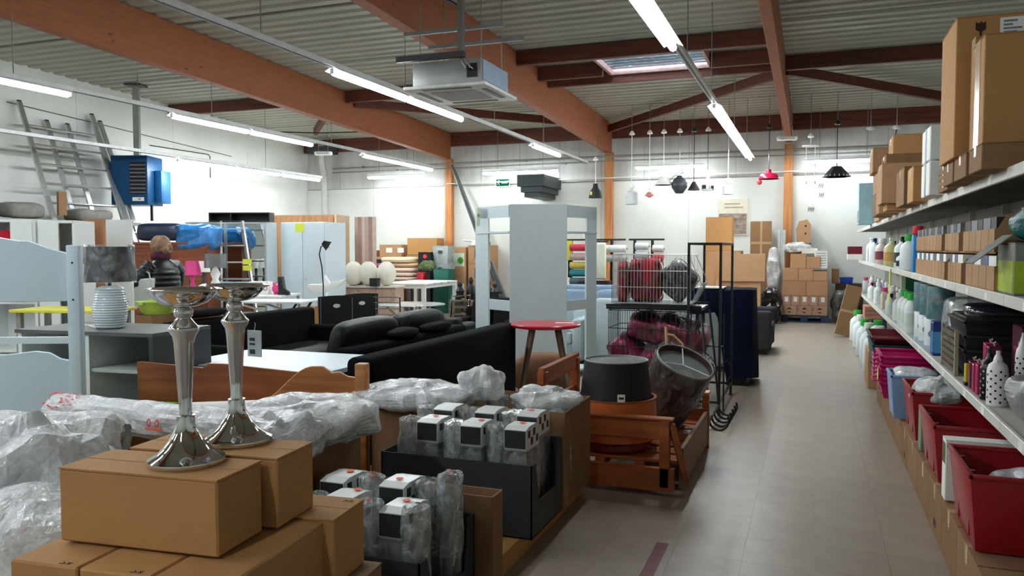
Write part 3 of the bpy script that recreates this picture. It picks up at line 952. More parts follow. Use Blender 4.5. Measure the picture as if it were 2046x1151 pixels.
# fabric bolsters heaped on the sofas
for i, (x, y, z, l, lb) in enumerate(((-3.64, 7.45, 0.70, 0.30, 'dark brown bolster lying on the middle sofa back'), (-3.64, 6.75, 0.70, 0.26, 'smaller dark bolster on the middle sofa back'),
                                       (-5.70, 6.4, 0.86, 0.3, 'folded black throw on the back of the curved sofa'))):
    tag(MB().blob((0, 0, 0), (0.09, l, 0.045), 0.7, 10, 16, rn=0.03, seed=i).build('bolster', M_BRNFAB, None, (x, y, z), 0.0, smooth=60), lb, 'cushion')
tag(MB().box(-0.06, 0.06, -0.025, 0.025, 0, 0.003).build('paper_note', M_PAPER, None, (-3.90, 6.35, 0.752), 0.5), 'small white paper note on the leather head cushion', 'note')

# pale sofas behind the corner unit
ws = sofa('pale grey fabric sofa behind the wire cages', (-1.72, 10.45, 0), PI, 1.82, 0.9, 0.86, M_GRYSOF, 3, armh=0.62)
sofa('blue-grey sofa in front of the fabric rolls', (-3.25, 12.2, 0), 0, 2.0, 0.9, 0.92, M_BLUSOF, 2)
sofa('charcoal sofa standing end-on at the aisle before the pallet', (-1.05, 12.3, 0), PI / 2, 1.1, 1.05, 0.66, M_CHARC, 1, armh=0.62)
sofa('low pale grey sofa under the diagonal brace of the corner unit', (-3.20, 10.25, 0), 0, 0.95, 0.8, 0.70, M_GRYSOF, 1, backc=False)
for i, (x, y, z, s) in enumerate(((-1.30, 10.72, 0.62, 0.24), (-3.10, 10.05, 0.60, 0.2))):
    tag(MB().blob((0, 0, 0), (s, 0.12, 0.17), 0.5, 10, 16, rn=0.02, seed=i + 3).build('cushion', M_BLUEW, None, (x, y, z), 0.3, smooth=60), ('white cushion on the pale grey sofa seat', 'white cushion on the low pale sofa')[i], 'cushion')

# white desk board reaching over the sofa
wd = thing('white_desk', 'long white desk between the pine headboard and the black sofas', 'desk', (-3.80, 5.12, 0))
MB().box(-0.62, 0.70, -0.50, 0.42, 0.62, 0.655).build('top', M_BLUEW, wd, bevel=0.003, seg=1)
for x in (-0.56, 0.24):
    MB().box(x - 0.02, x + 0.02, -0.42, 0.36, 0.0, 0.62).build('side_panel', M_BLUEW, wd)
MB().box(-0.54, 0.22, -0.10, -0.07, 0.25, 0.62).build('back_panel', M_BLUEW, wd)

# pine pieces
M_PINE = woodmat('honey_pine', '#b5793f', '#96592a', 'x', 0.45, 2.2, knots=4)
M_PINED = woodmat('red_pine', '#8f4f27', '#73391a', 'x', 0.45, 2.2)
bd = thing('pine_bed_side', 'reddish brown bed side board in front of the white desk', 'bed board', (-4.06, 3.96, 0), R(10.5))
MB().prism([(0, 0.50), (1.12, 0.46), (1.12, 0.735), (0.60, 0.775), (0.50, 0.775), (0.46, 0.745), (0, 0.775)], -0.012, 0.012, 'xz').build('board', M_PINED, bd)
for x in (0.05, 1.07):
    MB().box(x - 0.03, x + 0.03, 0.013, 0.06, 0, 0.70).build('leg', M_PINED, bd)
hb = thing('pine_headboard', 'wavy honey pine headboard with a square post', 'headboard', (-3.16, 3.98, 0), R(9))
wave = [(0.0, 0.0), (0.66, 0.0), (0.66, 0.74), (0.60, 0.745), (0.55, 0.77), (0.50, 0.765)]
for i in range(13):
    u = i / 12
    wave.append((0.44 - 0.44 * u, 0.575 + 0.225 * (0.5 + 0.5 * math.cos(PI * min(1, max(0, (u - 0.12) / 0.85))))))
MB().prism(wave, -0.014, 0.014, 'xz').build('board', M_PINE, hb, bevel=0.004, seg=1)
MB().box(0.655, 0.725, -0.035, 0.035, 0, 0.825).build('post', M_PINE, hb, bevel=0.008)
MB().box(-0.05, 0.0, -0.03, 0.03, 0, 0.56).build('post', M_PINE, hb, bevel=0.008)
gb = carton('green_box', 'bright green flat box under the bed side board', (-3.9, 3.80, 0.0), (0.42, 0.22, 0.54), R(10), m=mat('green_card', '#6fae28', 0.5), tape=False, flaps=False)
MB().box(-0.15, 0.15, -0.112, -0.1105, 0.40, 0.46).build('label_patch', mat('green_label', '#8cc63c', 0.5), gb)

# bunk-bed ends
M_BUNK = mat('pale_blue_paint', '#c3dae4', 0.4, var=0.02)
def bunk_end(label, loc, rz, m, wavy=True):
    t = thing('bunk_bed_end', label, 'bed frame', loc, rz, 'bunk bed ends')
    for x in (-0.03, -1.05):
        pb = MB().box(x - 0.035, x + 0.035, -0.03, 0.03, 0, 1.52).build('post', m, t, bevel=0.006)
        if x > -0.5:
            for z in (1.42, 1.21):
                MB().cyl((x, -0.031, z), (x, -0.028, z), 0.006, n=10).build('bolt', M_BLACKP, pb)
    up = [(-1.02, 1.19), (-0.065, 1.20), (-0.065, 1.475), (-0.16, 1.50), (-0.28, 1.545), (-0.33, 1.545), (-0.42, 1.56), (-0.60, 1.60), (-1.02, 1.60)]
    lo = [(-1.02, 0.12), (-0.065, 0.12), (-0.065, 0.86), (-0.12, 0.87), (-0.18, 0.905), (-0.26, 0.915), (-0.42, 0.895), (-1.02, 0.895)]
    MB().prism(up, -0.011, 0.011, 'xz').build('upper_panel', m, t, bevel=0.003, seg=1)
    MB().prism(lo, -0.011, 0.011, 'xz').build('lower_panel', m, t, bevel=0.003, seg=1)
    return t
bunk_end('pale blue-white bunk bed end with curved panels at the picture edge', (-3.92, 3.42, 0), R(24), M_BUNK)
b2 = thing('bed_ladder', 'white bunk bed ladder seen between the bed end panels', 'ladder', (-4.42, 3.56, 0), R(24))
for x in (-0.30, 0.22):
    MB().box(x - 0.03, x + 0.03, -0.02, 0.02, 0, 1.25).build('rail', M_WHITE, b2, bevel=0.004)
for z in (0.35, 0.65, 0.94, 1.2):
    MB().box(-0.27, 0.19, -0.018, 0.018, z - 0.02, z + 0.02).build('rung', M_WHITE, b2)

# grey-topped white cabinet with the ceramic lamp
gc = thing('low_cabinet', 'white open cabinet with a dark grey top carrying the ceramic lamp', 'cabinet', (-4.70, 4.42, 0), R(5))
M_GTOP = mat('grey_laminate', '#5a5b5c', 0.45, var=0.06)
MB().box(-0.62, 0.54, -0.31, 0.31, 0.905, 0.93).build('top', M_GTOP, gc)
MB().box(0.51, 0.54, -0.31, 0.31, 0, 0.905).build('side_panel', M_DGREY, gc)
MB().box(-0.60, -0.57, -0.30, 0.30, 0, 0.905).build('side_panel', M_WHITE, gc)
MB().box(-0.02, 0.01, -0.30, 0.28, 0, 0.905).build('divider', M_WHITE, gc)
MB().box(-0.57, 0.51, 0.28, 0.30, 0, 0.905).build('back', mat('grey_white_board', '#b4bcb8', 0.6), gc)
for z in (0.05, 0.66):
    MB().box(-0.57, 0.51, -0.28, 0.28, z - 0.012, z + 0.012).build('shelf', mat('grey_white_board', '#b4bcb8', 0.6), gc)

lp = thing('table_lamp', 'white ribbed ceramic table lamp with a dark shade in clear film', 'lamp', (-4.72, 4.36, 0.93))
pr = [(0.075, 0.0)]
for i in range(33):
    u = i / 32
    r = 0.078 + 0.038 * math.sin(PI * (0.12 + 0.80 * u))
    pr.append((r + (0.0035 if i % 2 else 0), 0.005 + u * 0.285))
pr += [(0.07, 0.30), (0.045, 0.306), (0.0001, 0.306)]
MB().lathe(pr, 32).build('base', mat('glazed_ceramic', '#cdd9dd', 0.2, var=0.03, coat=0.4), lp, smooth=35)
MB().cyl((0, 0, 0.305), (0, 0, 0.36), 0.012, n=10).build('neck', M_BLACKP, lp)
sh = MB().lathe([(0.165, 0.335), (0.158, 0.335), (0.142, 0.585), (0.150, 0.585)], 36, closed=True).build('shade', mat('charcoal_shade', '#45484c', 0.8, var=0.08), lp, smooth=50)
vs = MB()
n, k = 40, 10
pts, fs = [], []
for i in range(k + 1):
    for j in range(n):
        a = 2 * PI * j / n
        z = 0.325 + 0.275 * i / k
        r = 0.176 - 0.014 * i / k + noise.noise(Vector((math.cos(a) * 4, math.sin(a) * 4, z * 9))) * 0.014
        pts.append((r * math.cos(a), r * math.sin(a), z))
for i in range(k):
    for j in range(n):
        fs.append((i * n + j, i * n + (j + 1) % n, (i + 1) * n + (j + 1) % n, (i + 1) * n + j))
vs.add(pts, fs).build('film_wrap', filmat('shade_film', '#f0f4f5', 0.02, 0.30, 7.0), sh)
MB().tube([(-0.08, -0.05, 0.006), (-0.16, -0.02, 0.006), (-0.24, 0.03, 0.006), (-0.2, 0.08, 0.006), (-0.28, 0.05, 0.006), (-0.36, 0.06, 0.006)], 0.005, 6).build('cord', M_WHITEP, lp)

# ------------------------------------------------------------------ white cabinets along the left
def cabinet_open(label, loc, rz, w, d, h, shelves, m=M_WHITE, door=None):
    t = thing('bookcase', label, 'bookcase', loc, rz)
    for s in (-1, 1):
        MB().box(s * w / 2 - 0.012, s * w / 2 + 0.012, -d / 2, d / 2, 0, h).build('side_panel', m, t)
    for z in [0.03] + shelves + [h - 0.012]:
        MB().box(-w / 2, w / 2, -d / 2, d / 2, z - 0.012, z + 0.012).build('shelf', m, t)
    MB().box(-w / 2, w / 2, d / 2 - 0.01, d / 2, 0, h).build('back', m, t)
    if door:
        MB().box(door[0], door[1], -d / 2 - 0.02, -d / 2 - 0.002, door[2], door[3]).build('door', m, t)
    return t
cabinet_open('white bookcase with red things inside at the picture edge', (-7.02, 5.46, 0), R(20), 0.50, 0.35, 1.77, [0.55, 1.0, 1.42], door=(0.04, 0.24, 1.02, 1.75))
cabinet_open('white tall narrow bookcase beside the ceramic lamp', (-6.60, 5.62, 0), R(20), 0.32, 0.35, 1.76, [1.08], door=(-0.15, 0.03, 0.1, 1.75))
for i, (x, y, z, r, lb) in enumerate(((-7.06, 5.36, 1.435, 0.17, 'round red dish standing in the white bookcase'),)):
    t = thing('red_dish', lb, 'dish', (x, y, z), R(20))
    MB().lathe([(0.0001, 0.0), (0.10, 0.004), (0.165, 0.03), (0.17, 0.034), (0.160, 0.03), (0.09, 0.012), (0.0001, 0.01)], 28, (0, 0, 0), T(0, 0, 0.12) @ RX(PI / 2 - 0.2) @ Matrix.Scale(.7, 4)).build('bowl', mat('red_glaze', '#c01830', 0.25), t, smooth=50)
    MB().lathe([(0.06, -0.006), (0.06, 0.0)], 20, (0, 0, 0), T(0, 0, 0.12) @ RX(PI / 2 - 0.2) @ Matrix.Scale(.7, 4)).build('foot_ring', mat('red_glaze', '#c01830', 0.25), t)
rb = thing('red_folder', 'red ring binder upright in the narrow white bookcase', 'binder', (-6.53, 5.58, 1.094), R(20))
MB().box(-0.03, 0.03, -0.12, 0.12, 0, 0.30).build('cover', mat('red_cover', '#b8323c', 0.5), rb, bevel=0.003, seg=1)
MB().box(-0.026, 0.026, -0.121, -0.119, 0.02, 0.08).build('spine_label', M_DGREY, rb)
wp = thing('brown_door', 'brown wooden door panel leaning beside the white bookcase', 'panel', (-6.60, 5.93, 0), R(16))
MB().box(-0.11, 0.11, -0.015, 0.015, 0, 1.79).build('board', woodmat('beech_panel', '#a6724a', '#8f5d38', 'z', 0.5), wp)
MB().box(-0.08, 0.08, -0.017, -0.0145, 0.1, 1.7).build('inset', woodmat('beech_panel', '#a6724a', '#8f5d38', 'z', 0.5), wp)
dp = thing('white_door', 'white cupboard door standing behind the ceramic lamp', 'door', (-6.73, 6.33, 0), R(16))
MB().box(-0.16, 0.16, -0.012, 0.012, 0, 1.80).build('board', M_WHITE, dp, bevel=0.003, seg=1)
MB().box(-0.12, 0.12, -0.015, -0.0115, 0.15, 1.65).build('inset', M_WHITE, dp)
MB().cyl((0.1, -0.03, 0.95), (0.1, -0.012, 0.95), 0.012, n=12).build('knob', M_STEEL, dp)
ys = thing('yellow_table', 'yellow-topped side table seen through the bunk bed end', 'table', (-5.75, 4.95, 0), R(15))
MB().box(-0.42, 0.42, -0.22, 0.22, 0.98, 1.005).build('top', mat('yellow_paint', '#d8d24a', 0.5), ys, bevel=0.004, seg=1)
for sx in (-1, 1):
    for sy in (-1, 1):
        MB().box(sx * .36 - .02, sx * .36 + .02, sy * .17 - .02, sy * .17 + .02, 0, .98).build('leg', mat('grey_paint', '#8b8d88', 0.6), ys)
# wicker-like carton and green basin by the person
gt = thing('paper_bin', 'tapered brown bin with a lime green basin on it', 'bin', (-6.02, 6.12, 0))
MB().lathe([(0.14, 0), (0.2, 0.86), (0.19, 0.86), (0.13, 0.02), (0.0001, 0.02)], 6).build('body', M_CARDD, gt)
gbas = thing('green_basin', 'lime green plastic basin on the tapered bin', 'basin', (-6.02, 6.12, 0.86))
MB().lathe([(0.13, 0), (0.19, 0.12), (0.20, 0.12), (0.20, 0.128), (0.185, 0.125), (0.125, 0.008), (0.0001, 0.008)], 20).build('bowl', mat('lime_plastic', '#b6cf57', 0.4), gbas, smooth=40)
MB().box(-0.03, 0.03, -0.21, -0.195, 0.10, 0.125).build('handle', mat('lime_plastic', '#b6cf57', 0.4), gbas)
# ------------------------------------------------------------------ tables and goods behind the sofas
def table4(name, label, loc, rz, L, D, H, m, th=0.03, leg=0.05, mleg=None, apron=0.0, cat='table', round_leg=False):
    t = thing(name, label, cat, loc, rz)
    MB().box(-L / 2, L / 2, -D / 2, D / 2, H - th, H).build('top', m, t, bevel=0.003, seg=1)
    for sx in (-1, 1):
        for sy in (-1, 1):
            x, y = sx * (L / 2 - leg / 2 - 0.01), sy * (D / 2 - leg / 2 - 0.01)
            if round_leg:
                MB().cyl((x, y, H - th), (x + sx * .06, y + sy * .04, 0), leg / 2, leg / 3, n=8).build('leg', mleg or m, t)
            else:
                MB().box(x - leg / 2, x + leg / 2, y - leg / 2, y + leg / 2, 0, H - th).build('leg', mleg or m, t)
    if apron:
        for s in (-1, 1):
            MB().box(-L / 2 + leg, L / 2 - leg, s * (D / 2 - 0.04) - 0.01, s * (D / 2 - 0.04) + 0.01, H - th - apron, H - th).build('apron', m, t)
            MB().box(s * (L / 2 - 0.04) - 0.01, s * (L / 2 - 0.04) + 0.01, -D / 2 + leg, D / 2 - leg, H - th - apron, H - th).build('apron', m, t)
    return t
table4('trestle_table', 'white table with slanted metal legs carrying small lamps', (-7.90, 9.28, 0), R(14), 2.0, 0.8, 0.85, M_WHITE, 0.03, 0.05, M_ALU, round_leg=True)
table4('white_side_table', 'low white table in front of the white wardrobe', (-6.62, 10.08, 0), R(12), 0.6, 0.45, 0.76, M_WHITE, 0.025, 0.045)
lg = thing('chrome_table_frame', 'folding table frame with crossed metal legs before the trestle table', 'table frame', (-6.55, 8.75, 0), R(12))
for s in (-1, 1):
    MB().tube([(-0.45, s * .25, 0.80), (-0.1, s * .25, 0.70), (0.25, s * .25, 0.35), (0.38, s * .25, 0.0)], 0.016, 8).build('leg', M_ALU, lg)
    MB().tube([(0.35, s * .25, 0.80), (0.1, s * .25, 0.45), (-0.3, s * .25, 0.0)], 0.016, 8).build('leg', M_BLACK, lg)
MB().box(-0.48, 0.42, -0.30, 0.30, 0.80, 0.825).build('top', M_WHITE, lg, bevel=0.004, seg=1)

# small lamps and bits on the trestle table
def small_lamp(label, loc, hb, rb, rs0, rs1, hs, mb_, ms, prof=None):
    t = thing('table_lamp', label, 'lamp', loc)
    MB().lathe(prof or [(rb, 0), (rb, 0.012), (rb * .45, 0.03), (rb * .6, hb * .3), (rb * .3, hb * .6), (rb * .45, hb * .85), (0.01, hb), (0.0001, hb)], 18).build('base', mb_, t, smooth=50)
    MB().lathe([(rs0, hb - 0.02), (rs0 - .004, hb - 0.02), (rs1 - .004, hb - 0.02 + hs), (rs1, hb - 0.02 + hs)], 20, closed=True).build('shade', ms, t, smooth=50)
    return t
M_PINKP = mat('pink_plastic', '#e0418c', 0.3, var=0.05)
small_lamp('hot pink table lamp with a flared shade on the trestle table', (-8.18, 8.98, 0.85), 0.30, 0.075, 0.13, 0.085, 0.20, M_PINKP, M_PINKP)
small_lamp('white lamp with a plain shade behind the pink lamp', (-8.50, 9.30, 0.85), 0.32, 0.06, 0.10, 0.07, 0.16, M_DGREY, M_PAPER)
small_lamp('second white-shaded lamp further along the trestle table', (-8.36, 9.40, 0.85), 0.33, 0.06, 0.10, 0.07, 0.16, M_DGREY, M_PAPER)
small_lamp('white twisted lamp with a clear grey shade', (-7.88, 9.10, 0.85), 0.40, 0.10, 0.15, 0.15, 0.20, M_WHITEP, filmat('smoke_shade', '#8a8f90', 0.3, 0.6, 5.0),
           [(0.10, 0), (0.10, 0.02), (0.05, 0.05), (0.085, 0.13), (0.04, 0.22), (0.07, 0.30), (0.03, 0.38), (0.012, 0.40)])
for i, (x, y, lb) in enumerate(((-7.98, 9.38, 'sky blue box beside another on the trestle table'), (-7.72, 9.44, 'sky blue box next to the patterned box'))):
    carton('gift_box', lb, (x, y, 0.85), (0.22, 0.18, 0.17), R(14), m=mat('sky_blue_card', '#9dc7dd', 0.5), tape=False, group='sky blue boxes')
pb_ = carton('patterned_box', 'white box with round printed rosettes on the trestle table', (-7.42, 9.50, 0.85), (0.30, 0.18, 0.18), R(14), m=M_PAPER, tape=False)
for i in range(3):
    MB().lathe([(0.04, 0), (0.04, 0.001), (0.022, 0.001), (0.022, 0)], 16, (0, 0, 0), T(-0.1 + i * 0.1, -0.0905, 0.09) @ RX(PI / 2), closed=True).build('rosette', mat('taupe_print', '#9a948a', 0.6), pb_)
pkb = thing('piggy_bank', 'round pink money box at the end of the trestle table', 'money box', (-7.12, 9.50, 0.85))
MB().blob((0, 0, 0.08), (0.10, 0.075, 0.08), 1.0, 12, 18).build('body', M_PINKP, pkb, smooth=60)
for s in (-1, 1):
    MB().cyl((-0.05, s * .03, 0.14), (-0.06, s * .035, 0.175), 0.02, 0.004, n=8).build('ear', M_PINKP, pkb)
    MB().cyl((-0.04, s * .03, 0.02), (-0.04, s * .03, 0.0), 0.014, n=8).build('foot', M_PINKP, pkb)
bs = thing('boat_ornament', 'white ceramic boat-shaped ornament on a small stand', 'ornament', (-6.68, 10.05, 0.76), R(20))
MB().prism([(-0.28, 0.16), (-0.2, 0.10), (0.16, 0.16), (0.30, 0.30), (0.05, 0.24), (-0.02, 0.36), (-0.06, 0.22), (-0.26, 0.22)], -0.06, 0.06, 'xz').build('hull', M_WHITEP, bs, bevel=0.015)
MB().cyl((0, 0, 0.0), (0, 0, 0.14), 0.02, n=10).build('stand', M_WHITEP, bs)
MB().lathe([(0.08, 0), (0.08, 0.012), (0.0001, 0.012)], 18).build('foot', M_WHITEP, bs)
mb_ = thing('black_boot', 'black boot-shaped ornament beside the pink money box', 'ornament', (-6.98, 9.42, 0.85))
MB().prism([(-0.06, 0), (0.10, 0), (0.10, 0.05), (0.03, 0.08), (0.0, 0.26), (-0.07, 0.26)], -0.035, 0.035, 'xz').build('boot', M_BLACKP, mb_, bevel=0.012)
MB().box(-0.062, 0.1, -0.038, 0.038, 0, 0.012).build('sole', M_DGREY, mb_)

# floor lamp by the wardrobe
fl_ = thing('floor_lamp', 'black gooseneck floor lamp in front of the wooden wardrobe', 'floor lamp', (-6.45, 9.62, 0))
MB().lathe([(0.13, 0), (0.13, 0.02), (0.02, 0.03), (0.0001, 0.03)], 24).build('base', M_BLACK, fl_, smooth=40)
MB().tube([(0, 0, 0.02), (0, 0, 1.0), (-0.02, 0, 1.25), (-0.06, 0, 1.42), (-0.03, 0, 1.53), (0.04, 0, 1.55)], 0.009, 8).build('pole', M_BLACK, fl_, smooth=60)
hd = MB().lathe([(0.03, 0.07), (0.045, 0.04), (0.075, -0.03), (0.072, -0.03), (0.04, 0.035), (0.0001, 0.06)], 20, (0, 0, 0), T(0.08, -0.02, 1.55) @ RY(-0.9) @ RX(0.5)).build('shade', M_BLACKP, fl_, smooth=50)
MB().blob((0, 0, -0.01), (0.04, 0.04, 0.045), 1, 8, 12, T(0.08, -0.02, 1.55) @ RY(-0.9) @ RX(0.5)).build('bulb', M_PAPER, hd, smooth=60)

# wardrobes
mw = thing('mirror_wardrobe', 'mirrored sliding-door wardrobe behind the trestle table', 'wardrobe', (-8.96, 10.60, 0), R(19))
MB().box(-0.66, 0.66, 0.02, 0.56, 0, 1.94).build('body', M_BLUEW, mw)
M_MIRR = mat('mirror_glass', '#dfe6e6', 0.02, metal=1.0, var=0.01)
for i in range(2):
    x0 = -0.66 + i * 0.66
    d_ = MB().box(x0 + 0.02, x0 + 0.64, -0.004, 0.004, 0.05, 1.90).build('mirror_door', M_MIRR, mw)
    fr = MB()
    for (a, b_, c, e) in ((x0, x0 + 0.025, 0.03, 1.93), (x0 + 0.635, x0 + 0.66, 0.03, 1.93), (x0 + 0.025, x0 + 0.635, 0.03, 0.055), (x0 + 0.025, x0 + 0.635, 1.905, 1.93)):
        fr.box(a, b_, -0.012, 0.015, c, e)
    fr.build('door_frame', M_ALU, d_)
bx = thing('black_shelf_box', 'long black wall shelf lying on the mirrored wardrobe', 'shelf', (-8.78, 10.78, 1.94), R(19))
MB().box(-0.50, 0.50, -0.12, 0.12, 0, 0.02).build('bottom', M_BLACKP, bx)
MB().box(-0.50, 0.50, -0.12, 0.12, 0.13, 0.15).build('top', M_BLACKP, bx)
for x in (-0.50, -0.15, 0.48):
    MB().box(x, x + 0.02, -0.12, 0.12, 0.02, 0.13).build('divider', M_BLACKP, bx)
MB().box(-0.5, 0.5, 0.105, 0.12, 0.02, 0.13).build('back', M_BLACKP, bx)
# stepladder in front of the mirror
sl = thing('stepladder', 'silver stepladder leaning in front of the mirrored wardrobe', 'ladder', (-8.25, 10.15, 0), R(19))
for s, x in ((-1, -0.30), (1, 0.30)):
    MB().bar((x * 1.0 - 0.0, -0.12, 0), (x * 0.55 - 0.25, 0.20, 1.93), 0.03, 0.07).build('rail', M_ALU, sl)
for i in range(7):
    z = 0.25 + i * 0.26
    u = z / 1.93
    MB().box(-0.30 * (1 - u) - 0.415 * u, 0.30 * (1 - u) - 0.085 * u, -0.12 + 0.32 * u - 0.04, -0.12 + 0.32 * u + 0.04, z - 0.012, z + 0.012).build('step', M_ALU, sl)
for z in (1.30, 1.20):
    MB().box(0.02, 0.16, -0.16, -0.155, z - 0.04, z + 0.04, T(-0.03, 0.16, 0)).build('price_card', M_YELLOW, sl, label='lime price card')
ww = thing('white_wardrobe', 'tall white wardrobe with a lime price sticker', 'wardrobe', (-7.86, 11.25, 0), R(0))
MB().box(-0.50, 0.36, 0.0, 0.62, 0, 1.94).build('body', M_BLUEW, ww, bevel=0.003, seg=1)
MB().box(-0.49, -0.07, -0.018, -0.001, 0.06, 1.92).build('door', M_BLUEW, ww)
d2 = MB().box(-0.06, 0.35, -0.018, -0.001, 0.06, 1.92).build('door', M_BLUEW, ww)
MB().cyl((-0.01, -0.03, 1.0), (-0.01, -0.018, 1.0), 0.012, n=10).build('knob', M_ALU, d2)
MB().box(-0.20, -0.03, -0.021, -0.0185, 1.78, 1.92).build('price_sticker', M_YELLOW, ww, label='lime price sticker')
wo = thing('wood_wardrobe', 'tall light brown wooden wardrobe behind the white one', 'wardrobe', (-8.80, 12.5, 0), R(10))
M_BEECH = woodmat('beech_veneer', '#b98a62', '#a5744d', 'z', 0.5)
MB().box(-0.62, 0.62, 0.0, 0.58, 0, 2.12).build('body', M_BEECH, wo, bevel=0.003, seg=1)
for i in range(2):
    dd = MB().box(-0.60 + i * 0.605, -0.005 + i * 0.605, -0.02, -0.001, 0.08, 2.09).build('door', M_BEECH, wo)
    MB().box(-0.03 + i * 0.05, -0.015 + i * 0.05, -0.035, -0.02, 0.95, 1.10).build('handle', M_STEEL, dd)
MB().box(0.62, 0.66, -0.02, 0.6, 0, 2.12).build('end_panel', mat('cream_edge', '#d5b896', 0.5), wo)
rw = thing('striped_panel', 'pinkish brown striped board leaning beside the wooden wardrobe', 'board', (-7.92, 13.2, 0), R(10))
for i in range(6):
    MB().box(-0.20 + i * 0.07, -0.132 + i * 0.07, 0, 0.03, 0, 2.1).build('strip', (mat('rose_strip', '#b39a92', 0.5), mat('brown_strip', '#9c7f72', 0.5), mat('pale_strip', '#c4b0a6', 0.5))[i % 3], rw)
# dark red dresser with blue-wrapped mattress on top
dr = thing('dresser', 'reddish wooden dresser behind the person', 'dresser', (-9.15, 9.55, 0), R(17))
M_MAHO = woodmat('mahogany', '#8b4a2c', '#6f3520', 'x', 0.4)
MB().box(-0.55, 0.60, 0, 0.5, 0, 1.52).build('body', M_MAHO, dr)
MB().box(-0.60, 0.65, -0.04, 0.52, 1.56, 1.60).build('cornice', M_MAHO, dr, bevel=0.01)
MB().box(-0.58, 0.63, -0.02, 0.51, 1.52, 1.56).build('cornice', M_MAHO, dr)
for i in range(4):
    dw = MB().box(-0.52, 0.57, -0.02, 0.0, 0.10 + i * 0.35, 0.42 + i * 0.35).build('drawer', M_MAHO, dr, bevel=0.006, seg=1)
    MB().cyl((0.02, -0.045, 0.26 + i * .35), (0.02, -0.02, 0.26 + i * .35), 0.015, n=10).build('knob', M_BLACK, dw)
blu = thing('wrapped_bundle', 'bulky bundle wrapped in dark and bright blue film on the dresser', 'bundle', (-9.16, 9.78, 1.62), R(17))
MB().blob((-0.22, 0, 0.135), (0.36, 0.24, 0.135), 0.35, 12, 20, rn=0.03, seed=4).build('bundle', mat('navy_film', '#15243f', 0.3, var=0.3, spec=0.7), blu, smooth=40)
MB().blob((0.34, -0.02, 0.06), (0.30, 0.26, 0.20), 0.5, 14, 22, T(0, 0, 0.0), rn=0.05, seed=9, fr=7).build('blue_sheet', mat('blue_film', '#2273b5', 0.25, var=0.3, scale=12, spec=0.8, bump=0.5, bscale=14), blu)

# wood counter with paper globe lamps
ct = thing('wood_counter', 'pale pinkish wooden counter under the paper globes', 'counter', (-7.25, 12.2, 0), R(8))
M_PINKW = woodmat('pink_oak', '#b99c8a', '#a58775', 'z', 0.5)
MB().box(-0.55, 0.50, -0.02, 0.40, 0, 0.82).build('body', M_PINKW, ct)
MB().box(-0.57, 0.52, -0.06, 0.42, 0.82, 0.85).build('top', mat('pale_top', '#d8cfc6', 0.5), ct)
for i in range(3):
    MB().box(-0.54 + i * 0.35, -0.20 + i * 0.35, -0.038, -0.021, 0.05, 0.80).build('door', M_PINKW, ct)
for i, (x, y, lb) in enumerate(((-7.60, 12.28, 'white paper globe lamp at the wardrobe end of the counter'), (-7.36, 12.38, 'white paper globe lamp touching its neighbour on the counter'), (-7.02, 12.42, 'white paper globe lamp alone at the textile end of the counter'))):
    t = thing('paper_globe', lb, 'lamp', (x, y, 0.85), 0, 'paper globe lamps')
    vs, fs = [], []
    n, k = 24, 12
    for a in range(k + 1):
        th = -PI / 2 + 0.25 + (PI - 0.5) * a / k
        for b_ in range(n):
            ph = 2 * PI * b_ / n
            rr = 0.17 * (1 + 0.035 * math.cos(8 * ph))
            vs.append((rr * math.cos(th) * math.cos(ph), rr * math.cos(th) * math.sin(ph), 0.215 + 0.215 * math.sin(th)))
    for a in range(k):
        for b_ in range(n):
            fs.append((a * n + b_, a * n + (b_ + 1) % n, (a + 1) * n + (b_ + 1) % n, (a + 1) * n + b_))
    MB().add(vs, fs).build('shade', mat('rice_paper', '#f2efdf', 0.8, var=0.03), t, smooth=60)
    MB().lathe([(0.05, 0), (0.05, 0.015), (0.0001, 0.015)], 16).build('base', M_BLACKP, t)
carton('dark_box', 'small black box between the paper globes', (-7.10, 12.15, 0.85), (0.14, 0.14, 0.14), 0.1, m=M_BLACKP, tape=False)
carton('brown_case', 'small dark brown case at the wardrobe end of the counter', (-7.70, 12.52, 0.85), (0.2, 0.14, 0.16), 0.1, m=mat('brown_case', '#3c2620', 0.5), tape=False)

# black chairs with handle holes
def folding_chair(label, loc, rz):
    t = thing('black_chair', label, 'chair', loc, rz, 'black chairs with handle holes')
    MB().box(-0.21, 0.21, -0.2, 0.2, 0.44, 0.46).build('seat', M_BLACKP, t, bevel=0.01)
    nb = []
    for i in range(9):
        u = -1 + 2 * i / 8
        nb.append((u * 0.23, 0.915 + 0.012 * math.cos(u * 1.5)))
    MB().prism([(-0.22, 0.52), (0.22, 0.52)] + nb[::-1], 0.185, 0.205, 'xz').build('backrest', M_BLACKP, t)
    MB().lathe([(0.001, 0), (0.045, 0), (0.045, 0.002), (0.001, 0.002)], 20, (0, 0, 0), T(0, 0.1825, 0.80) @ RX(PI / 2) @ Matrix.Diagonal((1, 0.55, 1, 1))).build('handle_slot', mat('slot_white', '#d8dcdc', 0.5), t)
    MB().lathe([(0.001, 0), (0.045, 0), (0.045, 0.002), (0.001, 0.002)], 20, (0, 0, 0), T(0, 0.2075, 0.80) @ RX(PI / 2) @ Matrix.Diagonal((1, 0.55, 1, 1))).build('handle_slot', mat('slot_white', '#d8dcdc', 0.5), t)
    for sx in (-1, 1):
        for y in (-0.18, 0.19):
            MB().cyl((sx * .19, y, 0.44), (sx * .2, y * 1.1, 0), 0.011, n=8).build('leg', M_ALU, t)
        MB().cyl((sx * .2, 0.195, 0.44), (sx * .2, 0.195, 0.90), 0.011, n=8).build('back_post', M_ALU, t)
    return t
folding_chair('black chair with an oval handle hole beside the floor lamp', (-5.62, 8.55, 0), R(232))
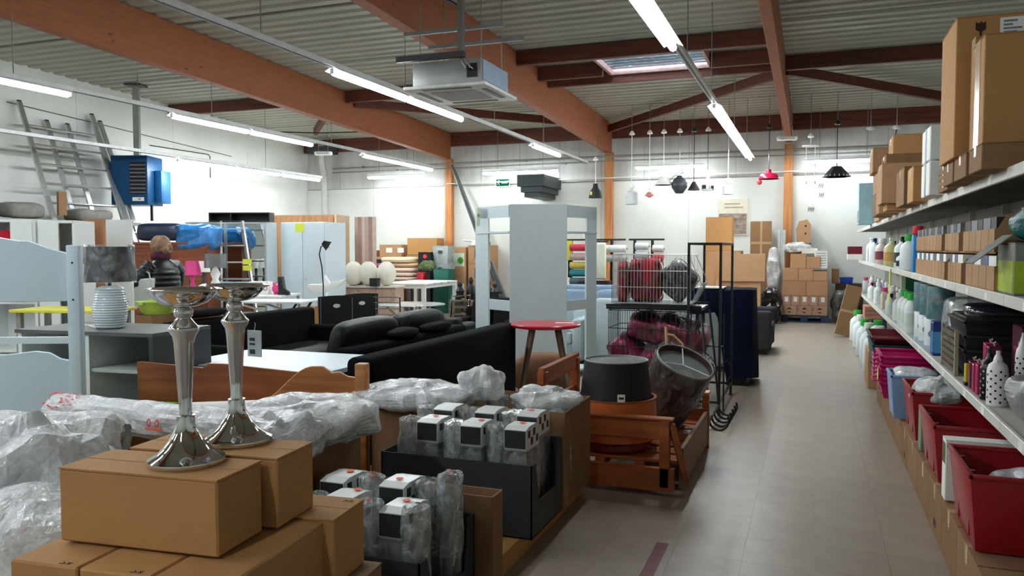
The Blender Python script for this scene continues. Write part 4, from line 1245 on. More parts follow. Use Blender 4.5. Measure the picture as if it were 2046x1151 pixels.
folding_chair('black chair with an oval handle hole next to the glass table', (-5.60, 9.08, 0), R(236))

# round glass table with chrome chairs, white table behind
gt_ = thing('glass_table', 'round glass table on crossed chrome legs', 'table', (-5.30, 10.02, 0))
MB().lathe([(0.0001, 0.715), (0.50, 0.715), (0.505, 0.72), (0.50, 0.725), (0.0001, 0.725)], 40).build('top', filmat('table_glass', '#cfe0df', 0.3, 0.4, 2.0), gt_, smooth=40)
for i in range(4):
    a = PI / 4 + i * PI / 2
    MB().tube([(0.34 * math.cos(a), 0.34 * math.sin(a), 0.71), (0.05 * math.cos(a), 0.05 * math.sin(a), 0.42), (-0.3 * math.cos(a + .5), -0.3 * math.sin(a + .5), 0.0)], 0.013, 8).build('leg', M_CHROME, gt_)
def ladder_chair(label, loc, rz):
    t = thing('chrome_chair', label, 'chair', loc, rz, 'chrome ladder-back chairs')
    MB().box(-0.19, 0.19, -0.19, 0.19, 0.43, 0.46).build('seat', M_BLACKP, t, bevel=0.012)
    for s in (-1, 1):
        MB().tube([(s * .19, 0.19, 0), (s * .19, 0.19, 0.5), (s * .19, 0.23, 0.88)], 0.012, 8).build('back_post', M_CHROME, t)
        MB().cyl((s * .18, -0.17, 0), (s * .18, -0.17, 0.43), 0.012, n=8).build('leg', M_CHROME, t)
    for z in (0.56, 0.64, 0.72, 0.80, 0.87):
        yy = 0.19 + max(0, z - 0.5) * 0.105
        MB().cyl((-0.19, yy, z), (0.19, yy, z), 0.008, n=8).build('rung', M_CHROME, t)
    return t
ladder_chair('chrome ladder-back chair at the near side of the glass table', (-5.22, 9.36, 0), R(190))
ladder_chair('chrome ladder-back chair turned aside by the glass table', (-4.62, 9.85, 0), R(255))
ladder_chair('chrome ladder-back chair facing away at the glass table', (-5.82, 9.95, 0), R(150))
wt = table4('dining_table', 'white dining table with thick square legs', (-8.05, 15.7, 0), R(4), 1.05, 1.9, 0.78, M_WHITE, 0.035, 0.08, apron=0.07)
for i in range(3):
    MB().box(0.527, 0.531, -0.45 + i * 0.4, -0.43 + i * 0.4, 0.745, 0.78).build('seam', M_DGREY, wt)
# ================================================================== CORNER UNIT, RED TABLE, CRATE, LAMPSHADES, CAGES
# V-shaped white corner shelving unit, point towards the viewer
cu_ = thing('corner_shelf_unit', 'tall white corner shelving unit with open wings behind the red table', 'shelf unit', (-2.95, 8.72, 0), R(20.5))
M_UNIT = mat('unit_white', '#cfdcdf', 0.4, var=0.02)
MB().box(-0.33, 0.33, -0.012, 0.012, 0, 2.01).build('front_panel', M_UNIT, cu_, bevel=0.003, seg=1)
for s in (-1, 1):
    a = R(52) * s
    Mw = T(s * 0.33, 0.012, 0) @ RZ(a)
    x0, x1 = (0, 0.62) if s > 0 else (-0.62, 0)
    e0, e1 = (0.40, 0.62) if s > 0 else (-0.66, -0.40)
    # end panel standing across the end of the wing, top rail, shelf, low rail
    MB().box(e0, e1, -0.012, 0.012, 0, 1.98, Mw).build('end_panel', M_UNIT, cu_)
    MB().box(x0, x1, -0.012, 0.012, 1.86, 2.0, Mw).build('top_rail', M_UNIT, cu_)
    MB().box(x0, x1, -0.02, 0.24, 1.68, 1.70, Mw).build('shelf', M_UNIT, cu_)
    MB().box(x0, x1, 0.0, 0.02, 0.78, 0.90, Mw).build('low_rail', M_UNIT, cu_)
    MB().box(x0, x1, -0.02, 0.24, 0.06, 0.08, Mw).build('shelf', M_UNIT, cu_)
pt = MB().box(-0.02, 0.02, -0.001, 0.001, -0.22, 0.0).build('price_strip', mat('cream_label', '#d9dcc6', 0.6), cu_, (-0.72, -0.47 + 0.9, 1.99), R(0))
pt.location = (-0.70, 0.36, 1.985)
MB().box(-0.014, 0.014, -0.002, -0.001, -0.11, -0.07).build('green_mark', mat('leaf_green', '#6f9a3c', 0.6), pt)

rt_ = thing('red_table', 'round red-topped table on four splayed wooden legs', 'table', (-2.40, 7.30, 0))
MB().lathe([(0.0001, 0.745), (0.30, 0.745), (0.335, 0.755), (0.345, 0.768), (0.345, 0.778), (0.338, 0.785), (0.0001, 0.786)], 48).build('top', mat('red_lacquer', '#b8203c', 0.25, var=0.05, spec=0.5), rt_, smooth=35)
M_LEGW = woodmat('leg_oak', '#7d6650', '#64503d', 'z', 0.5)
for i in range(4):
    a = R(20.5 + 45 + 90 * i)
    MB().cyl((0.17 * math.cos(a), 0.17 * math.sin(a), 0.745), (0.36 * math.cos(a), 0.36 * math.sin(a), 0), 0.030, 0.016, n=12).build('leg', M_LEGW, rt_, smooth=40)
nt_ = tag(MB().box(-0.09, 0.09, -0.03, 0.03, 0, 0.004).build('paper_card', M_PAPER, None, (-2.22, 7.36, 0.786), R(15)), 'white paper card on the red table top', 'card')
# brown hessian sack behind the table legs
tag(MB().blob((0, 0, 0.2), (0.34, 0.22, 0.22), 0.6, 12, 20, rn=0.04, seed=3).build('burlap_sack', mat('hessian', '#7c5a42', 0.9, var=0.15, bump=0.3, bscale=80), None, (-2.60, 7.95, 0), R(10), smooth=60), 'slumped brown sack on the floor behind the red table', 'sack')

# wooden daybed frame / planter holding the lampshades
M_ORW = woodmat('orange_pine', '#a2572b', '#86411c', 'x', 0.4, 2.0)
M_ORWY = woodmat('orange_pine_y', '#a2572b', '#86411c', 'y', 0.4, 2.0)
cr = thing('wooden_bench_frame', 'orange-stained wooden bench frame holding the big lampshades', 'bench frame', (-1.17, 5.42, 0))
X0, X1, Y0, Y1 = -0.46, 0.44, -0.62, 0.70
# far-left back: two rails along y on two posts
for y in (Y0 + 0.12, Y1 - 0.45):
    MB().box(X0 - 0.03, X0 + 0.03, y - 0.03, y + 0.03, 0, 0.70).build('post', M_ORWY, cr, bevel=0.004, seg=1)
MB().box(X0 - 0.02, X0 + 0.02, Y0 + 0.08, Y1 - 0.40, 0.62, 0.73).build('back_rail', M_ORWY, cr, bevel=0.004, seg=1)
MB().box(X0 - 0.015, X0 + 0.015, Y0 + 0.1, Y1 - 0.40, 0.44, 0.50).build('back_rail', M_ORWY, cr, bevel=0.004, seg=1)
# front rail and posts
MB().box(X0 - 0.02, X1 - 0.06, Y0 + 0.02, Y0 + 0.05, 0.34, 0.46).build('front_rail', M_ORW, cr, bevel=0.004, seg=1)
MB().box(X0 - 0.02, X1 - 0.04, Y0, Y0 + 0.07, 0.46, 0.475).build('rail_cap', M_ORW, cr, bevel=0.003, seg=1)
MB().box(X1 - 0.12, X1 - 0.06, Y0, Y0 + 0.06, 0.05, 0.46).build('post', M_ORW, cr, bevel=0.004, seg=1)
MB().bar((X1 - 0.05, Y0 + 0.03, 0.44), (X1 + 0.03, Y0 + 0.06, 0.10), 0.05, 0.035).build('brace', M_ORW, cr)
# aisle side board and back end plank on a leg
MB().box(X1 - 0.012, X1 + 0.012, Y0 + 0.1, Y1, 0.03, 0.28).build('side_board', woodmat('raw_board', '#8a6a4c', '#755539', 'y', 0.6), cr)
MB().box(X1 - 0.30, X1 + 0.02, Y1 - 0.02, Y1 + 0.10, 0.40, 0.42).build('end_plank', woodmat('bright_pine', '#c5823c', '#ab6a2a', 'x', 0.4), cr, bevel=0.003, seg=1)
MB().box(X1 - 0.03, X1 + 0.02, Y1 - 0.02, Y1 + 0.03, 0, 0.40).build('leg', M_ORW, cr)
# slatted base
for i in range(7):
    MB().box(X0, X1 - 0.02, Y0 + 0.06 + i * 0.185, Y0 + 0.20 + i * 0.185, 0.19, 0.21).build('slat', M_ORW, cr, bevel=0.003, seg=1)
for x in (X0 + 0.15, X0 + 0.40, X0 + 0.65):
    MB().box(x - 0.03, x + 0.03, Y0 + 0.05, Y1, 0.14, 0.19).build('bearer', M_ORWY, cr)
MB().box(X0, X1 - 0.03, Y0 - 0.0, Y0 + 0.04, 0.03, 0.17).build('base_board', M_ORW, cr)
MB().box(X0, X1, Y1 - 0.04, Y1 - 0.015, 0.03, 0.3).build('base_board', M_ORW, cr)

# red disc tabletop lying in the bench
rd = thing('red_disc', 'glossy dark red round board lying inside the bench frame', 'board', (-1.20, 5.10, 0.212))
MB().lathe([(0.0001, 0), (0.235, 0), (0.25, 0.02), (0.25, 0.05), (0.24, 0.06), (0.0001, 0.06)], 44).build('board', mat('oxblood_gloss', '#5e1418', 0.12, var=0.06, spec=0.6), rd, smooth=35)
MB().lathe([(0.0001, 0.0605), (0.22, 0.0605), (0.22, 0.062), (0.0001, 0.062)], 44).build('top_inlay', woodmat('inlay_orange', '#b5612c', '#9a4a1e', 'x', 0.25), rd)
# orange lampshade with the black one nested in it
osd = thing('lampshade', 'large orange lampshade in the bench frame under the black one', 'lampshade', (-1.20, 5.14, 0.275), 0, 'big drum lampshades')
MB().lathe([(0.275, 0.0), (0.262, 0.26), (0.255, 0.26), (0.268, 0.0)], 48, closed=True).build('shade', mat('orange_shade', '#b9602a', 0.35, var=0.06, spec=0.5), osd, smooth=50)
MB().lathe([(0.263, 0.250), (0.268, 0.262), (0.250, 0.262), (0.254, 0.250)], 48, closed=True).build('rim', mat('orange_rim', '#a05a34', 0.35), osd, smooth=40)
MB().tube([(-0.25, 0, 0.05), (0, 0, 0.04), (0.25, 0, 0.05)], 0.006, 6).build('spider', M_STEEL, osd)
bsd = thing('lampshade', 'black drum lampshade with a price label on top of the orange one', 'lampshade', (-1.20, 5.15, 0.50), 0, 'big drum lampshades')
MB().lathe([(0.237, 0.0), (0.207, 0.275), (0.203, 0.275), (0.232, 0.0)], 48, closed=True).build('shade', mat('black_shade', '#17191b', 0.6, var=0.15, scale=4), bsd, smooth=50)
MB().lathe([(0.0001, 0.262), (0.203, 0.262), (0.203, 0.266), (0.0001, 0.266)], 48).build('diffuser', filmat('diffuser_film', '#b9c4c4', 0.5, 0.6, 4.0), bsd)
MB().lathe([(0.207, 0.266), (0.210, 0.276), (0.202, 0.276), (0.203, 0.266)], 48, closed=True).build('rim', mat('grey_rim', '#9fa5a3', 0.5), bsd)
pl_ = MB().box(-0.024, 0.024, -0.001, 0.001, -0.035, 0.035, T(0.085, -0.216, 0.045) @ RZ(0.38) @ RX(-0.1)).build('price_label', M_PAPER, bsd)
MB().box(-0.016, 0.016, -0.0022, -0.001, 0.004, 0.018, T(0.085, -0.216, 0.045) @ RZ(0.38) @ RX(-0.1)).build('barcode', M_BLACKP, pl_)
# tilted brown shade in clear film
Mt = T(0, 0, 0) @ RZ(R(-10)) @ RY(R(26)) @ RX(R(12))
tsd = thing('lampshade', 'tilted brown lampshade wrapped in clear film behind the black one', 'lampshade', (-1.02, 5.80, 0.27), 0, 'big drum lampshades')
MB().lathe([(0.150, 0.0), (0.182, 0.16), (0.200, 0.50), (0.196, 0.50), (0.178, 0.16), (0.146, 0.0)], 44, (0, 0, 0), Mt, closed=True).build('shade', mat('chocolate_shade', '#3a2320', 0.6, var=0.1), tsd, smooth=50)
MB().lathe([(0.151, -0.01), (0.157, 0.03), (0.15, 0.03), (0.145, -0.01)], 44, (0, 0, 0), Mt, closed=True).build('rim', mat('grey_rim', '#9fa5a3', 0.5), tsd, smooth=50)
MB().lathe([(0.205, 0.49), (0.209, 0.505), (0.200, 0.508), (0.199, 0.49)], 44, (0, 0, 0), Mt, closed=True).build('rim', mat('grey_rim', '#9fa5a3', 0.5), tsd, smooth=50)
MB().lathe([(0.0001, 0.46), (0.198, 0.46)], 44, (0, 0, 0), Mt).build('diffuser', filmat('diffuser_film', '#b9c4c4', 0.5, 0.6, 4.0), tsd)
mb = MB()
for i in range(3):
    a = 2 * PI * i / 3
    mb.cyl(Mt @ Vector((0, 0, 0.47)), Mt @ Vector((0.198 * math.cos(a), 0.198 * math.sin(a), 0.495)), 0.004, n=6)
mb.build('spider', M_PAPER, tsd)
fv, ff = [], []
n, k = 40, 8
for i in range(k + 1):
    for j in range(n):
        a = 2 * PI * j / n
        z = -0.02 + 0.545 * i / k
        r = 0.165 + 0.05 * min(1, i / k * 1.4) + noise.noise(Vector((math.cos(a) * 4, math.sin(a) * 4, z * 8))) * 0.016
        fv.append(Mt @ Vector((r * math.cos(a), r * math.sin(a), z)))
for i in range(k):
    for j in range(n):
        ff.append((i * n + j, i * n + (j + 1) % n, (i + 1) * n + (j + 1) % n, (i + 1) * n + j))
MB().add(fv, ff).build('film_wrap', filmat('shade_film', '#f0f4f5', 0.02, 0.30, 7.0), tsd)

# curled metal stands
def curl(name, label, loc, m, r, pts, n_hoop, dx, size):
    t = thing(name, label, 'stand', loc)
    for p in pts:
        MB().tube(p, r, 8).build('leg', m, t, smooth=60)
    for i in range(n_hoop):
        q = []
        for k in range(11):
            a = PI * (0.0 + k / 10 * 1.15)
            q.append((size * (1 - math.cos(a)) * 0.5 + 0.0 + i * dx[0], i * dx[1], size * 0.5 - size * 0.55 * math.sin(a) * (1 if k < 10 else 0.8) + i * dx[2]))
        MB().tube(q, r, 8).build('hook', m, t, smooth=60)
    return t
curl('hook_stand', 'black metal stand with five curled hooks at the aisle edge', (-0.78, 6.72, 0.012), M_BLACK, 0.010,
     [[(0, 0, 0.06), (-0.05, 0.12, 0.55), (-0.10, 0.25, 0.92)], [(0.02, 0.52, 0.10), (-0.03, 0.60, 0.55), (-0.08, 0.62, 0.95)], [(0, 0, 0.06), (0.02, 0.52, 0.10)]],
     5, (0.005, 0.13, 0.006), 0.16)
curl('hook_stand', 'small brass-coloured wire stand with curled hooks by the wooden bench', (-0.93, 6.62, 0.008), mat('brass_wire', '#b7a46a', 0.35, metal=0.8), 0.006,
     [[(0, 0, 0.03), (-0.03, 0.05, 0.45)], [(0, 0.24, 0.03), (-0.03, 0.2, 0.45)], [(0, 0, 0.03), (0, 0.24, 0.03)]], 3, (0.0, 0.12, 0.0), 0.10)
# cane plant frame
cf = thing('cane_frame', 'pale cane plant stand with an arched top beside the hook stands', 'plant stand', (-1.02, 6.55, 0))
M_CANE = mat('pale_cane', '#c9ab7c', 0.5, var=0.08)
MB().tube([(-0.05, 0, 0), (-0.10, 0.04, 0.86)], 0.012, 8).build('post', M_CANE, cf)
MB().tube([(0.08, 0.1, 0), (0.06, 0.1, 0.55), (0.03, 0.08, 0.72), (-0.04, 0.05, 0.79), (-0.10, 0.04, 0.80)], 0.009, 8).build('arch', M_CANE, cf, smooth=60)
MB().tube([(-0.09, 0.03, 0.62), (0.06, 0.1, 0.62)], 0.009, 8).build('crossbar', M_CANE, cf)
MB().tube([(-0.08, 0.03, 0.45), (0.06, 0.1, 0.58)], 0.007, 8).build('crossbar', M_CANE, cf)
tag(MB().box(-0.04, 0.04, -0.035, 0.035, 0, 0.07).build('orange_candle', mat('orange_wax', '#c98650', 0.6), None, (-1.03, 6.62, 0.632), 0.3, bevel=0.008), 'small orange block sitting on the cane plant stand', 'candle')
# tangle of black wire hooks hanging behind
tw = thing('wire_rack', 'tangled black wire shelf brackets beside the pale sofa', 'wire rack', (-0.90, 7.35, 0))
random.seed(8)
for i in range(9):
    x, y, z = random.uniform(-.12, .12), random.uniform(-.15, .25), random.uniform(.35, .75)
    a = random.uniform(0, 6)
    MB().tube([(x, y, z), (x + .1 * math.cos(a), y + .05, z + .08), (x + .16 * math.cos(a), y + .1 * math.sin(a), z - .02), (x + .1 * math.cos(a), y, z - .12)], 0.006, 6).build('bracket', (M_BLACK, M_STEEL)[i % 3 == 0], tw, smooth=60)
for x in (-0.15, 0.15):
    MB().cyl((x, 0.2, 0), (x, 0.2, 0.9), 0.008, n=6).build('upright', M_BLACK, tw)
MB().cyl((-0.15, 0.2, 0.6), (0.15, 0.2, 0.6), 0.008, n=6).build('crossbar', M_BLACK, tw)

# wire cages
def cage(name, label, loc, w, d, h, m, step, slope=0.0, rows=2, r=0.003):
    t = thing(name, label, 'wire cage', loc)
    def wallp(p, q, sl=0.0):
        mb = MB()
        p, q = Vector(p), Vector(q)
        n = max(2, int((q - p).length / step))
        for i in range(n + 1):
            a = p.lerp(q, i / n)
            mb.cyl(a, a + Vector((0, 0, h)), r, n=4, cap=False)
        for k in range(rows + 2):
            z = Vector((0, 0, h * k / (rows + 1)))
            mb.cyl(p + z, q + z, r * 1.4, n=5)
        return mb
    A, B, C, D_ = (-w / 2, -d / 2, 0), (w / 2, -d / 2, 0), (w / 2, d / 2, 0), (-w / 2, d / 2, 0)
    wallp(A, B).build('front_grid', m, t)
    wallp(D_, C).build('back_grid', m, t)
    wallp(A, D_).build('side_grid', m, t)
    if slope:
        mb = MB()
        for i in range(9):
            y = -d / 2 + d * i / 8
            mb.tube([(w / 2, y, 0), (w / 2 + slope, y, h * 0.42)], r, 4)
        mb.tube([(w / 2 + slope, -d / 2, h * .42), (w / 2 + slope, d / 2, h * .42)], r * 1.5, 5)
        mb.tube([(w / 2 + slope, -d / 2, h * .42), (w / 2 - 0.02, -d / 2, h)], r * 1.5, 5)
        mb.tube([(w / 2 + slope, d / 2, h * .42), (w / 2 - 0.02, d / 2, h)], r * 1.5, 5)
        mb.build('sloped_lip', m, t)
    else:
        wallp(B, C).build('side_grid', m, t)
    MB().box(-w / 2, w / 2, -d / 2, d / 2, -0.004, 0.004).build('floor_tray', M_BLACKP if m == M_BLACK else mat('tray_grey', '#7d8585', 0.5), t)
    return t
M_WIRE = mat('zinc_wire', '#b9bcba', 0.4, metal=0.7)
cage('wire_basket', 'silver wire basket full of red pillows on the black cage', (-1.42, 7.72, 0.985), 0.74, 0.48, 0.46, M_WIRE, 0.03, slope=0.10, r=0.0025)
cage('wire_cage', 'black wire cage full of magenta pillows', (-1.40, 7.70, 0.06), 0.82, 0.52, 0.86, M_BLACK, 0.045, rows=4, r=0.003)
ctp = thing('cage_lid', 'black tray between the silver basket and the black cage', 'tray', (-1.40, 7.70, 0.93))
MB().box(-0.43, 0.46, -0.28, 0.28, 0, 0.03).build('tray', M_BLACKP, ctp, bevel=0.006)
for s in (-1, 1):
    MB().box(-0.43, 0.46, s * .28 - .006, s * .28 + .006, 0.03, 0.048).build('lip', M_BLACKP, ctp)
for i, (x, y) in enumerate(((-0.36, -.22), (0.36, -.22), (-.36, .22), (.36, .22))):
    pass
M_REDP = mat('red_pillow', '#a81c2c', 0.6, var=0.12)
M_MAGP = mat('magenta_pillow', '#96134a', 0.35, var=0.2, scale=7, spec=0.6)
M_CLEARP = filmat('pillow_film', '#f4f6f6', 0.0, 0.16, 8.0, 0.06)
def pillow(label, loc, s, M, m, seed, film=True, group=None):
    t = thing('pillow', label, 'pillow', loc, 0, group)
    MB().blob((0, 0, 0), s, 0.36, 12, 24, M, rn=0.02, seed=seed, fr=5).build('cushion', m, t, smooth=60)
    if film:
        MB().blob((0, 0, 0), (s[0] * 1.05, s[1] * 1.1, s[2] * 1.05), 0.34, 16, 28, M, rn=0.03, seed=seed + 9, fr=9).build('film_wrap', M_CLEARP, t)
    return t
pillow('upright red pillow in clear film in the silver basket', (-1.50, 7.68, 1.20), (0.15, 0.07, 0.20), RX(0.15) @ RZ(0.1), M_REDP, 1, group='pillows in the silver basket')
pillow('red pillow on edge at the end of the silver basket', (-1.72, 7.70, 1.18), (0.05, 0.16, 0.19), RZ(0.1), M_REDP, 2, group='pillows in the silver basket')
pillow('silver and red patterned pillow tilted in the silver basket', (-1.20, 7.72, 1.20), (0.155, 0.07, 0.155), RX(0.2) @ RY(0.7), mat('patterned_pillow', '#6d6a70', 0.3, var=0.95, scale=22), 3, group='pillows in the silver basket')
for i, (x, y, z, a, lb) in enumerate(((-1.60, 7.66, 0.45, 0.9, 'magenta pillow in film at the upright end of the black cage'), (-1.28, 7.68, 0.48, -0.2, 'magenta pillow in film lying across the black cage'),
                                      (-1.40, 7.72, 0.74, 0.15, 'topmost magenta pillow in the black cage'), (-1.14, 7.66, 0.70, 0.3, 'magenta pillow poking out over the hook stands'))):
    pillow(lb, (x, y, z), (0.25, 0.20, 0.11), RY(a) @ RX(0.2), M_MAGP, 20 + i, group='magenta pillows in the black cage')

# black tube frame
tf = thing('display_stand', 'tall black square-tube display frame beside the cages', 'display frame', (-0.905, 7.88, 0))
for x in (-0.14, 0.14):
    for y in (-0.55, 0.55):
        MB().box(x - .011, x + .011, y - .011, y + .011, 0, 1.555).build('post', M_BLACK, tf)
    for z in (1.545, 0.12):
        MB().box(x - .010, x + .010, -0.539, 0.539, z - .01, z + .01).build('rail', M_BLACK, tf)
for y in (-0.55, 0.55):
    for z in (1.545, 0.12):
        MB().box(-0.129, 0.129, y - .010, y + .010, z - .01, z + .01).build('rail', M_BLACK, tf)

# navy cloth draped over a stack at the aisle
nv = thing('draped_table', 'high table draped with navy cloth at the aisle edge', 'draped table', (-0.93, 9.32, 0))
M_NAVY = mat('navy_cloth', '#10172b', 0.9, var=0.25, scale=3, bump=0.2, bscale=20, spec=0.1)
MB().box(-0.30, 0.30, -0.30, 0.30, 0.98, 1.04).build('top', M_BLACKP, nv)
MB().box(0.06, 0.28, -0.28, 0.28, 0, 0.98).build('pedestal', M_BLACKP, nv)
for yy in (-0.26, 0.26):
    MB().box(-0.28, -0.25, yy - .015, yy + .015, 0, 0.98).build('leg', M_BLACK, nv)
vs, fs = [], []
n, k = 72, 14
for i in range(k + 1):
    u = i / k
    for j in range(n):
        a = 2 * PI * j / n
        c, s_ = math.cos(a), math.sin(a)
        kx = min(1, max(0, (c / max(abs(c), abs(s_)) + 0.15) / 0.35))
        zb = 0.80 + (0.07 - 0.80) * kx * kx * (3 - 2 * kx)
        z = 1.06 - max(0, u - 0.28) / 0.72 * (1.06 - zb)
        q = max(abs(c), abs(s_))
        flare = 1.0 + 0.10 * max(0, u - 0.3) + (0.05 * max(0, u - 0.3) * math.sin(9 * a + 1.3 * math.sin(3 * a)))
        rr = 0.35 * min(1, u / 0.28) / (q ** 0.85) * flare
        vs.append((rr * c, rr * s_, z + 0.012 * math.sin(5 * a) * (u < 0.29) * u * 2 - 0.03 * (u >= 0.999) * math.sin(2 * a + .5)))
for i in range(k):
    for j in range(n):
        fs.append((i * n + j, i * n + (j + 1) % n, (i + 1) * n + (j + 1) % n, (i + 1) * n + j))
MB().add(vs, fs).build('cloth', M_NAVY, nv, smooth=60)
tag(MB().box(-0.19, 0.12, -0.16, 0.16, 0, 0.012).build('white_tray', M_WHITE, None, (-1.02, 9.12, 1.066), R(0)), 'flat white board on the navy draped table', 'board')
# ================================================================== RIGHT-HAND SHELVING
XS = 0.78
SH = (0.74, 1.295, 1.845)          # tops of the three shelves
M_RAIL = mat('shelf_enamel', '#d6d6cc', 0.4, var=0.04)
M_SHELF = mat('shelf_grey', '#b9b9b2', 0.5, var=0.05)
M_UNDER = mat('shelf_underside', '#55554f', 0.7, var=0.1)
bay_y = [2.75 + 1.25 * i for i in range(11)] + [16.5]
for i in range(11):
    y0, y1 = bay_y[i], bay_y[i + 1]
    L = y1 - y0
    t = thing('shelf_bay', 'cream metal shelving bay along the aisle, %s from the camera end' % ORD[i], 'shelving', (XS, y0, 0), 0, 'shelving bays')
    for z in SH:
        MB().box(0.02, 0.50, 0.002, L - 0.002, z - 0.018, z).build('shelf', M_SHELF, t)
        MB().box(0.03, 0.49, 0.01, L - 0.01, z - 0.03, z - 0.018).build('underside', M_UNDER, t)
        MB().box(0.0, 0.02, 0.002, L - 0.002, z - 0.045, z + 0.006).build('price_rail', M_RAIL, t, bevel=0.003, seg=1)
        for k in range(2):
            MB().box(-0.0015, 0.0, L * (0.3 + 0.4 * k) - 0.035, L * (0.3 + 0.4 * k) + 0.035, z - 0.038, z - 0.005).build('price_ticket', M_PAPER, t)
    MB().box(0.50, 0.51, 0.0, L, 0.02, 2.02).build('back_panel', M_SHELF, t)
    MB().box(0.46, 0.50, -0.015, 0.015, 0, 2.1).build('upright', M_RAIL, t)
    MB().box(0.18, 0.50, 0.0, L, 0.0, 0.12).build('plinth', M_SHELF, t)

def pos(i, n):
    return ORD[i]
random.seed(21)
# ---- cartons on the floor under the bins, front faces at x = 0.62
y = 3.1
k = 0
while y < 8.6:
    L = random.choice((0.40, 0.46, 0.52))
    c = carton('floor_carton', 'low brown carton on the floor under the shelving, %s from the camera' % ORD[k], (0.785, y + L / 2, 0), (0.33, L - 0.008, random.uniform(0.262, 0.272)), 0, m=M_CARDD, group='cartons under the shelving')
    if k in (3, 6):
        MB().box(-0.1662, -0.165, -0.05, 0.02, 0.05, 0.09).build('print', M_INK, c)
    y += L
    k += 1
# ---- bins
M_REDB = mat('red_plastic', '#8e111a', 0.35, var=0.06, spec=0.45)
M_BLUB = mat('pale_blue_plastic', '#7f9fc6', 0.35, var=0.05)
def bin_(name, label, loc, sx, sy, h, m, group=None, rim=0.02):
    t = thing(name, label, 'bin', loc, 0, group)
    def ring(f, z):
        return [(-sx / 2 * f, -sy / 2 * f, z), (sx / 2 * f, -sy / 2 * f, z), (sx / 2 * f, sy / 2 * f, z), (-sx / 2 * f, sy / 2 * f, z)]
    vs = ring(0.84, 0) + ring(0.97, h) + ring(0.945, h) + ring(0.82, 0.008)
    fs = [(3, 2, 1, 0)] + [(i + 4 * k, (i + 1) % 4 + 4 * k, (i + 1) % 4 + 4 * k + 4, i + 4 * k + 4) for k in range(3) for i in range(4)] + [(12, 13, 14, 15)]
    MB().add(vs, fs).build('body', m, t, bevel=0.012, seg=2)
    rm = MB()
    for (a, b_, c, d) in ((-sx / 2, sx / 2, -sy / 2, -sy / 2 + rim), (-sx / 2, sx / 2, sy / 2 - rim, sy / 2), (-sx / 2, -sx / 2 + rim, -sy / 2, sy / 2), (sx / 2 - rim, sx / 2, -sy / 2, sy / 2)):
        rm.box(a, b_, c, d, h - 0.012, h + 0.008)
    rm.build('rim', m, t, bevel=0.005, seg=2)
    for s in (-1, 1):
        MB().box(-sx / 2 - 0.008, -sx / 2 + 0.012, s * sy * 0.22 - 0.012, s * sy * 0.22 + 0.012, h * 0.1, h - 0.01, T(0.035, 0, 0)).build('rib', m, t)
    return t
b3 = bin_('storage_bin', 'red plastic bin nearest the camera under the shelving', (0.83, 3.88, 0.275), 0.46, 0.56, 0.315, M_REDB, 'red storage bins')
b2_ = bin_('storage_bin', 'empty red plastic bin in the middle of the three', (0.83, 4.93, 0.275), 0.46, 0.62, 0.30, M_REDB, 'red storage bins')
b1_ = bin_('storage_bin', 'red plastic bin full of film-wrapped bottles', (0.83, 5.90, 0.275), 0.46, 0.60, 0.31, M_REDB, 'red storage bins')
wb_ = carton('white_carton', 'narrow white carton squeezed between two red bins', (0.83, 4.385, 0.275), (0.42, 0.10, 0.30), 0, m=M_PAPER, tape=False)
MB().box(-0.2112, -0.21, -0.045, 0.045, 0.18, 0.28).build('print', mat('olive_print', '#56603a', 0.6), wb_)
gb_ = carton('green_carton', 'slim green carton beside the middle red bin', (0.83, 5.42, 0.275), (0.40, 0.12, 0.26), 0, m=mat('sage_card', '#7f9076', 0.6), tape=False)
bbn = bin_('storage_bin', 'pale blue plastic bin with a clear liner', (0.73, 6.52, 0.272), 0.38, 0.40, 0.31, M_BLUB)
lump('film_bag', 'clear liner bag puffed over the pale blue bin', (0.73, 6.52, 0.575), (0.15, 0.17, 0.05), 31, 0.03, 12)
lump('film_bag', 'film-wrapped grey goods heaped in the red bin', (0.80, 5.80, 0.57), (0.17, 0.20, 0.09), 33, 0.05, 12, core=mat('grey_goods', '#7b7d78', 0.5, var=0.2))
lump('film_bag', 'blue and teal packets in the nearest red bin', (0.88, 3.86, 0.47), (0.15, 0.20, 0.09), 35, 0.03, 12, core=mat('teal_blue_goods', '#1f4a6a', 0.4, var=0.4))
M_GCAP = mat('green_cap', '#3fae4a', 0.4, var=0.05)
M_CLRB = filmat('clear_bottle', '#e6efe8', 0.15, 0.35, 4.0)
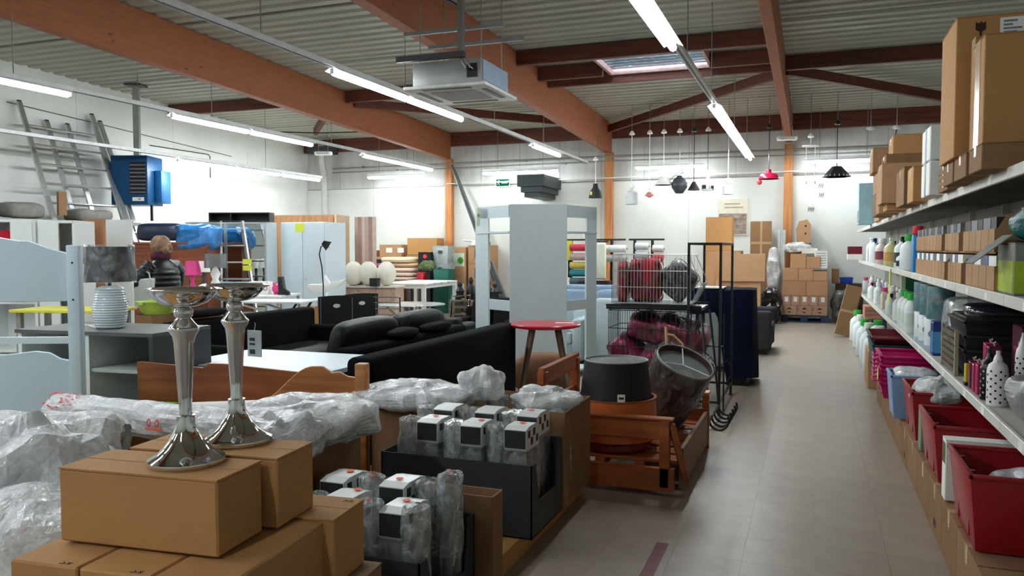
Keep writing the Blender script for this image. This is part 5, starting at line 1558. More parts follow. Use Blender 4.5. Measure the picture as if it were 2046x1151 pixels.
def bottle(name, label, loc, h, r, m, mcap, kind='plain', group=None, band=None, rz=0.0):
    t = thing(name, label, 'bottle', loc, rz, group)
    if kind == 'flat':
        MB().prism([(-r, 0), (r, 0), (r, h * .62), (r * .75, h * .74), (r * .3, h * .82), (-r * .3, h * .82), (-r * .75, h * .74), (-r, h * .62)], -r * .55, r * .55, 'yz').build('body', m, t, bevel=0.01)
    else:
        MB().lathe([(r * .92, 0), (r, 0.01), (r, h * .60), (r * .86, h * .70), (r * .40, h * .80), (r * .36, h * .84), (0.0001, h * .84)], 18).build('body', m, t, smooth=50)
    if kind == 'spray':
        MB().cyl((0, 0, h * .83), (0, 0, h * .90), r * .34, n=10).build('collar', mcap, t)
        MB().prism([(-r * .9, h * .93), (-r * .5, h * .90), (r * .7, h * .90), (r * .8, h), (-r * .7, h)], -r * .3, r * .3, 'yz').build('trigger_head', mcap, t, bevel=0.004, seg=1)
        MB().bar((0, -r * .55, h * .92), (0, -r * .85, h * .80), r * .25, r * .12).build('trigger', mcap, t)
    else:
        MB().lathe([(r * .52, h * .82), (r * .56, h * .84), (r * .52, h), (0.0001, h)], 14).build('cap', mcap, t, smooth=40)
    if band:
        MB().lathe([(r * 1.012, h * .18), (r * 1.012, h * .5)], 18).build('label_band', band, t, smooth=50)
    return t
k = 0
for x in (0.84, 0.93, 1.02):
    for y in (6.02, 6.10):
        bottle('capped_bottle', 'green-capped bottle behind the filled red bin, %s of its cluster' % ORD[k], (x, y - 0.02 - 0.08 * (k % 2), 0.30), 0.34, 0.036, M_CLRB, M_GCAP, group='green-capped bottles in the red bin')
        k += 1
# magenta baskets nested
M_MAGB = mat('magenta_plastic', '#b3145f', 0.35, var=0.06)
base_m = None
for i in range(7):
    z = 0.272 + 0.036 * i
    lb = 'magenta plastic basket in the nested stack, %s from the bottom' % ORD[i]
    if base_m is None:
        base_m = bin_('nested_basket', lb, (0.76, 7.45, z), 0.46, 0.62, 0.13, M_MAGB, 'nested magenta baskets', rim=0.03)
        for s in (-1, 1):
            MB().tube([(-0.23, s * .12, 0.125), (-0.262, s * .10, 0.12), (-0.262, s * .0, 0.118)], 0.008, 6).build('handle', M_MAGB, base_m)
    else:
        dup(base_m, (0.76 + 0.004 * (i % 2), 7.45 + 0.006 * (i % 3 - 1), z), 0.0, lb)
ytag = thing('price_disc', 'round lime price tag hung on the magenta baskets', 'price tag', (0.522, 7.25, 0.46), 0)
MB().lathe([(0.0001, 0), (0.05, 0), (0.05, 0.002), (0.0001, 0.002)], 20, (0, 0, 0), RY(PI / 2)).build('disc', M_YELLOW, ytag)
MB().tube([(0, 0, 0.05), (0.012, 0, 0.075)], 0.002, 5).build('string', M_PAPER, ytag)
# teal and red crates, more cartons beyond
cx = bin_('storage_crate', 'dark teal crate under the red tray beyond the magenta baskets', (0.78, 8.75, 0.30), 0.46, 0.90, 0.28, mat('teal_crate', '#123c44', 0.4))
cx2 = bin_('storage_crate', 'dark red tray lying on the teal crate', (0.78, 8.75, 0.592), 0.48, 0.94, 0.06, mat('maroon_tray', '#641a26', 0.4))
carton('floor_carton', 'white carton on the floor under the teal crate', (0.85, 8.85, 0.0), (0.40, 0.42, 0.298), 0, m=M_PAPER)
carton('floor_carton', 'pale brown carton on the floor beyond the teal crate', (0.78, 9.65, 0.0), (0.40, 0.60, 0.398), 0, m=M_CARDP)
M_JUG = mat('white_jug', '#e3ecea', 0.35, var=0.03)
for i, (y, h, lb) in enumerate(((9.85, 0.30, 'white jug with a green cap nearest on the carton row'), (9.55, 0.26, 'short white jug behind the teal crate'), (10.6, 0.56, 'tall white canister on the floor under the shelf'),
                                (11.3, 0.54, 'white canister on the floor further along the shelf'), (12.2, 0.52, 'white canister in the middle of the far shelf foot'), (13.2, 0.50, 'white canister near the leaning carton'), (14.2, 0.5, 'farthest white canister under the shelf'))):
    bottle('canister', lb, (0.70, y, 0.40 if i < 2 else 0.0), h, 0.11 if i > 1 else 0.085, M_JUG, (M_GCAP, M_WHITEP)[i % 2], kind='plain', group='white canisters under the shelf')
for i in range(3):
    carton('pink_pack', 'pinkish brown packet in the far stack under the shelf, %s from the bottom' % ORD[i], (0.86, 12.7, 0.50 + 0.06 * i - 0.0), (0.30, 0.5, 0.055), 0, m=mat('pink_packet', '#b9806c', 0.6), tape=False, group='pinkish packets under the shelf')
carton('floor_carton', 'dark carton holding the pinkish packets', (0.90, 12.7, 0.0), (0.2, 0.5, 0.498), 0, m=M_DGREY)

# ---- lower shelf, z = 0.74
Z1 = SH[0] + 0.001
M_DOTW = mat('dotted_white', '#ececea', 0.3, var=0.02)
M_DOTB = mat('dotted_black', '#17171a', 0.3, var=0.05)
def dotted(label, loc, h, r, m, md):
    t = thing('dotted_bottle', label, 'bottle', loc, random.uniform(0, 3), 'polka dot bottles')
    MB().lathe([(r * .95, 0), (r, 0.008), (r, h * .68), (r * .85, h * .80), (r * .45, h * .87), (r * .42, h * .92), (r * .25, h), (0.0001, h)], 24).build('body', m, t, smooth=50)
    mb = MB()
    for i in range(9):
        for j in range(7):
            a = 2 * PI * (j + 0.5 * (i % 2)) / 7
            z = 0.02 + i * h * .68 / 9
            mb.lathe([(0.0001, 0), (0.0055, 0)], 8, (0, 0, 0), RZ(a) @ T(r + 0.0006, 0, z) @ RY(PI / 2))
    o = mb.build('dots', md, t)
    o['kind'] = 'stuff'
    MB().cyl((0, 0, h * .9), (0, 0, h + 0.02), r * .2, n=12).build('cap', m, t)
    for s in (-1, 1):
        MB().cyl((s * r * .4, 0, h * .80), (s * r * .55, 0, h * .92), r * .22, r * .03, n=8).build('ear', m, t)
    return t
dotted('white bottle with black polka dots at the shelf edge', (0.85, 4.44, Z1), 0.245, 0.047, M_DOTW, M_BLACKP)
dotted('white polka dot bottle further back on the shelf', (1.14, 4.16, Z1), 0.25, 0.047, M_DOTW, M_BLACKP)
dotted('slender white polka dot bottle behind the others', (0.99, 4.62, Z1), 0.32, 0.032, M_DOTW, M_BLACKP)
dotted('black bottle with white polka dots', (0.845, 4.60, Z1), 0.235, 0.042, M_DOTB, M_PAPER)
M_BURG = mat('burgundy_card', '#4e1228', 0.4, var=0.1)
M_HOTP = mat('hot_pink_card', '#a81d52', 0.4, var=0.08)
for i, (x, y, w, d, h, m, lb) in enumerate(((0.835, 4.74, 0.05, 0.06, 0.16, M_HOTP, 'small hot pink gift box by the black polka dot bottle'), (0.835, 4.84, 0.05, 0.06, 0.15, M_HOTP, 'small hot pink gift box second from the polka dot bottles'),
        (0.835, 4.94, 0.05, 0.06, 0.15, M_BURG, 'small burgundy gift box near the black crates'), (0.90, 4.80, 0.06, 0.08, 0.25, M_BURG, 'tall burgundy gift box behind the small pink ones'),
        (0.91, 4.94, 0.06, 0.08, 0.25, M_HOTP, 'tall pink-fronted gift box behind the burgundy one'), (1.08, 4.80, 0.16, 0.20, 0.36, M_BURG, 'large burgundy gift box with ribbon ends'), (1.16, 4.40, 0.12, 0.20, 0.36, M_BURG, 'large burgundy gift box deepest in the shelf'))):
    t = carton('gift_box', lb, (x, y, Z1), (w, d, h), 0, m=m, tape=False, group='pink and burgundy gift boxes')
    MB().tube([(0, -.012, h + .004), (-.01, -.02, h + .02), (0, 0, h + .012), (.01, .02, h + .02), (0, .012, h + .004)], 0.004, 5).build('ribbon_bow', M_PAPER, t)
    MB().box(-w / 2 - .001, -w / 2, -d * .3, d * .3, h * .3, h * .7).build('window_print', mat('mauve_print', '#8d3560', 0.4), t)
ybx = carton('gift_box', 'small yellow and black packet at the shelf edge', (0.82, 5.04, Z1), (0.03, 0.05, 0.12), 0, m=mat('yellow_pack', '#c9b22e', 0.4), tape=False)
MB().box(-0.016, 0.016, -0.026, 0.026, 0, 0.02).build('black_base', M_BLACKP, ybx)
lump('film_bag', 'crumpled grey plastic bag at the near end of the lower shelf', (0.95, 4.13, Z1 + 0.095), (0.11, 0.14, 0.09), 41, 0.05, 9, m=mat('grey_bag', '#8a8a88', 0.35, var=0.2, scale=8, spec=0.6), cat='plastic bag')
lump('film_bag', 'small teal print bag lying at the shelf edge', (0.90, 3.62, Z1 + 0.03), (0.08, 0.12, 0.028), 43, 0.02, 14, m=mat('teal_bag', '#5f8a92', 0.3, var=0.4, scale=14), cat='plastic bag')
# black crates with a clear lid
for i in range(3):
    bin_('black_crate', 'black plastic crate in the nested stack, %s from the shelf' % ORD[i], (1.045, 5.60, Z1 + 0.085 * i), 0.42, 0.62, 0.16, M_BLACKP, 'nested black crates')
cb = thing('slatted_crate_front', 'ribbed brown crate panel facing the aisle by the black crates', 'crate', (0.815, 5.66, Z1))
for i in range(6):
    MB().box(-0.008, 0.008, -0.26, 0.26, 0.012 + i * 0.042, 0.040 + i * 0.042).build('slat', mat('olive_brown', '#5d5242', 0.5), cb)
for yy in (-0.26, 0.26):
    MB().box(-0.01, 0.01, yy - 0.012, yy + 0.012, 0, 0.27).build('post', mat('beige_board', '#a89880', 0.6), cb)
tl = thing('tinted_lid_box', 'smoke-tinted lidded box on the black crates', 'box', (1.03, 5.45, Z1 + 0.34))
MB().box(-0.20, 0.20, -0.24, 0.24, 0, 0.03).build('base', M_BLACKP, tl, bevel=0.006)
MB().blob((0, 0, 0.045), (0.17, 0.20, 0.05), 0.5, 10, 18).build('lid', mat('smoke_plastic', '#23262c', 0.12, var=0.1, spec=0.7), tl, smooth=60)
# white household packs and teal rolls
M_PACKW = mat('white_pack', '#dfe6e6', 0.4, var=0.05)
wpk = lump('paper_pack', 'large white paper pack behind the smoke-tinted box', (1.06, 6.20, Z1 + 0.22), (0.20, 0.26, 0.21), 51, 0.015, 6, m=filmat('pack_film', '#eef3f4', 0.25, 0.6, 5.0), core=M_PACKW, e=0.35, cat='pack')
for i, (y, lb) in enumerate(((7.42, 'white kitchen roll with a grey motif at the shelf edge'), (7.12, 'white kitchen roll under the middle teal roll'), (6.78, 'white kitchen roll beside the blue box'))):
    t = thing('kitchen_roll', lb, 'paper roll', (0.885, y, Z1), 0, 'white kitchen rolls')
    MB().lathe([(0.022, 0), (0.08, 0), (0.082, 0.004), (0.082, 0.236), (0.08, 0.24), (0.022, 0.24)], 26, closed=True).build('roll', M_PACKW, t, smooth=40)
    MB().lathe([(0.05, 0.0), (0.0832, 0.0), (0.0832, 0.03)], 26).build('blue_base', mat('pale_blue_film', '#9fb8cc', 0.3), t, smooth=40)
    MB().lathe([(0.024, 0), (0.024, 0.001), (0.012, 0.001), (0.012, 0)], 16, (0, 0, 0), RZ(R(-120)) @ T(0.0832, 0, 0.12) @ RY(PI / 2), closed=True).build('motif', mat('grey_print', '#7b848c', 0.5), t)
M_TEAL = mat('teal_roll', '#4d8f95', 0.35, var=0.1, scale=10)
for i, (y, lb) in enumerate(((7.42, 'teal film-wrapped roll standing at the bottle end'), (7.02, 'teal film-wrapped roll in the middle of three'), (6.62, 'teal film-wrapped roll at the white pack end'))):
    t = thing('teal_roll', lb, 'roll', (0.89, y, Z1 + (0.2405 if y > 6.7 else 0.2405)), 0, 'teal rolls')
    MB().lathe([(0.02, 0), (0.09, 0), (0.092, 0.006), (0.092, 0.236), (0.09, 0.242), (0.02, 0.242)], 28, closed=True).build('roll', M_TEAL, t, smooth=40)
    MB().lathe([(0.0935, 0.14), (0.0935, 0.17)], 28).build('stripe', mat('dark_teal', '#3a757c', 0.35), t, smooth=40)
    MB().lathe([(0.09, -0.0003), (0.095, 0.002), (0.095, 0.244), (0.06, 0.25)], 28).build('film_wrap', filmat('roll_film', '#eef4f4', 0.02, 0.35, 12.0), t, smooth=40)
bl = carton('blue_box', 'dark and light blue box standing at the shelf edge', (0.86, 6.42, Z1), (0.10, 0.14, 0.24), 0, m=mat('navy_box', '#17336e', 0.35), tape=False)
MB().box(-0.0512, -0.05, -0.06, 0.03, 0.02, 0.17).build('light_panel', mat('sky_panel', '#4f8fc4', 0.35), bl)
MB().box(-0.05, 0.05, -0.0712, -0.07, 0.02, 0.17).build('light_panel', mat('sky_panel', '#4f8fc4', 0.35), bl)
for i, (x, y) in enumerate(((0.84, 8.02), (0.95, 8.12), (0.84, 8.32), (0.95, 8.44), (0.84, 8.64))):
    bottle('cleaner_bottle', 'tall white bottle with a green cap on the lower shelf, %s from the teal rolls' % ORD[i], (x, y, Z1), 0.36 - 0.02 * (i % 2), 0.058, M_JUG, M_GCAP, kind='plain', group='tall green-capped bottles', band=mat('pale_green_label', '#d2e2d4', 0.4))
lt = thing('shelf_strip', 'lime yellow promotional strip hanging from the middle shelf', 'strip', (0.768, 9.35, 0.92))
MB().box(-0.001, 0.001, -0.06, 0.06, 0, 0.36).build('strip', M_YELLOW, lt)
MB().box(-0.003, 0.003, -0.03, 0.03, 0.34, 0.375).build('clip', M_WHITEP, lt)
random.seed(5)
cols = [('#e4e9e6', 'white'), ('#c78fa8', 'pink'), ('#cfe0d8', 'mint'), ('#b9a9c8', 'lilac'), ('#d9c0a4', 'beige'), ('#9fc0b4', 'sea green'), ('#e4e9e6', 'milky'), ('#8f7a6a', 'brown')]
ys_ = [9.3, 9.75, 10.2, 10.65, 11.1, 11.6, 12.1, 12.7, 13.4, 14.2, 15.0, 15.8]
for i, y in enumerate(ys_):
    c, nm = cols[i % len(cols)]
    bottle('shelf_bottle', '%s bottle on the lower shelf, %s past the lime strip' % (nm, ORD[i]), (0.86 + 0.05 * (i % 2), y, Z1), 0.30 - 0.03 * (i % 3), 0.062, mat('bottle_' + nm.replace(' ', '_'), c, 0.35), (M_WHITEP, M_PINKP, M_BLACKP)[i % 3], kind=('plain', 'flat', 'spray')[i % 3], group='bottles at the far end of the lower shelf')
    bottle('shelf_bottle', '%s bottle in the back row of the lower shelf, %s past the lime strip' % (cols[(i + 3) % 8][1], ORD[i]), (1.02, y + 0.15, Z1), 0.27, 0.055, mat('bottle_' + cols[(i + 3) % 8][1].replace(' ', '_'), cols[(i + 3) % 8][0], 0.35), M_WHITEP, kind='plain', group='bottles at the far end of the lower shelf')
carton('green_box', 'dark green box standing over the bottles by the lime strip', (1.10, 9.95, Z1 + 0.28), (0.28, 0.40, 0.20), 0, m=mat('bottle_green', '#1d5a3c', 0.45), tape=False)
carton('grey_box', 'low grey box carrying the dark green box', (1.17, 9.95, Z1), (0.18, 0.40, 0.279), 0, m=M_DGREY, tape=False)

# ---- middle shelf, z = 1.295
Z2 = SH[1] + 0.001
bottle('cleaner_bottle', 'large blue bottle with a red cap on the middle shelf', (0.86, 7.80, Z2), 0.40, 0.085, mat('blue_bottle', '#2f86c6', 0.35, var=0.12), mat('red_cap', '#c0203a', 0.4), kind='flat', band=None)
bottle('cleaner_bottle', 'white bottle with a wide green cap next to the blue one', (0.86, 8.45, Z2), 0.34, 0.085, M_JUG, M_GCAP)
bottle('cleaner_bottle', 'small white bottle with black print before the green-capped one', (0.82, 8.78, Z2), 0.17, 0.045, M_JUG, M_BLACKP, band=M_BLACKP)
bottle('cleaner_bottle', 'white and dark green spray bottle on the middle shelf', (0.88, 9.25, Z2), 0.33, 0.085, M_JUG, M_BLACKP, kind='spray', band=mat('forest_label', '#1f3a2c', 0.4))
bottle('cleaner_bottle', 'yellow liquid spray bottle on the middle shelf', (0.86, 10.3, Z2), 0.33, 0.085, mat('yellow_liquid', '#d9cf96', 0.3), mat('pale_green_head', '#c9dcc4', 0.4), kind='spray', band=mat('orange_label', '#c9a05a', 0.4))
bottle('cleaner_bottle', 'pinkish white bottle with a dark red stripe', (0.86, 11.6, Z2), 0.34, 0.09, mat('blush_bottle', '#d9c4c0', 0.35), M_WHITEP, kind='plain', band=mat('maroon_band', '#7e3a44', 0.4))
bottle('cleaner_bottle', 'white spray bottle with a navy neck', (0.86, 13.0, Z2), 0.36, 0.085, M_JUG, mat('navy_cap', '#27366b', 0.4), kind='spray')
bottle('cleaner_bottle', 'milky spray bottle near the end of the middle shelf', (0.88, 14.0, Z2), 0.38, 0.08, M_JUG, M_WHITEP, kind='spray')
carton('brown_pack', 'small brown box beside the milky spray bottle', (0.86, 13.5, Z2), (0.12, 0.2, 0.22), 0, m=M_CARDD, tape=False)
for i, y in enumerate((9.6, 10.05, 10.7, 11.1, 12.2, 12.6)):
    bottle('cleaner_bottle', 'white bottle in the back row of the middle shelf, %s from the blue one' % ORD[i], (1.05, y, Z2), 0.31, 0.07, M_JUG, (M_BLACKP, M_WHITEP)[i % 2], kind=('spray', 'plain')[i % 2], group='back-row bottles on the middle shelf')
rbx = carton('red_pack', 'dark red and white pack hanging at the far end of the middle shelf', (0.72, 16.0, Z2 + 0.005), (0.24, 0.3, 0.24), 0, m=mat('dark_red_pack', '#6e1c26', 0.4), tape=False)
MB().box(-0.122, 0.122, -0.152, 0.152, 0.0, 0.10).build('white_base', M_PAPER, rbx)
# brown display files, two tiers
M_FILE = mat('file_card', '#a98661', 0.7, var=0.08, scale=9, spec=0.2, rnd=0.10)
def file_box(label, loc, w, d, h, inner, group, cut=0.58):
    t = thing('display_file', label, 'file box', loc, 0, group)
    key = ('fb', w, d, h, cut)
    if key not in BV:
        g = MB()
        g.box(-d / 2, -d / 2 + 0.004, -w / 2, w / 2, 0, h * cut)
        b1 = g.mesh('front')
        b1.materials.append(M_FILE)
        g = MB().prism([(-d / 2, 0), (d / 2, 0), (d / 2, h), (-d / 2 + 0.05, h), (-d / 2 + 0.012, h * cut), (-d / 2, h * cut)], 0, 0.003, 'xz')
        b2 = g.mesh('side')
        b2.materials.append(M_FILE)
        b3 = MB().box(-d / 2, d / 2, -w / 2 + 0.003, w / 2 - 0.003, 0, 0.004).mesh('bottom')
        b3.materials.append(M_FILE)
        BV[key] = (b1, b2, b3)
    b1, b2, b3 = BV[key]
    link('front', b1, t)
    link('side', b2, t, (0, -w / 2, 0))
    link('side', b2, t, (0, w / 2 - 0.003, 0))
    link('bottom', b3, t)
    kk = ('in', w, d, h, inner.name)
    if kk not in BV:
        g = MB().box(-d / 2 + 0.008, d / 2, -w / 2 + 0.006, w / 2 - 0.006, 0.004, h * 0.93).mesh('contents')
        g.materials.append(inner)
        BV[kk] = g
    link('contents', BV[kk], t)
    return t
M_IN = [M_PAPER, M_BLACKP, mat('file_grey', '#6f747c', 0.5), mat('file_blue', '#59607a', 0.5), mat('file_dark', '#2c2624', 0.5)]
random.seed(17)
for tier in range(2):
    y = 7.42
    k = 0
    while y > 4.40:
        w = random.choice((0.10, 0.13, 0.16)) if y > 5.5 else random.choice((0.14, 0.19))
        if k in (11, 15):
            y -= 0.14
        y -= w
        file_box('brown %s display file on the middle shelf, %s tier, %s from the blue bottle' % (('slim', 'wide')[w > 0.13], ('lower', 'upper')[tier], ORD[min(k, 19)]),
                 (0.935, y + w / 2, Z2 + 0.002 + tier * 0.186), w - 0.004, 0.26, 0.18, M_IN[(0, 2, 0, 3, 4, 1)[(k * 3 + tier) % 6]], 'brown display files', 0.62 if tier else 0.66)
        k += 1
tiersheet = thing('tier_board', 'thin brown board separating the two tiers of display files', 'board', (0.94, 5.9, Z2 + 0.1825))
MB().box(-0.125, 0.125, -1.52, 1.52, 0, 0.0045).build('board', M_CARDD, tiersheet)
MB().box(-0.1255, -0.121, -1.52, 1.52, -0.002, 0.006).build('edge', M_CARD, tiersheet)
lmb = carton('lime_box', 'lime and grey printed box at the near end of the middle shelf', (0.96, 4.19, Z2), (0.28, 0.34, 0.23), 0, m=mat('grey_box_card', '#7d817c', 0.5), tape=False)
MB().box(-0.14, 0.14, -0.1715, -0.17, 0.01, 0.15).build('lime_panel', mat('lime_print', '#a3ba2e', 0.45, var=0.15), lmb)
MB().box(-0.1415, -0.14, -0.15, 0.15, 0.01, 0.15).build('lime_panel', mat('lime_print', '#a3ba2e', 0.45, var=0.15), lmb)
MB().box(-0.10, 0.10, -0.1, 0.1, 0, 0.004, T(-0.20, 0.05, 0.20) @ RY(-0.7)).build('open_flap', mat('grey_box_card', '#7d817c', 0.5), lmb)
tb = lump('teal_sack', 'dark teal printed bag heaped on the lime box', (0.97, 4.17, Z2 + 0.315), (0.14, 0.18, 0.085), 61, 0.04, 8, m=mat('teal_sack', '#125a57', 0.35, var=0.3, scale=6, spec=0.6), cat='bag')
MB().box(-0.13, 0.05, -0.002, 0.0, -0.02, 0.02, T(0.0, -0.165, 0.05) @ RX(-0.7)).build('white_stripe', M_PAPER, tb)

# ---- top shelf, z = 1.845
Z3 = SH[2] + 0.001
def taped(t, sx, sy, sz, face='-y', x0=None):
    pass
for i, (x, y, sx, sy, sz, lb) in enumerate(((0.93, 4.15, 0.5, 0.30, 0.115, 'low brown carton under the big leaning boxes, nearest'), (0.93, 4.55, 0.5, 0.34, 0.115, 'low brown carton under the big leaning boxes, middle'), (0.93, 4.93, 0.5, 0.32, 0.115, 'low brown carton under the big leaning boxes, farthest'))):
    carton('support_carton', lb, (x, y, Z3), (sx, sy, sz), 0, m=M_CARDD, group='low cartons on the top shelf')
big = carton('tall_box', 'tallest brown box on the top shelf with fragile symbols and a white label', (1.06, 4.86, Z3 + 0.117), (0.80, 0.48, 0.70), 0, m=M_CARD, tape=False)
# fragile marks on the face towards the viewer (y-)
fz = -0.2412
mk = MB()
mk.prism([(0.02, 0.0), (0.06, 0.0), (0.06, 0.01), (0.045, 0.013), (0.045, 0.035), (0.065, 0.045), (0.065, 0.085), (0.052, 0.075), (0.043, 0.086), (0.03, 0.076), (0.015, 0.085), (0.015, 0.045), (0.035, 0.035), (0.035, 0.013), (0.02, 0.01)], fz, fz + 0.001, 'xz')
MB().add([(p[0] * 0.9 - 0.33, p[1], p[2] + 0.585) for p in mk.v], mk.f).build('fragile_symbol', M_INK, big)
ar = MB()
for dx in (0.0, 0.035):
    ar.box(-0.315 + dx, -0.305 + dx, fz, fz + 0.001, 0.49, 0.55)
    ar.prism([(-0.325 + dx, 0.55), (-0.295 + dx, 0.55), (-0.31 + dx, 0.572)], fz, fz + 0.001, 'xz')
ar.box(-0.33, -0.26, fz, fz + 0.001, 0.478, 0.484)
ar.build('this_way_up_symbol', M_INK, big)
wl_ = MB().box(-0.21, -0.08, fz, fz + 0.001, 0.57, 0.68).build('white_label', M_PAPER, big)
lm = MB()
for i in range(5):
    lm.box(-0.195, -0.195 + 0.02 * (1 + i % 3 + 1), fz - 0.0008, fz, 0.585 + i * 0.018, 0.595 + i * 0.018)
lm.build('label_print', mat('grey_print', '#7b848c', 0.5), wl_)
big2 = carton('flat_box', 'slim brown box leaning before the tallest box on the top shelf', (1.08, 4.50, Z3 + 0.117), (0.72, 0.10, 0.56), 0, m=M_CARD)
for s in (-1,):
    MB().box(-0.362, -0.36, -0.05, 0.05, 0, 0.56).build('tape', M_TAPE, big2)
big3 = carton('flat_box', 'broad brown box nearest the camera on the top shelf', (1.10, 4.26, Z3 + 0.117), (0.80, 0.30, 0.49), 0, m=M_CARD)
MB().box(-0.402, -0.40, -0.06, 0.06, 0, 0.49).build('tape', M_TAPE, big3)
# white and pale blue parcels
wpr = thing('white_parcel', 'tall white double parcel on the top shelf', 'parcel', (0.80, 6.05, Z3))
for i in range(2):
    MB().box(-0.10, 0.16, -0.20, 0.20, 0.002 + i * 0.23, 0.225 + i * 0.23).build('box', M_PAPER, wpr, bevel=0.006, seg=1)
MB().box(-0.102, -0.10, -0.03, 0.03, 0, 0.455).build('strap', mat('grey_print', '#7b848c', 0.5), wpr)
for i in range(4):
    carton('flat_brown_box', 'flat brown box in the small pile beside the white parcel, %s from the shelf' % ORD[i], (0.90, 5.48, Z3 + 0.036 * i), (0.34, 0.36, 0.034), 0, m=M_CARDD, group='flat brown boxes on the top shelf')
lbx = carton('pale_blue_box', 'pale blue printed box above the flat brown boxes', (0.90, 5.50, Z3 + 0.146), (0.30, 0.34, 0.22), 0, m=mat('pale_blue_card', '#a8cbd4', 0.45), tape=False)
MB().box(-0.1515, -0.15, -0.1, 0.0, 0.04, 0.14).build('dark_print', mat('print_dark', '#3a4a55', 0.5, var=0.5, scale=20), lbx)
MB().box(0.02, 0.12, -0.1715, -0.17, 0.02, 0.2).build('floral_print', mat('print_dark', '#3a4a55', 0.5, var=0.5, scale=20), lbx)
lump('film_bag', 'grey bag draped over the pale blue box', (0.93, 5.55, Z3 + 0.425), (0.16, 0.20, 0.058), 71, 0.03, 8, m=mat('olive_grey_bag', '#6c7068', 0.5, var=0.25), cat='bag')
carton('pale_blue_box', 'light blue slab on top of the grey bag', (0.98, 5.42, Z3 + 0.485), (0.20, 0.26, 0.05), 0.2, m=mat('light_blue_slab', '#bcd6e2', 0.45), tape=False)
for i, (x, y, z, sx, sy, sz, lb) in enumerate(((0.84, 8.2, 0.0, 0.44, 0.42, 0.06, 'low brown carton under the tape-sealed boxes'), (0.82, 8.2, 0.062, 0.50, 0.5, 0.36, 'brown box with tape at the front of the far boxes'),
        (0.86, 8.3, 0.424, 0.50, 0.5, 0.09, 'shallow brown box on the taped box'), (0.90, 8.35, 0.516, 0.46, 0.46, 0.18, 'brown box topmost by the white parcel'),
        (0.80, 8.85, 0.0, 0.40, 0.42, 0.42, 'upright brown box behind the taped box'), (0.80, 9.6, 0.0, 0.36, 0.5, 0.24, 'brown box low in the far stack'), (0.80, 9.6, 0.242, 0.36, 0.5, 0.22, 'brown box midway in the far stack'), (0.78, 9.6, 0.464, 0.40, 0.5, 0.26, 'dark brown box topmost in the far stack'),
        (0.86, 7.3, 0.0, 0.40, 0.6, 0.30, 'brown box hidden partly by the white parcel'), (0.86, 6.75, 0.0, 0.36, 0.36, 0.26, 'brown box next to the white parcel'))):
    carton('shelf_box', lb, (x, y, Z3 + z), (sx, sy, sz), 0, m=(M_CARD, M_CARDD, M_CARDP)[(i * 2) % 3], group='brown boxes on the top shelf')
pbx = carton('pale_blue_box', 'tall pale blue pack at the far end of the top shelf', (0.70, 12.6, Z3), (0.20, 0.4, 0.58), 0, m=mat('pale_blue_card', '#a8cbd4', 0.45), tape=False)
MB().box(-0.1015, -0.10, -0.18, 0.18, 0.02, 0.2).build('grey_print', mat('grey_print', '#7b848c', 0.5), pbx)
carton('teal_pack', 'small teal pack at the foot of the pale blue pack', (0.86, 12.35, Z3), (0.12, 0.3, 0.10), 0, m=mat('teal_pack', '#2f8f86', 0.4), tape=False)
carton('shelf_box', 'low brown tray box near the far end of the top shelf', (0.92, 11.2, Z3), (0.34, 0.8, 0.14), 0, m=M_CARDP, group='brown boxes on the top shelf')
# ================================================================== CEILING AND WALL EQUIPMENT
# air conditioning cassette
ac = thing('air_conditioner', 'white ceiling cassette air conditioner hanging beside the beam', 'air conditioner', (-3.68, 8.22, 3.20))
MB().box(-0.48, 0.48, -0.48, 0.48, 0.0, 0.035).build('fascia', mat('ac_white', '#d5d7d2', 0.5), ac, bevel=0.008)
MB().box(-0.26, 0.26, -0.26, 0.26, -0.006, 0.002).build('intake_grille', mat('ac_grille', '#b4b6b0', 0.6), ac)
for s in (-1, 1):
    MB().box(-0.28, 0.28, s * 0.385 - 0.03, s * 0.385 + 0.03, -0.004, 0.001).build('air_slot', M_BLACKP, ac)
    MB().box(s * 0.385 - 0.03, s * 0.385 + 0.03, -0.28, 0.28, -0.004, 0.001).build('air_slot', M_BLACKP, ac)
MB().box(-0.40, 0.40, -0.40, 0.40, 0.035, 0.30).build('body', mat('galvanised', '#9a9d9c', 0.45, metal=0.5, var=0.08), ac, bevel=0.01)
MB().box(0.402, 0.41, -0.36, 0.34, 0.08, 0.29).build('side_cover', mat('ac_blue_grey', '#8fa6bd', 0.45), ac)
MB().box(0.25, 0.36, -0.43, -0.40, 0.10, 0.24).build('valve_box', M_BLACKP, ac)
for x in (0.28, 0.33):
    MB().tube([(x, -0.43, 0.17), (x, -0.52, 0.18), (x - .03, -0.55, 0.24)], 0.012, 8).build('pipe_stub', M_CHROME, ac)
MB().box(-0.55, 0.25, -0.50, -0.44, 0.30, 0.36).build('drain_tray', M_DGREY, ac)
MB().box(0.16, 0.22, -0.47, -0.41, 0.30, 0.92).build('cable_drop', mat('cable_tray', '#6b6a62', 0.6), ac)
for y in (-0.3, 0.3):
    MB().box(-0.55, 0.62, y - 0.02, y + 0.02, 0.62, 0.66).build('hanger_channel', M_STEEL, ac)
    for x in (-0.36, 0.36):
        MB().cyl((x, y, 0.30), (x, y, zdeck(8.2) - 3.2), 0.006, n=6).build('hanger_rod', M_STEEL, ac)
ctray = thing('cable_tray', 'cable tray with bundled cables running down the middle beam', 'cable tray', (-4.36, 6.0, 4.32))
MB().box(-0.03, 0.03, -1.2, 1.9, 0, 0.05).build('tray', M_STEEL, ctray)
for i, x in enumerate((-0.02, 0.005, 0.025)):
    MB().tube([(x, -1.2, 0.06), (x + .01, 0, 0.065), (x, 1.0, 0.06), (x, 1.9, 0.06)], 0.012, 6).build('cable', (M_BLACKP, M_WHITEP, M_DGREY)[i], ctray)
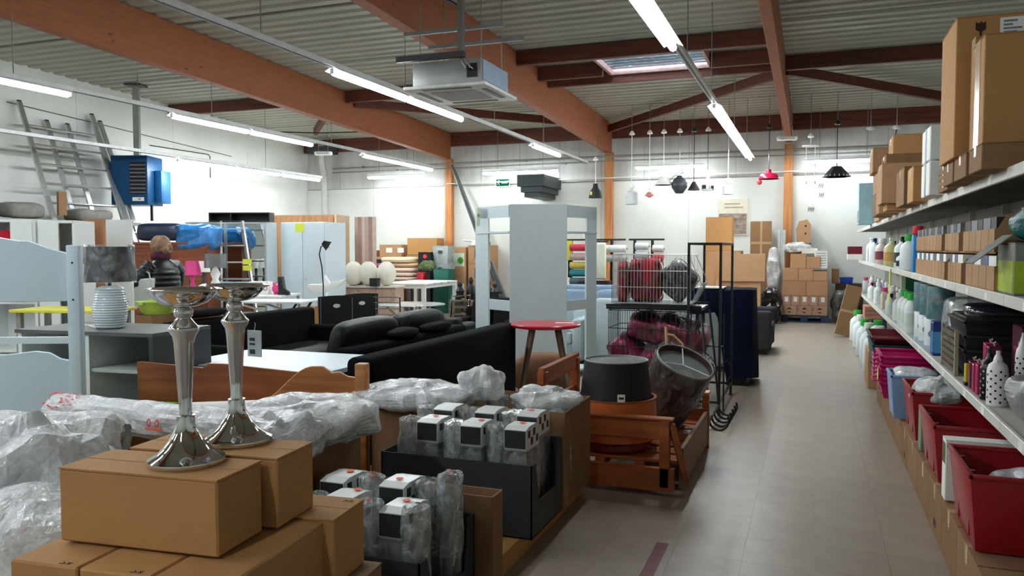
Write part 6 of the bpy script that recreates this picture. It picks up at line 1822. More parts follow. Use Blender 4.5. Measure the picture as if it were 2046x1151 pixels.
MB().tube([(0.0, 1.9, 0.04), (0.35, 2.0, 0.02), (0.80, 1.85, -0.25)], 0.015, 6).build('cable', M_DGREY, ctray)

# blue unit heater
bh = thing('unit_heater', 'blue unit heater hanging by the ladder wall', 'heater', (-12.05, 11.85, 2.32), R(20))
M_BLUH = mat('heater_blue', '#0e4672', 0.4, var=0.06)
MB().box(-0.36, 0.33, -0.32, 0.32, 0, 0.92).build('body', M_BLUH, bh, bevel=0.015)
MB().box(0.34, 0.47, -0.05, 0.36, 0.05, 0.66).build('burner_box', mat('heater_light_blue', '#1f5f94', 0.4), bh, bevel=0.01)
MB().box(0.0, 0.30, -0.326, -0.318, 0.20, 0.80).build('grille_recess', M_BLACKP, bh)
for i in range(8):
    MB().box(0.01, 0.29, -0.345, -0.322, 0.22 + i * 0.072, 0.245 + i * 0.072, None).build('louver', mat('louver_grey', '#6d6a70', 0.4), bh)
lb_ = MB().box(0.04, 0.26, -0.328, -0.322, 0.07, 0.14).build('name_plate', M_PAPER, bh, bevel=0.003, seg=1)
MB().box(0.15, 0.20, -0.3295, -0.328, 0.095, 0.115).build('logo', mat('red_print', '#d83a48', 0.5), lb_)
MB().box(-0.05, 0.05, -0.05, 0.05, 0.92, zdeck(11.85) - 2.32 - 0.01).build('flue', mat('flue_grey', '#8f908c', 0.5), bh)
MB().box(-0.16, 0.16, -0.16, 0.16, zdeck(11.85) - 2.32 - 0.03, zdeck(11.85) - 2.32 - 0.005).build('roof_collar', M_DGREY, bh)
MB().box(0.36, 0.40, -0.3, -0.26, -0.3, 0.0).build('bracket', M_BLACKP, bh)

# ladders stored against the left wall
def ladder(label, y0, y1, xt, zt, xb, n, step, z0=0.3):
    t = thing('aluminium_ladder', label, 'ladder', (0, 0, 0), 0, 'aluminium ladders on the wall')
    t.location = (xb, (y0 + y1) / 2, 0)
    dx = xt - xb
    h = (y1 - y0) / 2
    for s in (-1, 1):
        MB().bar((0, s * h, 0), (dx, s * h, zt), 0.085, 0.04, up=(1, 0, 0)).build('rail', M_ALU, t)
        MB().box(dx - 0.02, dx + 0.02, s * h - 0.03, s * h + 0.03, zt - 0.01, zt + 0.03).build('end_cap', M_BLACKP, t)
    for i in range(n):
        z = z0 + step * i
        if z > zt - 0.1:
            break
        u = z / zt
        MB().cyl((dx * u, -h, z), (dx * u, h, z), 0.022, n=8).build('rung', M_ALU, t)
    return t
ladder('wide aluminium ladder leaning against the left wall', 9.95, 11.42, -12.70, 4.0, -11.25, 14, 0.33)
ladder('narrower aluminium ladder between the rails of the wide one', 10.50, 10.92, -12.74, 3.75, -11.45, 13, 0.33)
ladder('aluminium ladder set closest to the blue heater', 11.48, 11.62, -12.72, 3.9, -11.12, 2, 1.5)
lw_ = carton('brown_board', 'brown wooden board tied to the ladder', (-11.86, 10.02, 2.06), (0.05, 0.16, 0.40), 0.0, m=M_CARDD, tape=False, flaps=False)
# shelf of grey sacks under the ladders
gs = thing('wall_platform', 'grey shelf platform along the ladder wall', 'shelf', (-12.2, 9.2, 0))
MB().box(-0.55, 0.45, -1.6, 2.4, 1.92, 1.98).build('deck', M_STEEL, gs)
for y in (-1.4, 0.4, 2.2):
    MB().box(0.36, 0.42, y - .03, y + .03, 0, 1.92).build('post', M_STEEL, gs)
    MB().box(-0.52, -0.46, y - .03, y + .03, 0, 1.92).build('post', M_STEEL, gs)
tag(MB().blob((0, 0, 0.13), (0.25, 0.34, 0.13), 0.5, 10, 18, rn=0.05, seed=2).build('grey_sack', mat('grey_sacking', '#7f7d78', 0.8, var=0.2), None, (-11.98, 9.35, 1.98), 0, smooth=60), 'grey sack lying on the wall platform', 'sack')
tag(MB().blob((0, 0, 0.10), (0.25, 0.4, 0.12), 0.5, 10, 18, rn=0.05, seed=7).build('grey_sack', mat('grey_sacking', '#7f7d78', 0.8, var=0.2), None, (-12.1, 10.75, 1.98), 0, smooth=60), 'smaller grey sack under the ladders', 'sack')

# pipes and conduits
dp_ = thing('drain_pipe', 'grey drain pipe with elbow in the corner of the end wall', 'pipe', (-12.15, 18.22, 0))
MB().tube([(0, 0, 0), (0, 0, 3.35), (0.02, -0.05, 3.5), (0.12, -0.3, 3.75), (0.16, -0.36, 3.9), (0.16, -0.36, 4.25)], 0.085, 14).build('pipe', mat('pipe_grey', '#c2c4c0', 0.5), dp_, smooth=50)
MB().lathe([(0.1, 0), (0.1, 0.1), (0.085, 0.1)], 16, (0, 0, 3.3)).build('coupling', mat('pipe_grey', '#c2c4c0', 0.5), dp_)
MB().box(-0.1, 0.5, -0.6, -0.1, 3.95, 4.12).build('roof_outlet', M_DGREY, dp_)
def conduit(label, pts, r, m=None, clips=()):
    t = thing('conduit', label, 'conduit', pts[0])
    o = Vector(pts[0])
    MB().tube([Vector(p) - o for p in pts], r, 8).build('pipe', m or M_CONDUIT, t, smooth=60)
    for c in clips:
        c = Vector(c) - o
        MB().box(c.x - 0.02, c.x + 0.02, c.y - r - 0.004, c.y + r + 0.03, c.z - r - 0.006, c.z + r + 0.006).build('clip', M_STEEL, t)
conduit('upper grey conduit across the end wall', [(-12.0, 18.40, 3.62), (-8.7, 18.25, 3.62), (-4.5, 18.25, 3.64), (-0.6, 18.25, 3.62), (4.4, 18.25, 3.62)], 0.02, clips=[(x, 18.27, 3.625) for x in (-11, -6.5, -2.5, 2.0)])
conduit('lower grey conduit across the end wall', [(-12.0, 18.40, 3.52), (-8.7, 18.25, 3.50), (-4.5, 18.25, 3.53), (-0.6, 18.25, 3.50), (4.4, 18.25, 3.5)], 0.016, clips=[(x, 18.27, 3.515) for x in (-10, -5.5, -1.5, 3.0)])
conduit('thin white pipe above the panel joint on the end wall', [(-8.6, 18.28, 3.12), (-4.5, 18.28, 3.14), (-0.5, 18.28, 3.16), (4.4, 18.28, 3.16)], 0.014, M_WHITEP, clips=[(x, 18.29, 3.13) for x in (-7, -3, 1.5)])
conduit('black cable stepping down the left wall', [(-12.78, 12.9, 3.62), (-12.78, 14.6, 3.62), (-12.78, 14.65, 3.58), (-12.78, 14.65, 3.1)], 0.01, M_BLACKP)
conduit('thin wall cable beside the heater flue', [(-12.80, 9.8, 3.98), (-12.80, 12.0, 3.86), (-12.80, 15.4, 3.66)], 0.007, M_DGREY)
conduit('sagging cable under the deep beam near the corner pipe', [(-11.2, 13.8, 3.95), (-9.6, 14.3, 3.9), (-8.65, 14.6, 3.92)], 0.012, M_BLACKP)
def metal_profiles(label, p, q, w):
    t = thing('metal_profile', label, 'metal bar', p, 0, 'leaning metal profiles')
    d = Vector(q) - Vector(p)
    MB().bar((0, 0, 0), d, w, 0.05).build('web', M_STEEL, t)
    MB().bar((0, -0.03, 0), d + Vector((0, -0.03, 0)), w * 0.3, 0.02).build('flange', M_DGREY, t)
for i in range(3):
    metal_profiles('long grey metal profile leaning on the wall post, %s of three' % ORD[i], (-6.75 + 0.09 * i, 17.55 - 0.02 * i, 0.02), (-8.42 + 0.05 * i, 18.22, 3.55 - 0.1 * i), 0.06)

# exit sign, dark stepped hood, poster
ex = thing('exit_sign', 'green and white emergency exit sign on the end wall', 'sign', (-7.16, 18.46, 3.12))
MB().box(-0.19, 0.19, -0.03, 0.02, -0.11, 0.11).build('housing', M_WHITEP, ex)
MB().box(-0.165, 0.165, -0.034, -0.03, -0.085, 0.085).build('panel', mat('exit_green', '#06603f', 0.8, spec=0.1), ex)
mb = MB()
mb.cyl((-0.10, -0.0345, 0.05), (-0.10, -0.036, 0.05), 0.014, n=10)
for a, b_ in (((-0.10, 0.035), (-0.115, -0.005)), ((-0.115, -0.005), (-0.085, -0.03)), ((-0.115, -0.005), (-0.14, -0.05)), ((-0.085, -0.03), (-0.09, -0.06)), ((-0.10, 0.025), (-0.07, 0.005)), ((-0.105, 0.02), (-0.14, 0.01))):
    mb.bar((a[0], -0.0352, a[1]), (b_[0], -0.0352, b_[1]), 0.014, 0.0012, up=(0, 1, 0))
o = mb.build('running_figure', M_PAPER, ex)
mb = MB()
mb.box(-0.03, 0.13, -0.0358, -0.0346, -0.022, 0.022)
mb.build('lettering_bar', M_PAPER, ex)
hd_ = thing('stepped_hood', 'dark grey stepped hood mounted below the strip light', 'hood', (-5.99, 17.36, 2.67))
M_HOOD = mat('hood_grey', '#363f40', 0.5, var=0.05)
MB().box(-0.32, 0.32, -0.22, 1.1, 0.24, 0.50).build('upper_box', M_HOOD, hd_, bevel=0.004, seg=1)
MB().box(-0.25, 0.25, -0.17, 1.1, 0.11, 0.24).build('middle_box', M_HOOD, hd_, bevel=0.004, seg=1)
MB().box(-0.18, 0.18, -0.12, 1.1, 0.0, 0.11).build('lower_box', M_HOOD, hd_, bevel=0.004, seg=1)
po = thing('poster', 'cream and brown furniture poster on the end wall above the cartons', 'poster', (-1.68, 18.46, 1.80))
MB().box(-0.32, 0.32, -0.02, 0.02, 0, 0.80).build('board', mat('poster_cream', '#dcd9c6', 0.6), po)
MB().box(-0.30, 0.30, -0.0225, -0.02, 0.02, 0.48).build('picture', mat('poster_picture', '#8d7d73', 0.6, var=0.7, scale=7, stretch=(1, 1, 3)), po)
mb = MB()
for i, w in enumerate((0.34, 0.40)):
    mb.box(-0.18, -0.18 + w, -0.0225, -0.02, 0.68 - i * 0.08, 0.71 - i * 0.08)
mb.build('headline', mat('poster_ink', '#a89a80', 0.6), po)
wm = thing('wall_lettering', 'small dark hand-lettered marks on the end wall', 'wall marks', (0.05, 18.475, 2.30))
for (cx, cz, n) in ((0.05, 0.50, 3), (0.06, 0.30, 3), (-0.16, 0.0, 4)):
    mb = MB()
    for i in range(n):
        x = cx + i * 0.035
        mb.bar((x, 0, cz), (x + 0.012, 0, cz + 0.10), 0.010, 0.004, up=(0, 1, 0))
        mb.bar((x, 0, cz + 0.05), (x + 0.03, 0, cz + 0.06), 0.008, 0.004, up=(0, 1, 0))
    mb.build('mark', M_INK, wm)

# emergency light bodies
def emergency(label, loc, rz):
    t = thing('emergency_light', label, 'emergency light', loc, rz, 'emergency lights')
    MB().box(-0.19, 0.19, -0.06, 0.06, 0, 0.08).build('housing', M_WHITEP, t, bevel=0.025, seg=3)
    MB().box(-0.13, 0.13, -0.064, -0.058, 0.015, 0.06).build('lens', mat('lens_grey', '#b9bdb8', 0.3), t)
    for s in (-1, 1):
        MB().cyl((s * 0.1, 0, 0.078), (s * 0.1, 0, zdeck(loc[1]) - loc[2]), 0.004, n=5).build('wire', M_STEEL, t)
emergency('white emergency light under the slim beam', (-0.50, 16.4, 3.58), R(10))
emergency('white emergency light near the corner drain pipe', (-9.95, 14.9, 3.52), R(20))

# ------------------------------------------------------------------ pendant lamps
PY = 16.5
def pendant(label, x, zb, shade_fn, cordm, cup, y=PY, topz=None):
    t = thing('pendant_lamp', label, 'pendant lamp', (x, y, zb), 0, 'pendant lamps on display')
    tz = (topz or 3.92) - zb
    h = shade_fn(t)
    MB().cyl((0, 0, h), (0, 0, tz), 0.008, n=6).build('cord', cordm, t)
    MB().lathe([(0.055, -0.02), (0.06, 0.0), (0.02, 0.06), (0.0001, 0.06)], 16, (0, 0, tz - 0.05)).build('ceiling_cup', cup, t, smooth=40)
    MB().cyl((0, 0, tz), (0, 0, zdeck(y) - zb), 0.006, n=5).build('hook_wire', M_STEEL, t)
    return t
def bell(r, h, m):
    def f(t):
        MB().lathe([(r, 0), (r * .97, 0.02), (r * .8, h * .45), (r * .42, h * .72), (r * .34, h), (0.0001, h), (0.0001, h - .01), (r * .3, h - .01), (r * .37, h * .7), (r * .77, h * .44), (r * .95, 0.0)], 26).build('shade', m, t, smooth=50)
        return h
    return f
def cone(r0, r1, h, m, band=None):
    def f(t):
        MB().lathe([(r0, 0), (r1, h), (0.0001, h), (0.0001, h - .008), (r1 - .004, h - .008), (r0 - .005, 0)], 28).build('shade', m, t, smooth=40)
        if band:
            MB().lathe([(r0 - .01, 0.002), (r0 - .0, 0.002), (r0 - .03, 0.03), (r0 - .04, 0.03)], 28, closed=True).build('rim_band', band, t)
        return h
    return f
def cylsh(r, h, m):
    def f(t):
        MB().lathe([(r, 0), (r, h * .8), (r * .6, h * .9), (r * .15, h), (0.0001, h), (0.0001, h - .01), (r * .95, h * .78), (r * .95, 0)], 28).build('shade', m, t, smooth=40)
        MB().blob((0, 0, h + 0.07), (0.06, 0.06, 0.06), 1, 10, 14).build('socket_ball', M_WHITEP, t, smooth=60)
        return h + 0.1
    return f
def jug(m):
    def f(t):
        MB().lathe([(0.07, 0), (0.09, 0.02), (0.155, 0.12), (0.16, 0.20), (0.12, 0.29), (0.06, 0.33), (0.05, 0.36), (0.0001, 0.36)], 24).build('shade', m, t, smooth=50)
        for z, r in ((0.13, 0.159), (0.21, 0.162)):
            MB().lathe([(r, -0.006), (r + .005, 0), (r, 0.006)], 24, (0, 0, z)).build('ridge', m, t)
        MB().tube([(-0.15, 0, 0.22), (-0.2, 0, 0.27), (-0.1, 0, 0.36), (0.08, 0, 0.42), (0.04, 0, 0.5)], 0.008, 6).build('wire_loop', M_STEEL, t)
        MB().cyl((0, 0, 0.36), (0, 0, 0.55), 0.018, n=8).build('stem', M_PAPER, t)
        return 0.5
    return f
def spot(m):
    def f(t):
        MB().box(-0.10, 0.10, -0.06, 0.06, 0, 0.04).build('bar', M_ALU, t)
        MB().cyl((-0.08, 0, 0.02), (-0.08, 0, 0.12), 0.04, n=14).build('spot_head', M_BLACKP, t)
        MB().cyl((0.09, 0, 0.02), (0.09, 0, 0.10), 0.03, n=14).build('spot_head', M_BLACKP, t)
        MB().cyl((0.0, 0, 0.04), (0.0, 0, 0.42), 0.045, 0.03, n=16).build('column', M_ALU, t, smooth=40)
        return 0.42
    return f
M_MATB = mat('matt_black', '#1c1d1e', 0.6, var=0.08)
M_GWH = mat('warm_white_shade', '#e2e2dc', 0.6, var=0.02)
p1_ = pendant('black bell pendant lamp with a lime sticker', -4.31, 2.57, bell(0.145, 0.30, M_MATB), M_WHITEP, M_WHITEP, topz=3.42)
MB().box(-0.05, 0.03, -0.002, 0.0, 0.05, 0.12, T(-0.03, -0.135, 0.01) @ RX(-0.25)).build('lime_sticker', M_YELLOW, p1_)
pendant('pale grey cylinder pendant lamp', -3.54, 2.42, cylsh(0.125, 0.30, mat('pale_grey_shade', '#c9d0d0', 0.6)), M_WHITEP, M_WHITEP)
def flower(t):
    MB().blob((0, 0, 0.06), (0.07, 0.07, 0.06), 1, 8, 12).build('shade', mat('coral_glass', '#d98a84', 0.4), t, smooth=60)
    for i in range(6):
        a = i * PI / 3
        MB().blob((0.06 * math.cos(a), 0.06 * math.sin(a), 0.05), (0.035, 0.035, 0.02), 1, 6, 8).build('petal', mat('coral_glass', '#d98a84', 0.4), t, smooth=60)
    return 0.12
pendant('small coral flower pendant on a white cord', -3.17, 2.55, flower, M_WHITEP, M_WHITEP)
pendant('wide white cone pendant lamp', -2.88, 2.80, cone(0.185, 0.07, 0.17, M_GWH), M_WHITEP, M_WHITEP)
pendant('dark grey jug-shaped pendant lamp', -2.56, 2.62, jug(mat('slate_enamel', '#3a4044', 0.4)), M_STEEL, M_WHITEP)
pendant('small dark cone pendant lamp', -2.27, 2.68, cone(0.125, 0.03, 0.17, M_MATB, M_GWH), M_BLACKP, M_BLACKP)
pendant('chrome spotlight bar pendant', -1.995, 2.66, spot(M_ALU), M_BLACKP, M_WHITEP)
pendant('white cylinder pendant on a long white rod', -1.60, 2.58, cylsh(0.10, 0.20, M_GWH), M_WHITEP, M_WHITEP)
def redlamp(t):
    MB().lathe([(0.205, 0), (0.20, 0.03), (0.15, 0.09), (0.06, 0.12), (0.045, 0.19), (0.0001, 0.19), (0.0001, 0.17), (0.05, 0.10), (0.14, 0.075), (0.19, 0.0)], 28).build('shade', mat('red_enamel', '#b8143a', 0.3), t, smooth=40)
    MB().blob((-0.17, -0.04, -0.06), (0.05, 0.03, 0.05), 1, 8, 12).build('red_tag', mat('red_print', '#d83a48', 0.5), t, smooth=60)
    return 0.19
pendant('red enamel dish pendant lamp', -0.83, 2.86, redlamp, M_BLACKP, M_BLACKP)
def slatcone(t):
    MB().lathe([(0.26, 0.0), (0.085, 0.20), (0.0001, 0.20), (0.0001, 0.19), (0.08, 0.19), (0.25, 0.0)], 6).build('shade', M_MATB, t)
    mb = MB()
    for i in range(18):
        a = 2 * PI * i / 18
        mb.box(-0.008, 0.008, -0.004, 0.004, -0.02, 0.02, RZ(a) @ T(0.235, 0, 0.022) @ RY(-0.7))
    o = mb.build('slots', M_GWH, t)
    o['kind'] = 'stuff'
    return 0.20
pendant('black faceted pendant lamp with a slotted rim', 0.40, 2.86, slatcone, M_BLACKP, M_BLACKP)
def disc(t):
    MB().lathe([(0.0001, 0.72), (0.15, 0.72), (0.16, 0.735), (0.05, 0.76), (0.0001, 0.76)], 26).build('plate', M_GWH, t, smooth=40)
    for s in (-1, 1):
        MB().cyl((s * 0.08, 0, 0.72), (s * 0.08, 0, 0.06), 0.006, n=6).build('rod', M_WHITEP, t)
        MB().cyl((s * 0.08, 0, 0.06), (s * 0.08, 0, 0.0), 0.02, n=10).build('bulb_holder', M_WHITEP, t)
    return 0.76
pendant('white disc pendant with two hanging rods', -0.07, 2.74, disc, M_WHITEP, M_WHITEP, topz=3.70)
for i, (x, lb) in enumerate(((0.98, 'loose white ceiling rose hanging near the black pendant'), (1.42, 'loose white ceiling rose with a grey cable'))):
    t = thing('ceiling_rose', lb, 'ceiling rose', (x, PY, 3.74), 0, 'loose ceiling roses')
    MB().lathe([(0.0001, 0), (0.075, 0.0), (0.08, 0.012), (0.03, 0.035), (0.0001, 0.035)], 18, (0, 0, 0), RX(0.6)).build('plate', M_WHITEP, t)
    MB().cyl((0, 0, 0.02), (0, 0, zdeck(PY) - 3.74), 0.005, n=5).build('wire', M_STEEL, t)
    if i:
        MB().tube([(0, 0, 0), (-0.03, 0, -0.2), (-0.01, 0, -0.5)], 0.01, 6).build('cable', M_DGREY, t)
# ================================================================== GOODS ALONG THE END WALL
# rugs and cartons behind the white dining table
rk = thing('goods_platform', 'low platform of boards carrying the folded rugs', 'platform', (-9.35, 17.3, 0))
MB().box(-1.1, 0.55, -0.55, 0.42, 0.68, 0.74).build('deck', woodmat('platform_board', '#8d7a66', '#77644f', 'x', 0.6), rk)
for sx in (-1.0, -0.2, 0.48):
    for sy in (-.5, .36):
        MB().box(sx - .04, sx + .04, sy - .04, sy + .04, 0, 0.68).build('leg', M_DGREY, rk)
def rug(label, loc, s, m, seed, group, edge=None):
    t = thing('folded_rug', label, 'rug', loc, 0, group)
    MB().blob((0, 0, s[2]), s, 0.38, 8, 20, rn=0.015, seed=seed).build('rug', m, t, smooth=60)
    MB().blob((0, -s[1] * 0.05, s[2]), (s[0] * 0.985, s[1], s[2] * 0.22), 0.4, 6, 20).build('fold', edge or m, t, smooth=60)
M_RPINK = mat('plum_rug', '#8a3a60', 0.9, var=0.35, scale=12)
M_RPAT = mat('rose_pattern_rug', '#cdb2a2', 0.9, var=0.25, scale=14)
M_RTAN = mat('tan_rug', '#c0a27c', 0.9, var=0.12, scale=9)
for i in range(4):
    rug('plum striped folded rug, %s from the bottom of its stack' % ORD[i], (-9.62, 17.05, 0.74 + 0.105 * i), (0.25, 0.3, 0.05), M_RPINK, i, 'plum folded rugs', mat('pale_plum', '#b98aa0', 0.9))
for i in range(3):
    rug('rose patterned folded rug, %s from the bottom of its stack' % ORD[i], (-9.08, 17.05, 0.74 + 0.105 * i), (0.30, 0.3, 0.05), M_RPAT, 6 + i, 'rose folded rugs', mat('cream_fold', '#e2d4c4', 0.9))
rug('tan rug folded across the rug stacks', (-9.15, 17.1, 1.065), (0.36, 0.28, 0.045), M_RTAN, 11, 'tan rugs')
rug('cream rug heaped on top of the rug stacks', (-9.28, 17.08, 1.165), (0.42, 0.28, 0.07), mat('cream_rug', '#d8c8a8', 0.9, var=0.1), 13, 'tan rugs')
for i, (x, y, z, sx, sy, sz, lb, m) in enumerate(((-10.05, 18.0, 0, 0.6, 0.5, 1.30, 'brown carton low behind the paper globes', M_CARDP), (-9.95, 18.05, 1.302, 0.62, 0.5, 0.30, 'brown carton with white labels above the rugs', M_CARDP),
        (-9.15, 18.05, 0.0, 0.70, 0.5, 1.342, 'large brown carton behind the folded rugs', M_CARDP), (-9.08, 18.05, 1.344, 0.78, 0.5, 0.42, 'brown carton topmost above the rugs', M_CARD), (-10.55, 17.95, 0.0, 0.36, 0.5, 1.46, 'narrow brown carton beside the striped board', M_CARDP))):
    c = carton('wall_carton', lb, (x, y, z), (sx, sy, sz), 0.03 * i, m=m, group='cartons behind the rugs')
    if i == 1:
        for xx in (-0.12, 0.2):
            MB().box(xx, xx + 0.17, -0.2515, -0.25, 0.10, 0.22).build('label_patch', M_PAPER, c)
blk = carton('black_box', 'long black box behind the paper globes', (-10.08, 17.5, 0.74), (0.62, 0.3, 0.50), 0, m=M_BLACKP, tape=False)
bk2 = carton('black_box', 'black cube box with a red seal by the rugs', (-8.62, 17.2, 1.08), (0.32, 0.3, 0.34), 0, m=M_BLACKP, tape=False)
MB().lathe([(0.0001, 0), (0.05, 0), (0.05, 0.001), (0.0001, 0.001)], 16, (0, 0, 0), T(0.02, -0.1515, 0.24) @ RX(PI / 2)).build('red_seal', mat('red_print', '#d83a48', 0.5), bk2)
carton('grey_box', 'grey box under the black cube box', (-8.62, 17.2, 0.0), (0.3, 0.3, 1.078), 0, m=M_DGREY, tape=False)
# clear plastic storage stack and green items
for i in range(2):
    t = bin_('clear_tub', 'milky clear storage tub %s beside the rugs' % ('at the bottom', 'stacked on top')[i], (-8.25, 17.35, 0.76 + 0.40 * i), 0.42, 0.4, 0.40, filmat('milky_plastic', '#cdd8d8', 0.45, 0.7, 4.0), 'milky storage tubs')
    MB().box(-0.05, 0.05, -0.21, -0.2, 0.22, 0.3).build('latch', M_DGREY, t)
carton('grey_box', 'grey plinth box under the clear tubs', (-8.25, 17.35, 0.0), (0.4, 0.4, 0.758), 0, m=M_DGREY, tape=False)
gbn = bin_('green_bin', 'dark green fabric bin near the dining table', (-8.05, 16.95, 0.0), 0.40, 0.36, 1.02, mat('green_fabric', '#1f5a4c', 0.8))
rbn = bin_('red_pot', 'small red pot by the dark green bin', (-8.55, 16.78, 0.742), 0.18, 0.18, 0.2, mat('red_pot', '#a8202c', 0.5))
tag(MB().blob((0, 0, 0.11), (0.2, 0.14, 0.12), 0.8, 10, 16, rn=0.06, seed=4, fr=8).build('artificial_plant', mat('olive_foliage', '#4d5a38', 0.8, var=0.5, scale=20), None, (-8.50, 16.98, 0.982), 0), 'olive coloured foliage clump on the rugs end', 'plant')
for i, (x, z, lb) in enumerate(((-8.12, 0.0, 'brown carton with a green label behind the clear tubs, floor level'), (-8.12, 0.82, 'brown carton with a green label behind the clear tubs, upper'), (-7.48, 0.0, 'brown carton with blue and green label by the corner unit, floor level'), (-7.48, 0.62, 'brown carton with blue and green label by the corner unit, middle'), (-7.48, 1.14, 'brown carton with blue and green label by the corner unit, topmost'))):
    h = (0.818, 0.72, 0.618, 0.518, 0.44)[i]
    c = carton('labelled_carton', lb, (x, 17.95, z), (0.58, 0.5, h), 0, m=M_CARDP, group='cartons with green labels')
    MB().box(-0.05, 0.25, -0.2515, -0.25, h * 0.35, h * 0.8).build('label_patch', mat('label_mint', '#cfe0cc', 0.6), c)
    MB().blob((0, 0, 0), (0.08, 0.003, 0.08), 1, 8, 12, T(0.15, -0.2525, h * 0.55)).build('green_picture', mat('leaf_print', '#4d8a2c', 0.6, var=0.3, scale=20), c)
    if i > 1:
        MB().box(-0.12, -0.02, -0.2525, -0.2515, h * 0.3, h * 0.8).build('blue_print', mat('blue_print', '#3a4a78', 0.5), c)
wc = thing('white_lamp_arm', 'white adjustable lamp lying on the labelled cartons', 'lamp', (-7.55, 17.7, 1.582))
MB().tube([(-0.35, 0, 0.12), (-0.05, 0.0, 0.10), (0.28, 0, 0.08)], 0.02, 8).build('arm', M_ALU, wc)
MB().lathe([(0.09, 0), (0.06, 0.10), (0.0001, 0.11)], 16, (-0.05, 0, 0)).build('shade', M_WHITEP, wc, smooth=40)
MB().box(0.2, 0.34, -0.05, 0.05, 0, 0.08).build('clamp', M_DGREY, wc)
# pallets with dark garden ornaments
def pallet(name, label, loc, m, sx=1.2, sy=0.8, group=None):
    t = thing(name, label, 'pallet', loc, 0, group)
    for i in range(5):
        y = -sy / 2 + 0.05 + i * (sy - 0.1) / 4
        MB().box(-sx / 2, sx / 2, y - 0.05, y + 0.05, 0.122, 0.144).build('deck_board', m, t)
    for x in (-sx / 2 + 0.07, 0, sx / 2 - 0.07):
        for y in (-sy / 2 + 0.06, 0, sy / 2 - 0.06):
            MB().box(x - .07, x + .07, y - .055, y + .055, 0.022, 0.122).build('block', m, t)
    for y in (-sy / 2 + .06, 0, sy / 2 - .06):
        MB().box(-sx / 2, sx / 2, y - .05, y + .05, 0, 0.022).build('base_board', m, t)
    return t
M_PALW = woodmat('grey_pallet', '#77695a', '#5f5245', 'x', 0.7)
for i in range(3):
    pallet('wooden_pallet', 'grey wooden pallet in the stack behind the glass table, %s from the floor' % ORD[i], (-6.55, 15.55, 0.1441 * i), M_PALW, 1.1, 0.8, 'stacked wooden pallets')
random.seed(6)
for i in range(5):
    x = -6.95 + 0.2 * i
    t = thing('black_figurine', 'black garden figurine on the wooden pallets, %s from the dining table' % ORD[i], 'figurine', (x, 15.4 + 0.12 * (i % 2), 0.433), random.uniform(0, 3), 'black figurines')
    s = 1.0 + 0.25 * ((i * 3) % 4) / 3
    MB().lathe([(0.10, 0), (0.11, 0.03), (0.08 * s, 0.12), (0.10, 0.18 * s), (0.04, 0.26 * s), (0.055, 0.32 * s), (0.03, 0.37 * s), (0.0001, 0.38 * s)], 12).build('body', M_BLACKP, t, smooth=40)
    MB().cyl((0.05, 0, 0.2 * s), (0.13, 0.03, 0.14 * s), 0.02, n=8).build('arm', M_BLACKP, t)
    MB().lathe([(0.04, 0), (0.045, 0.03), (0.0001, 0.035)], 10, (-0.09, -0.03, 0.0)).build('lantern', M_ALU, t)

# fabric-roll rack behind the corner unit
frk = thing('fabric_rack', 'black notched rack of coloured fabric rolls', 'rack', (-3.15, 13.45, 0))
for x in (-0.80, -0.08, 0.32, 0.62):
    MB().box(x - .02, x + .02, 0.0, 0.06, 0, 1.66).build('upright', M_BLACK, frk)
    for k in range(9):
        MB().cyl((x, -0.03, 0.75 + k * 0.1), (x, 0.0, 0.75 + k * 0.1), 0.018, n=8).build('notch_peg', M_BLACK, frk)
for (a, b_) in ((-0.95, 0.16), (0.22, 0.82)):
    MB().box(a, b_, 0.01, 0.05, 1.64, 1.67).build('top_bar', M_BLACK, frk)
MB().box(-0.9, 0.8, 0.06, 0.1, 0.2, 0.24).build('base_bar', M_BLACK, frk)
rolls = [(-0.58, 1.52, 0.20, '#c6404c', 'coral red'), (-0.58, 1.36, 0.20, '#b59a94', 'patterned'), (-0.58, 1.21, 0.20, '#c9b25a', 'mustard'), (-0.58, 1.08, 0.20, '#2f7f86', 'teal'), (-0.58, 0.94, 0.2, '#55636d', 'slate'),
         (0.02, 1.50, 0.18, '#d8d8d2', 'ivory'), (0.02, 1.34, 0.18, '#bdb9b2', 'stone'), (0.47, 1.54, 0.11, '#cfcfca', 'pale grey'), (0.47, 1.40, 0.11, '#b9bab6', 'silver'), (0.74, 1.50, 0.09, '#cfcac0', 'oatmeal'), (0.74, 1.36, 0.09, '#c0303f', 'scarlet')]
for i, (x, z, hl, c, nm) in enumerate(rolls):
    t = thing('fabric_roll', '%s fabric roll on the black notched rack' % nm, 'fabric roll', (-3.15 + x, 13.36, z), 0, 'fabric rolls')
    MB().cyl((-hl, 0, 0), (hl, 0, 0), 0.062, n=18).build('roll', mat('fabric_' + nm.replace(' ', '_'), c, 0.9, var=0.15, scale=14), t, smooth=40)
    MB().cyl((-hl - 0.02, 0, 0), (hl + 0.02, 0, 0), 0.015, n=8).build('core', M_CARDP, t)
cr_ = thing('cream_bolt', 'cream cloth hung over the end of the fabric rack', 'cloth', (-3.42, 13.2, 0.98))
MB().box(-0.16, 0.16, -0.04, 0.04, 0, 0.62).build('cloth', mat('cream_cloth', '#dcdcc4', 0.9), cr_, bevel=0.03, seg=3)
MB().cyl((-0.2, 0, 0.64), (0.2, 0, 0.64), 0.012, n=8).build('hanger_rod', M_BLACK, cr_)
bx_ = bin_('dark_bin', 'dark brown bin under the cream cloth', (-3.42, 13.1, 0.0), 0.5, 0.4, 0.95, mat('aubergine', '#2a1a1e', 0.6))
ltg = thing('lime_sign', 'lime price sign on the fabric rack', 'sign', (-3.98, 13.40, 1.30))
MB().box(-0.07, 0.07, -0.004, 0.004, 0, 0.34).build('card', M_YELLOW, ltg)
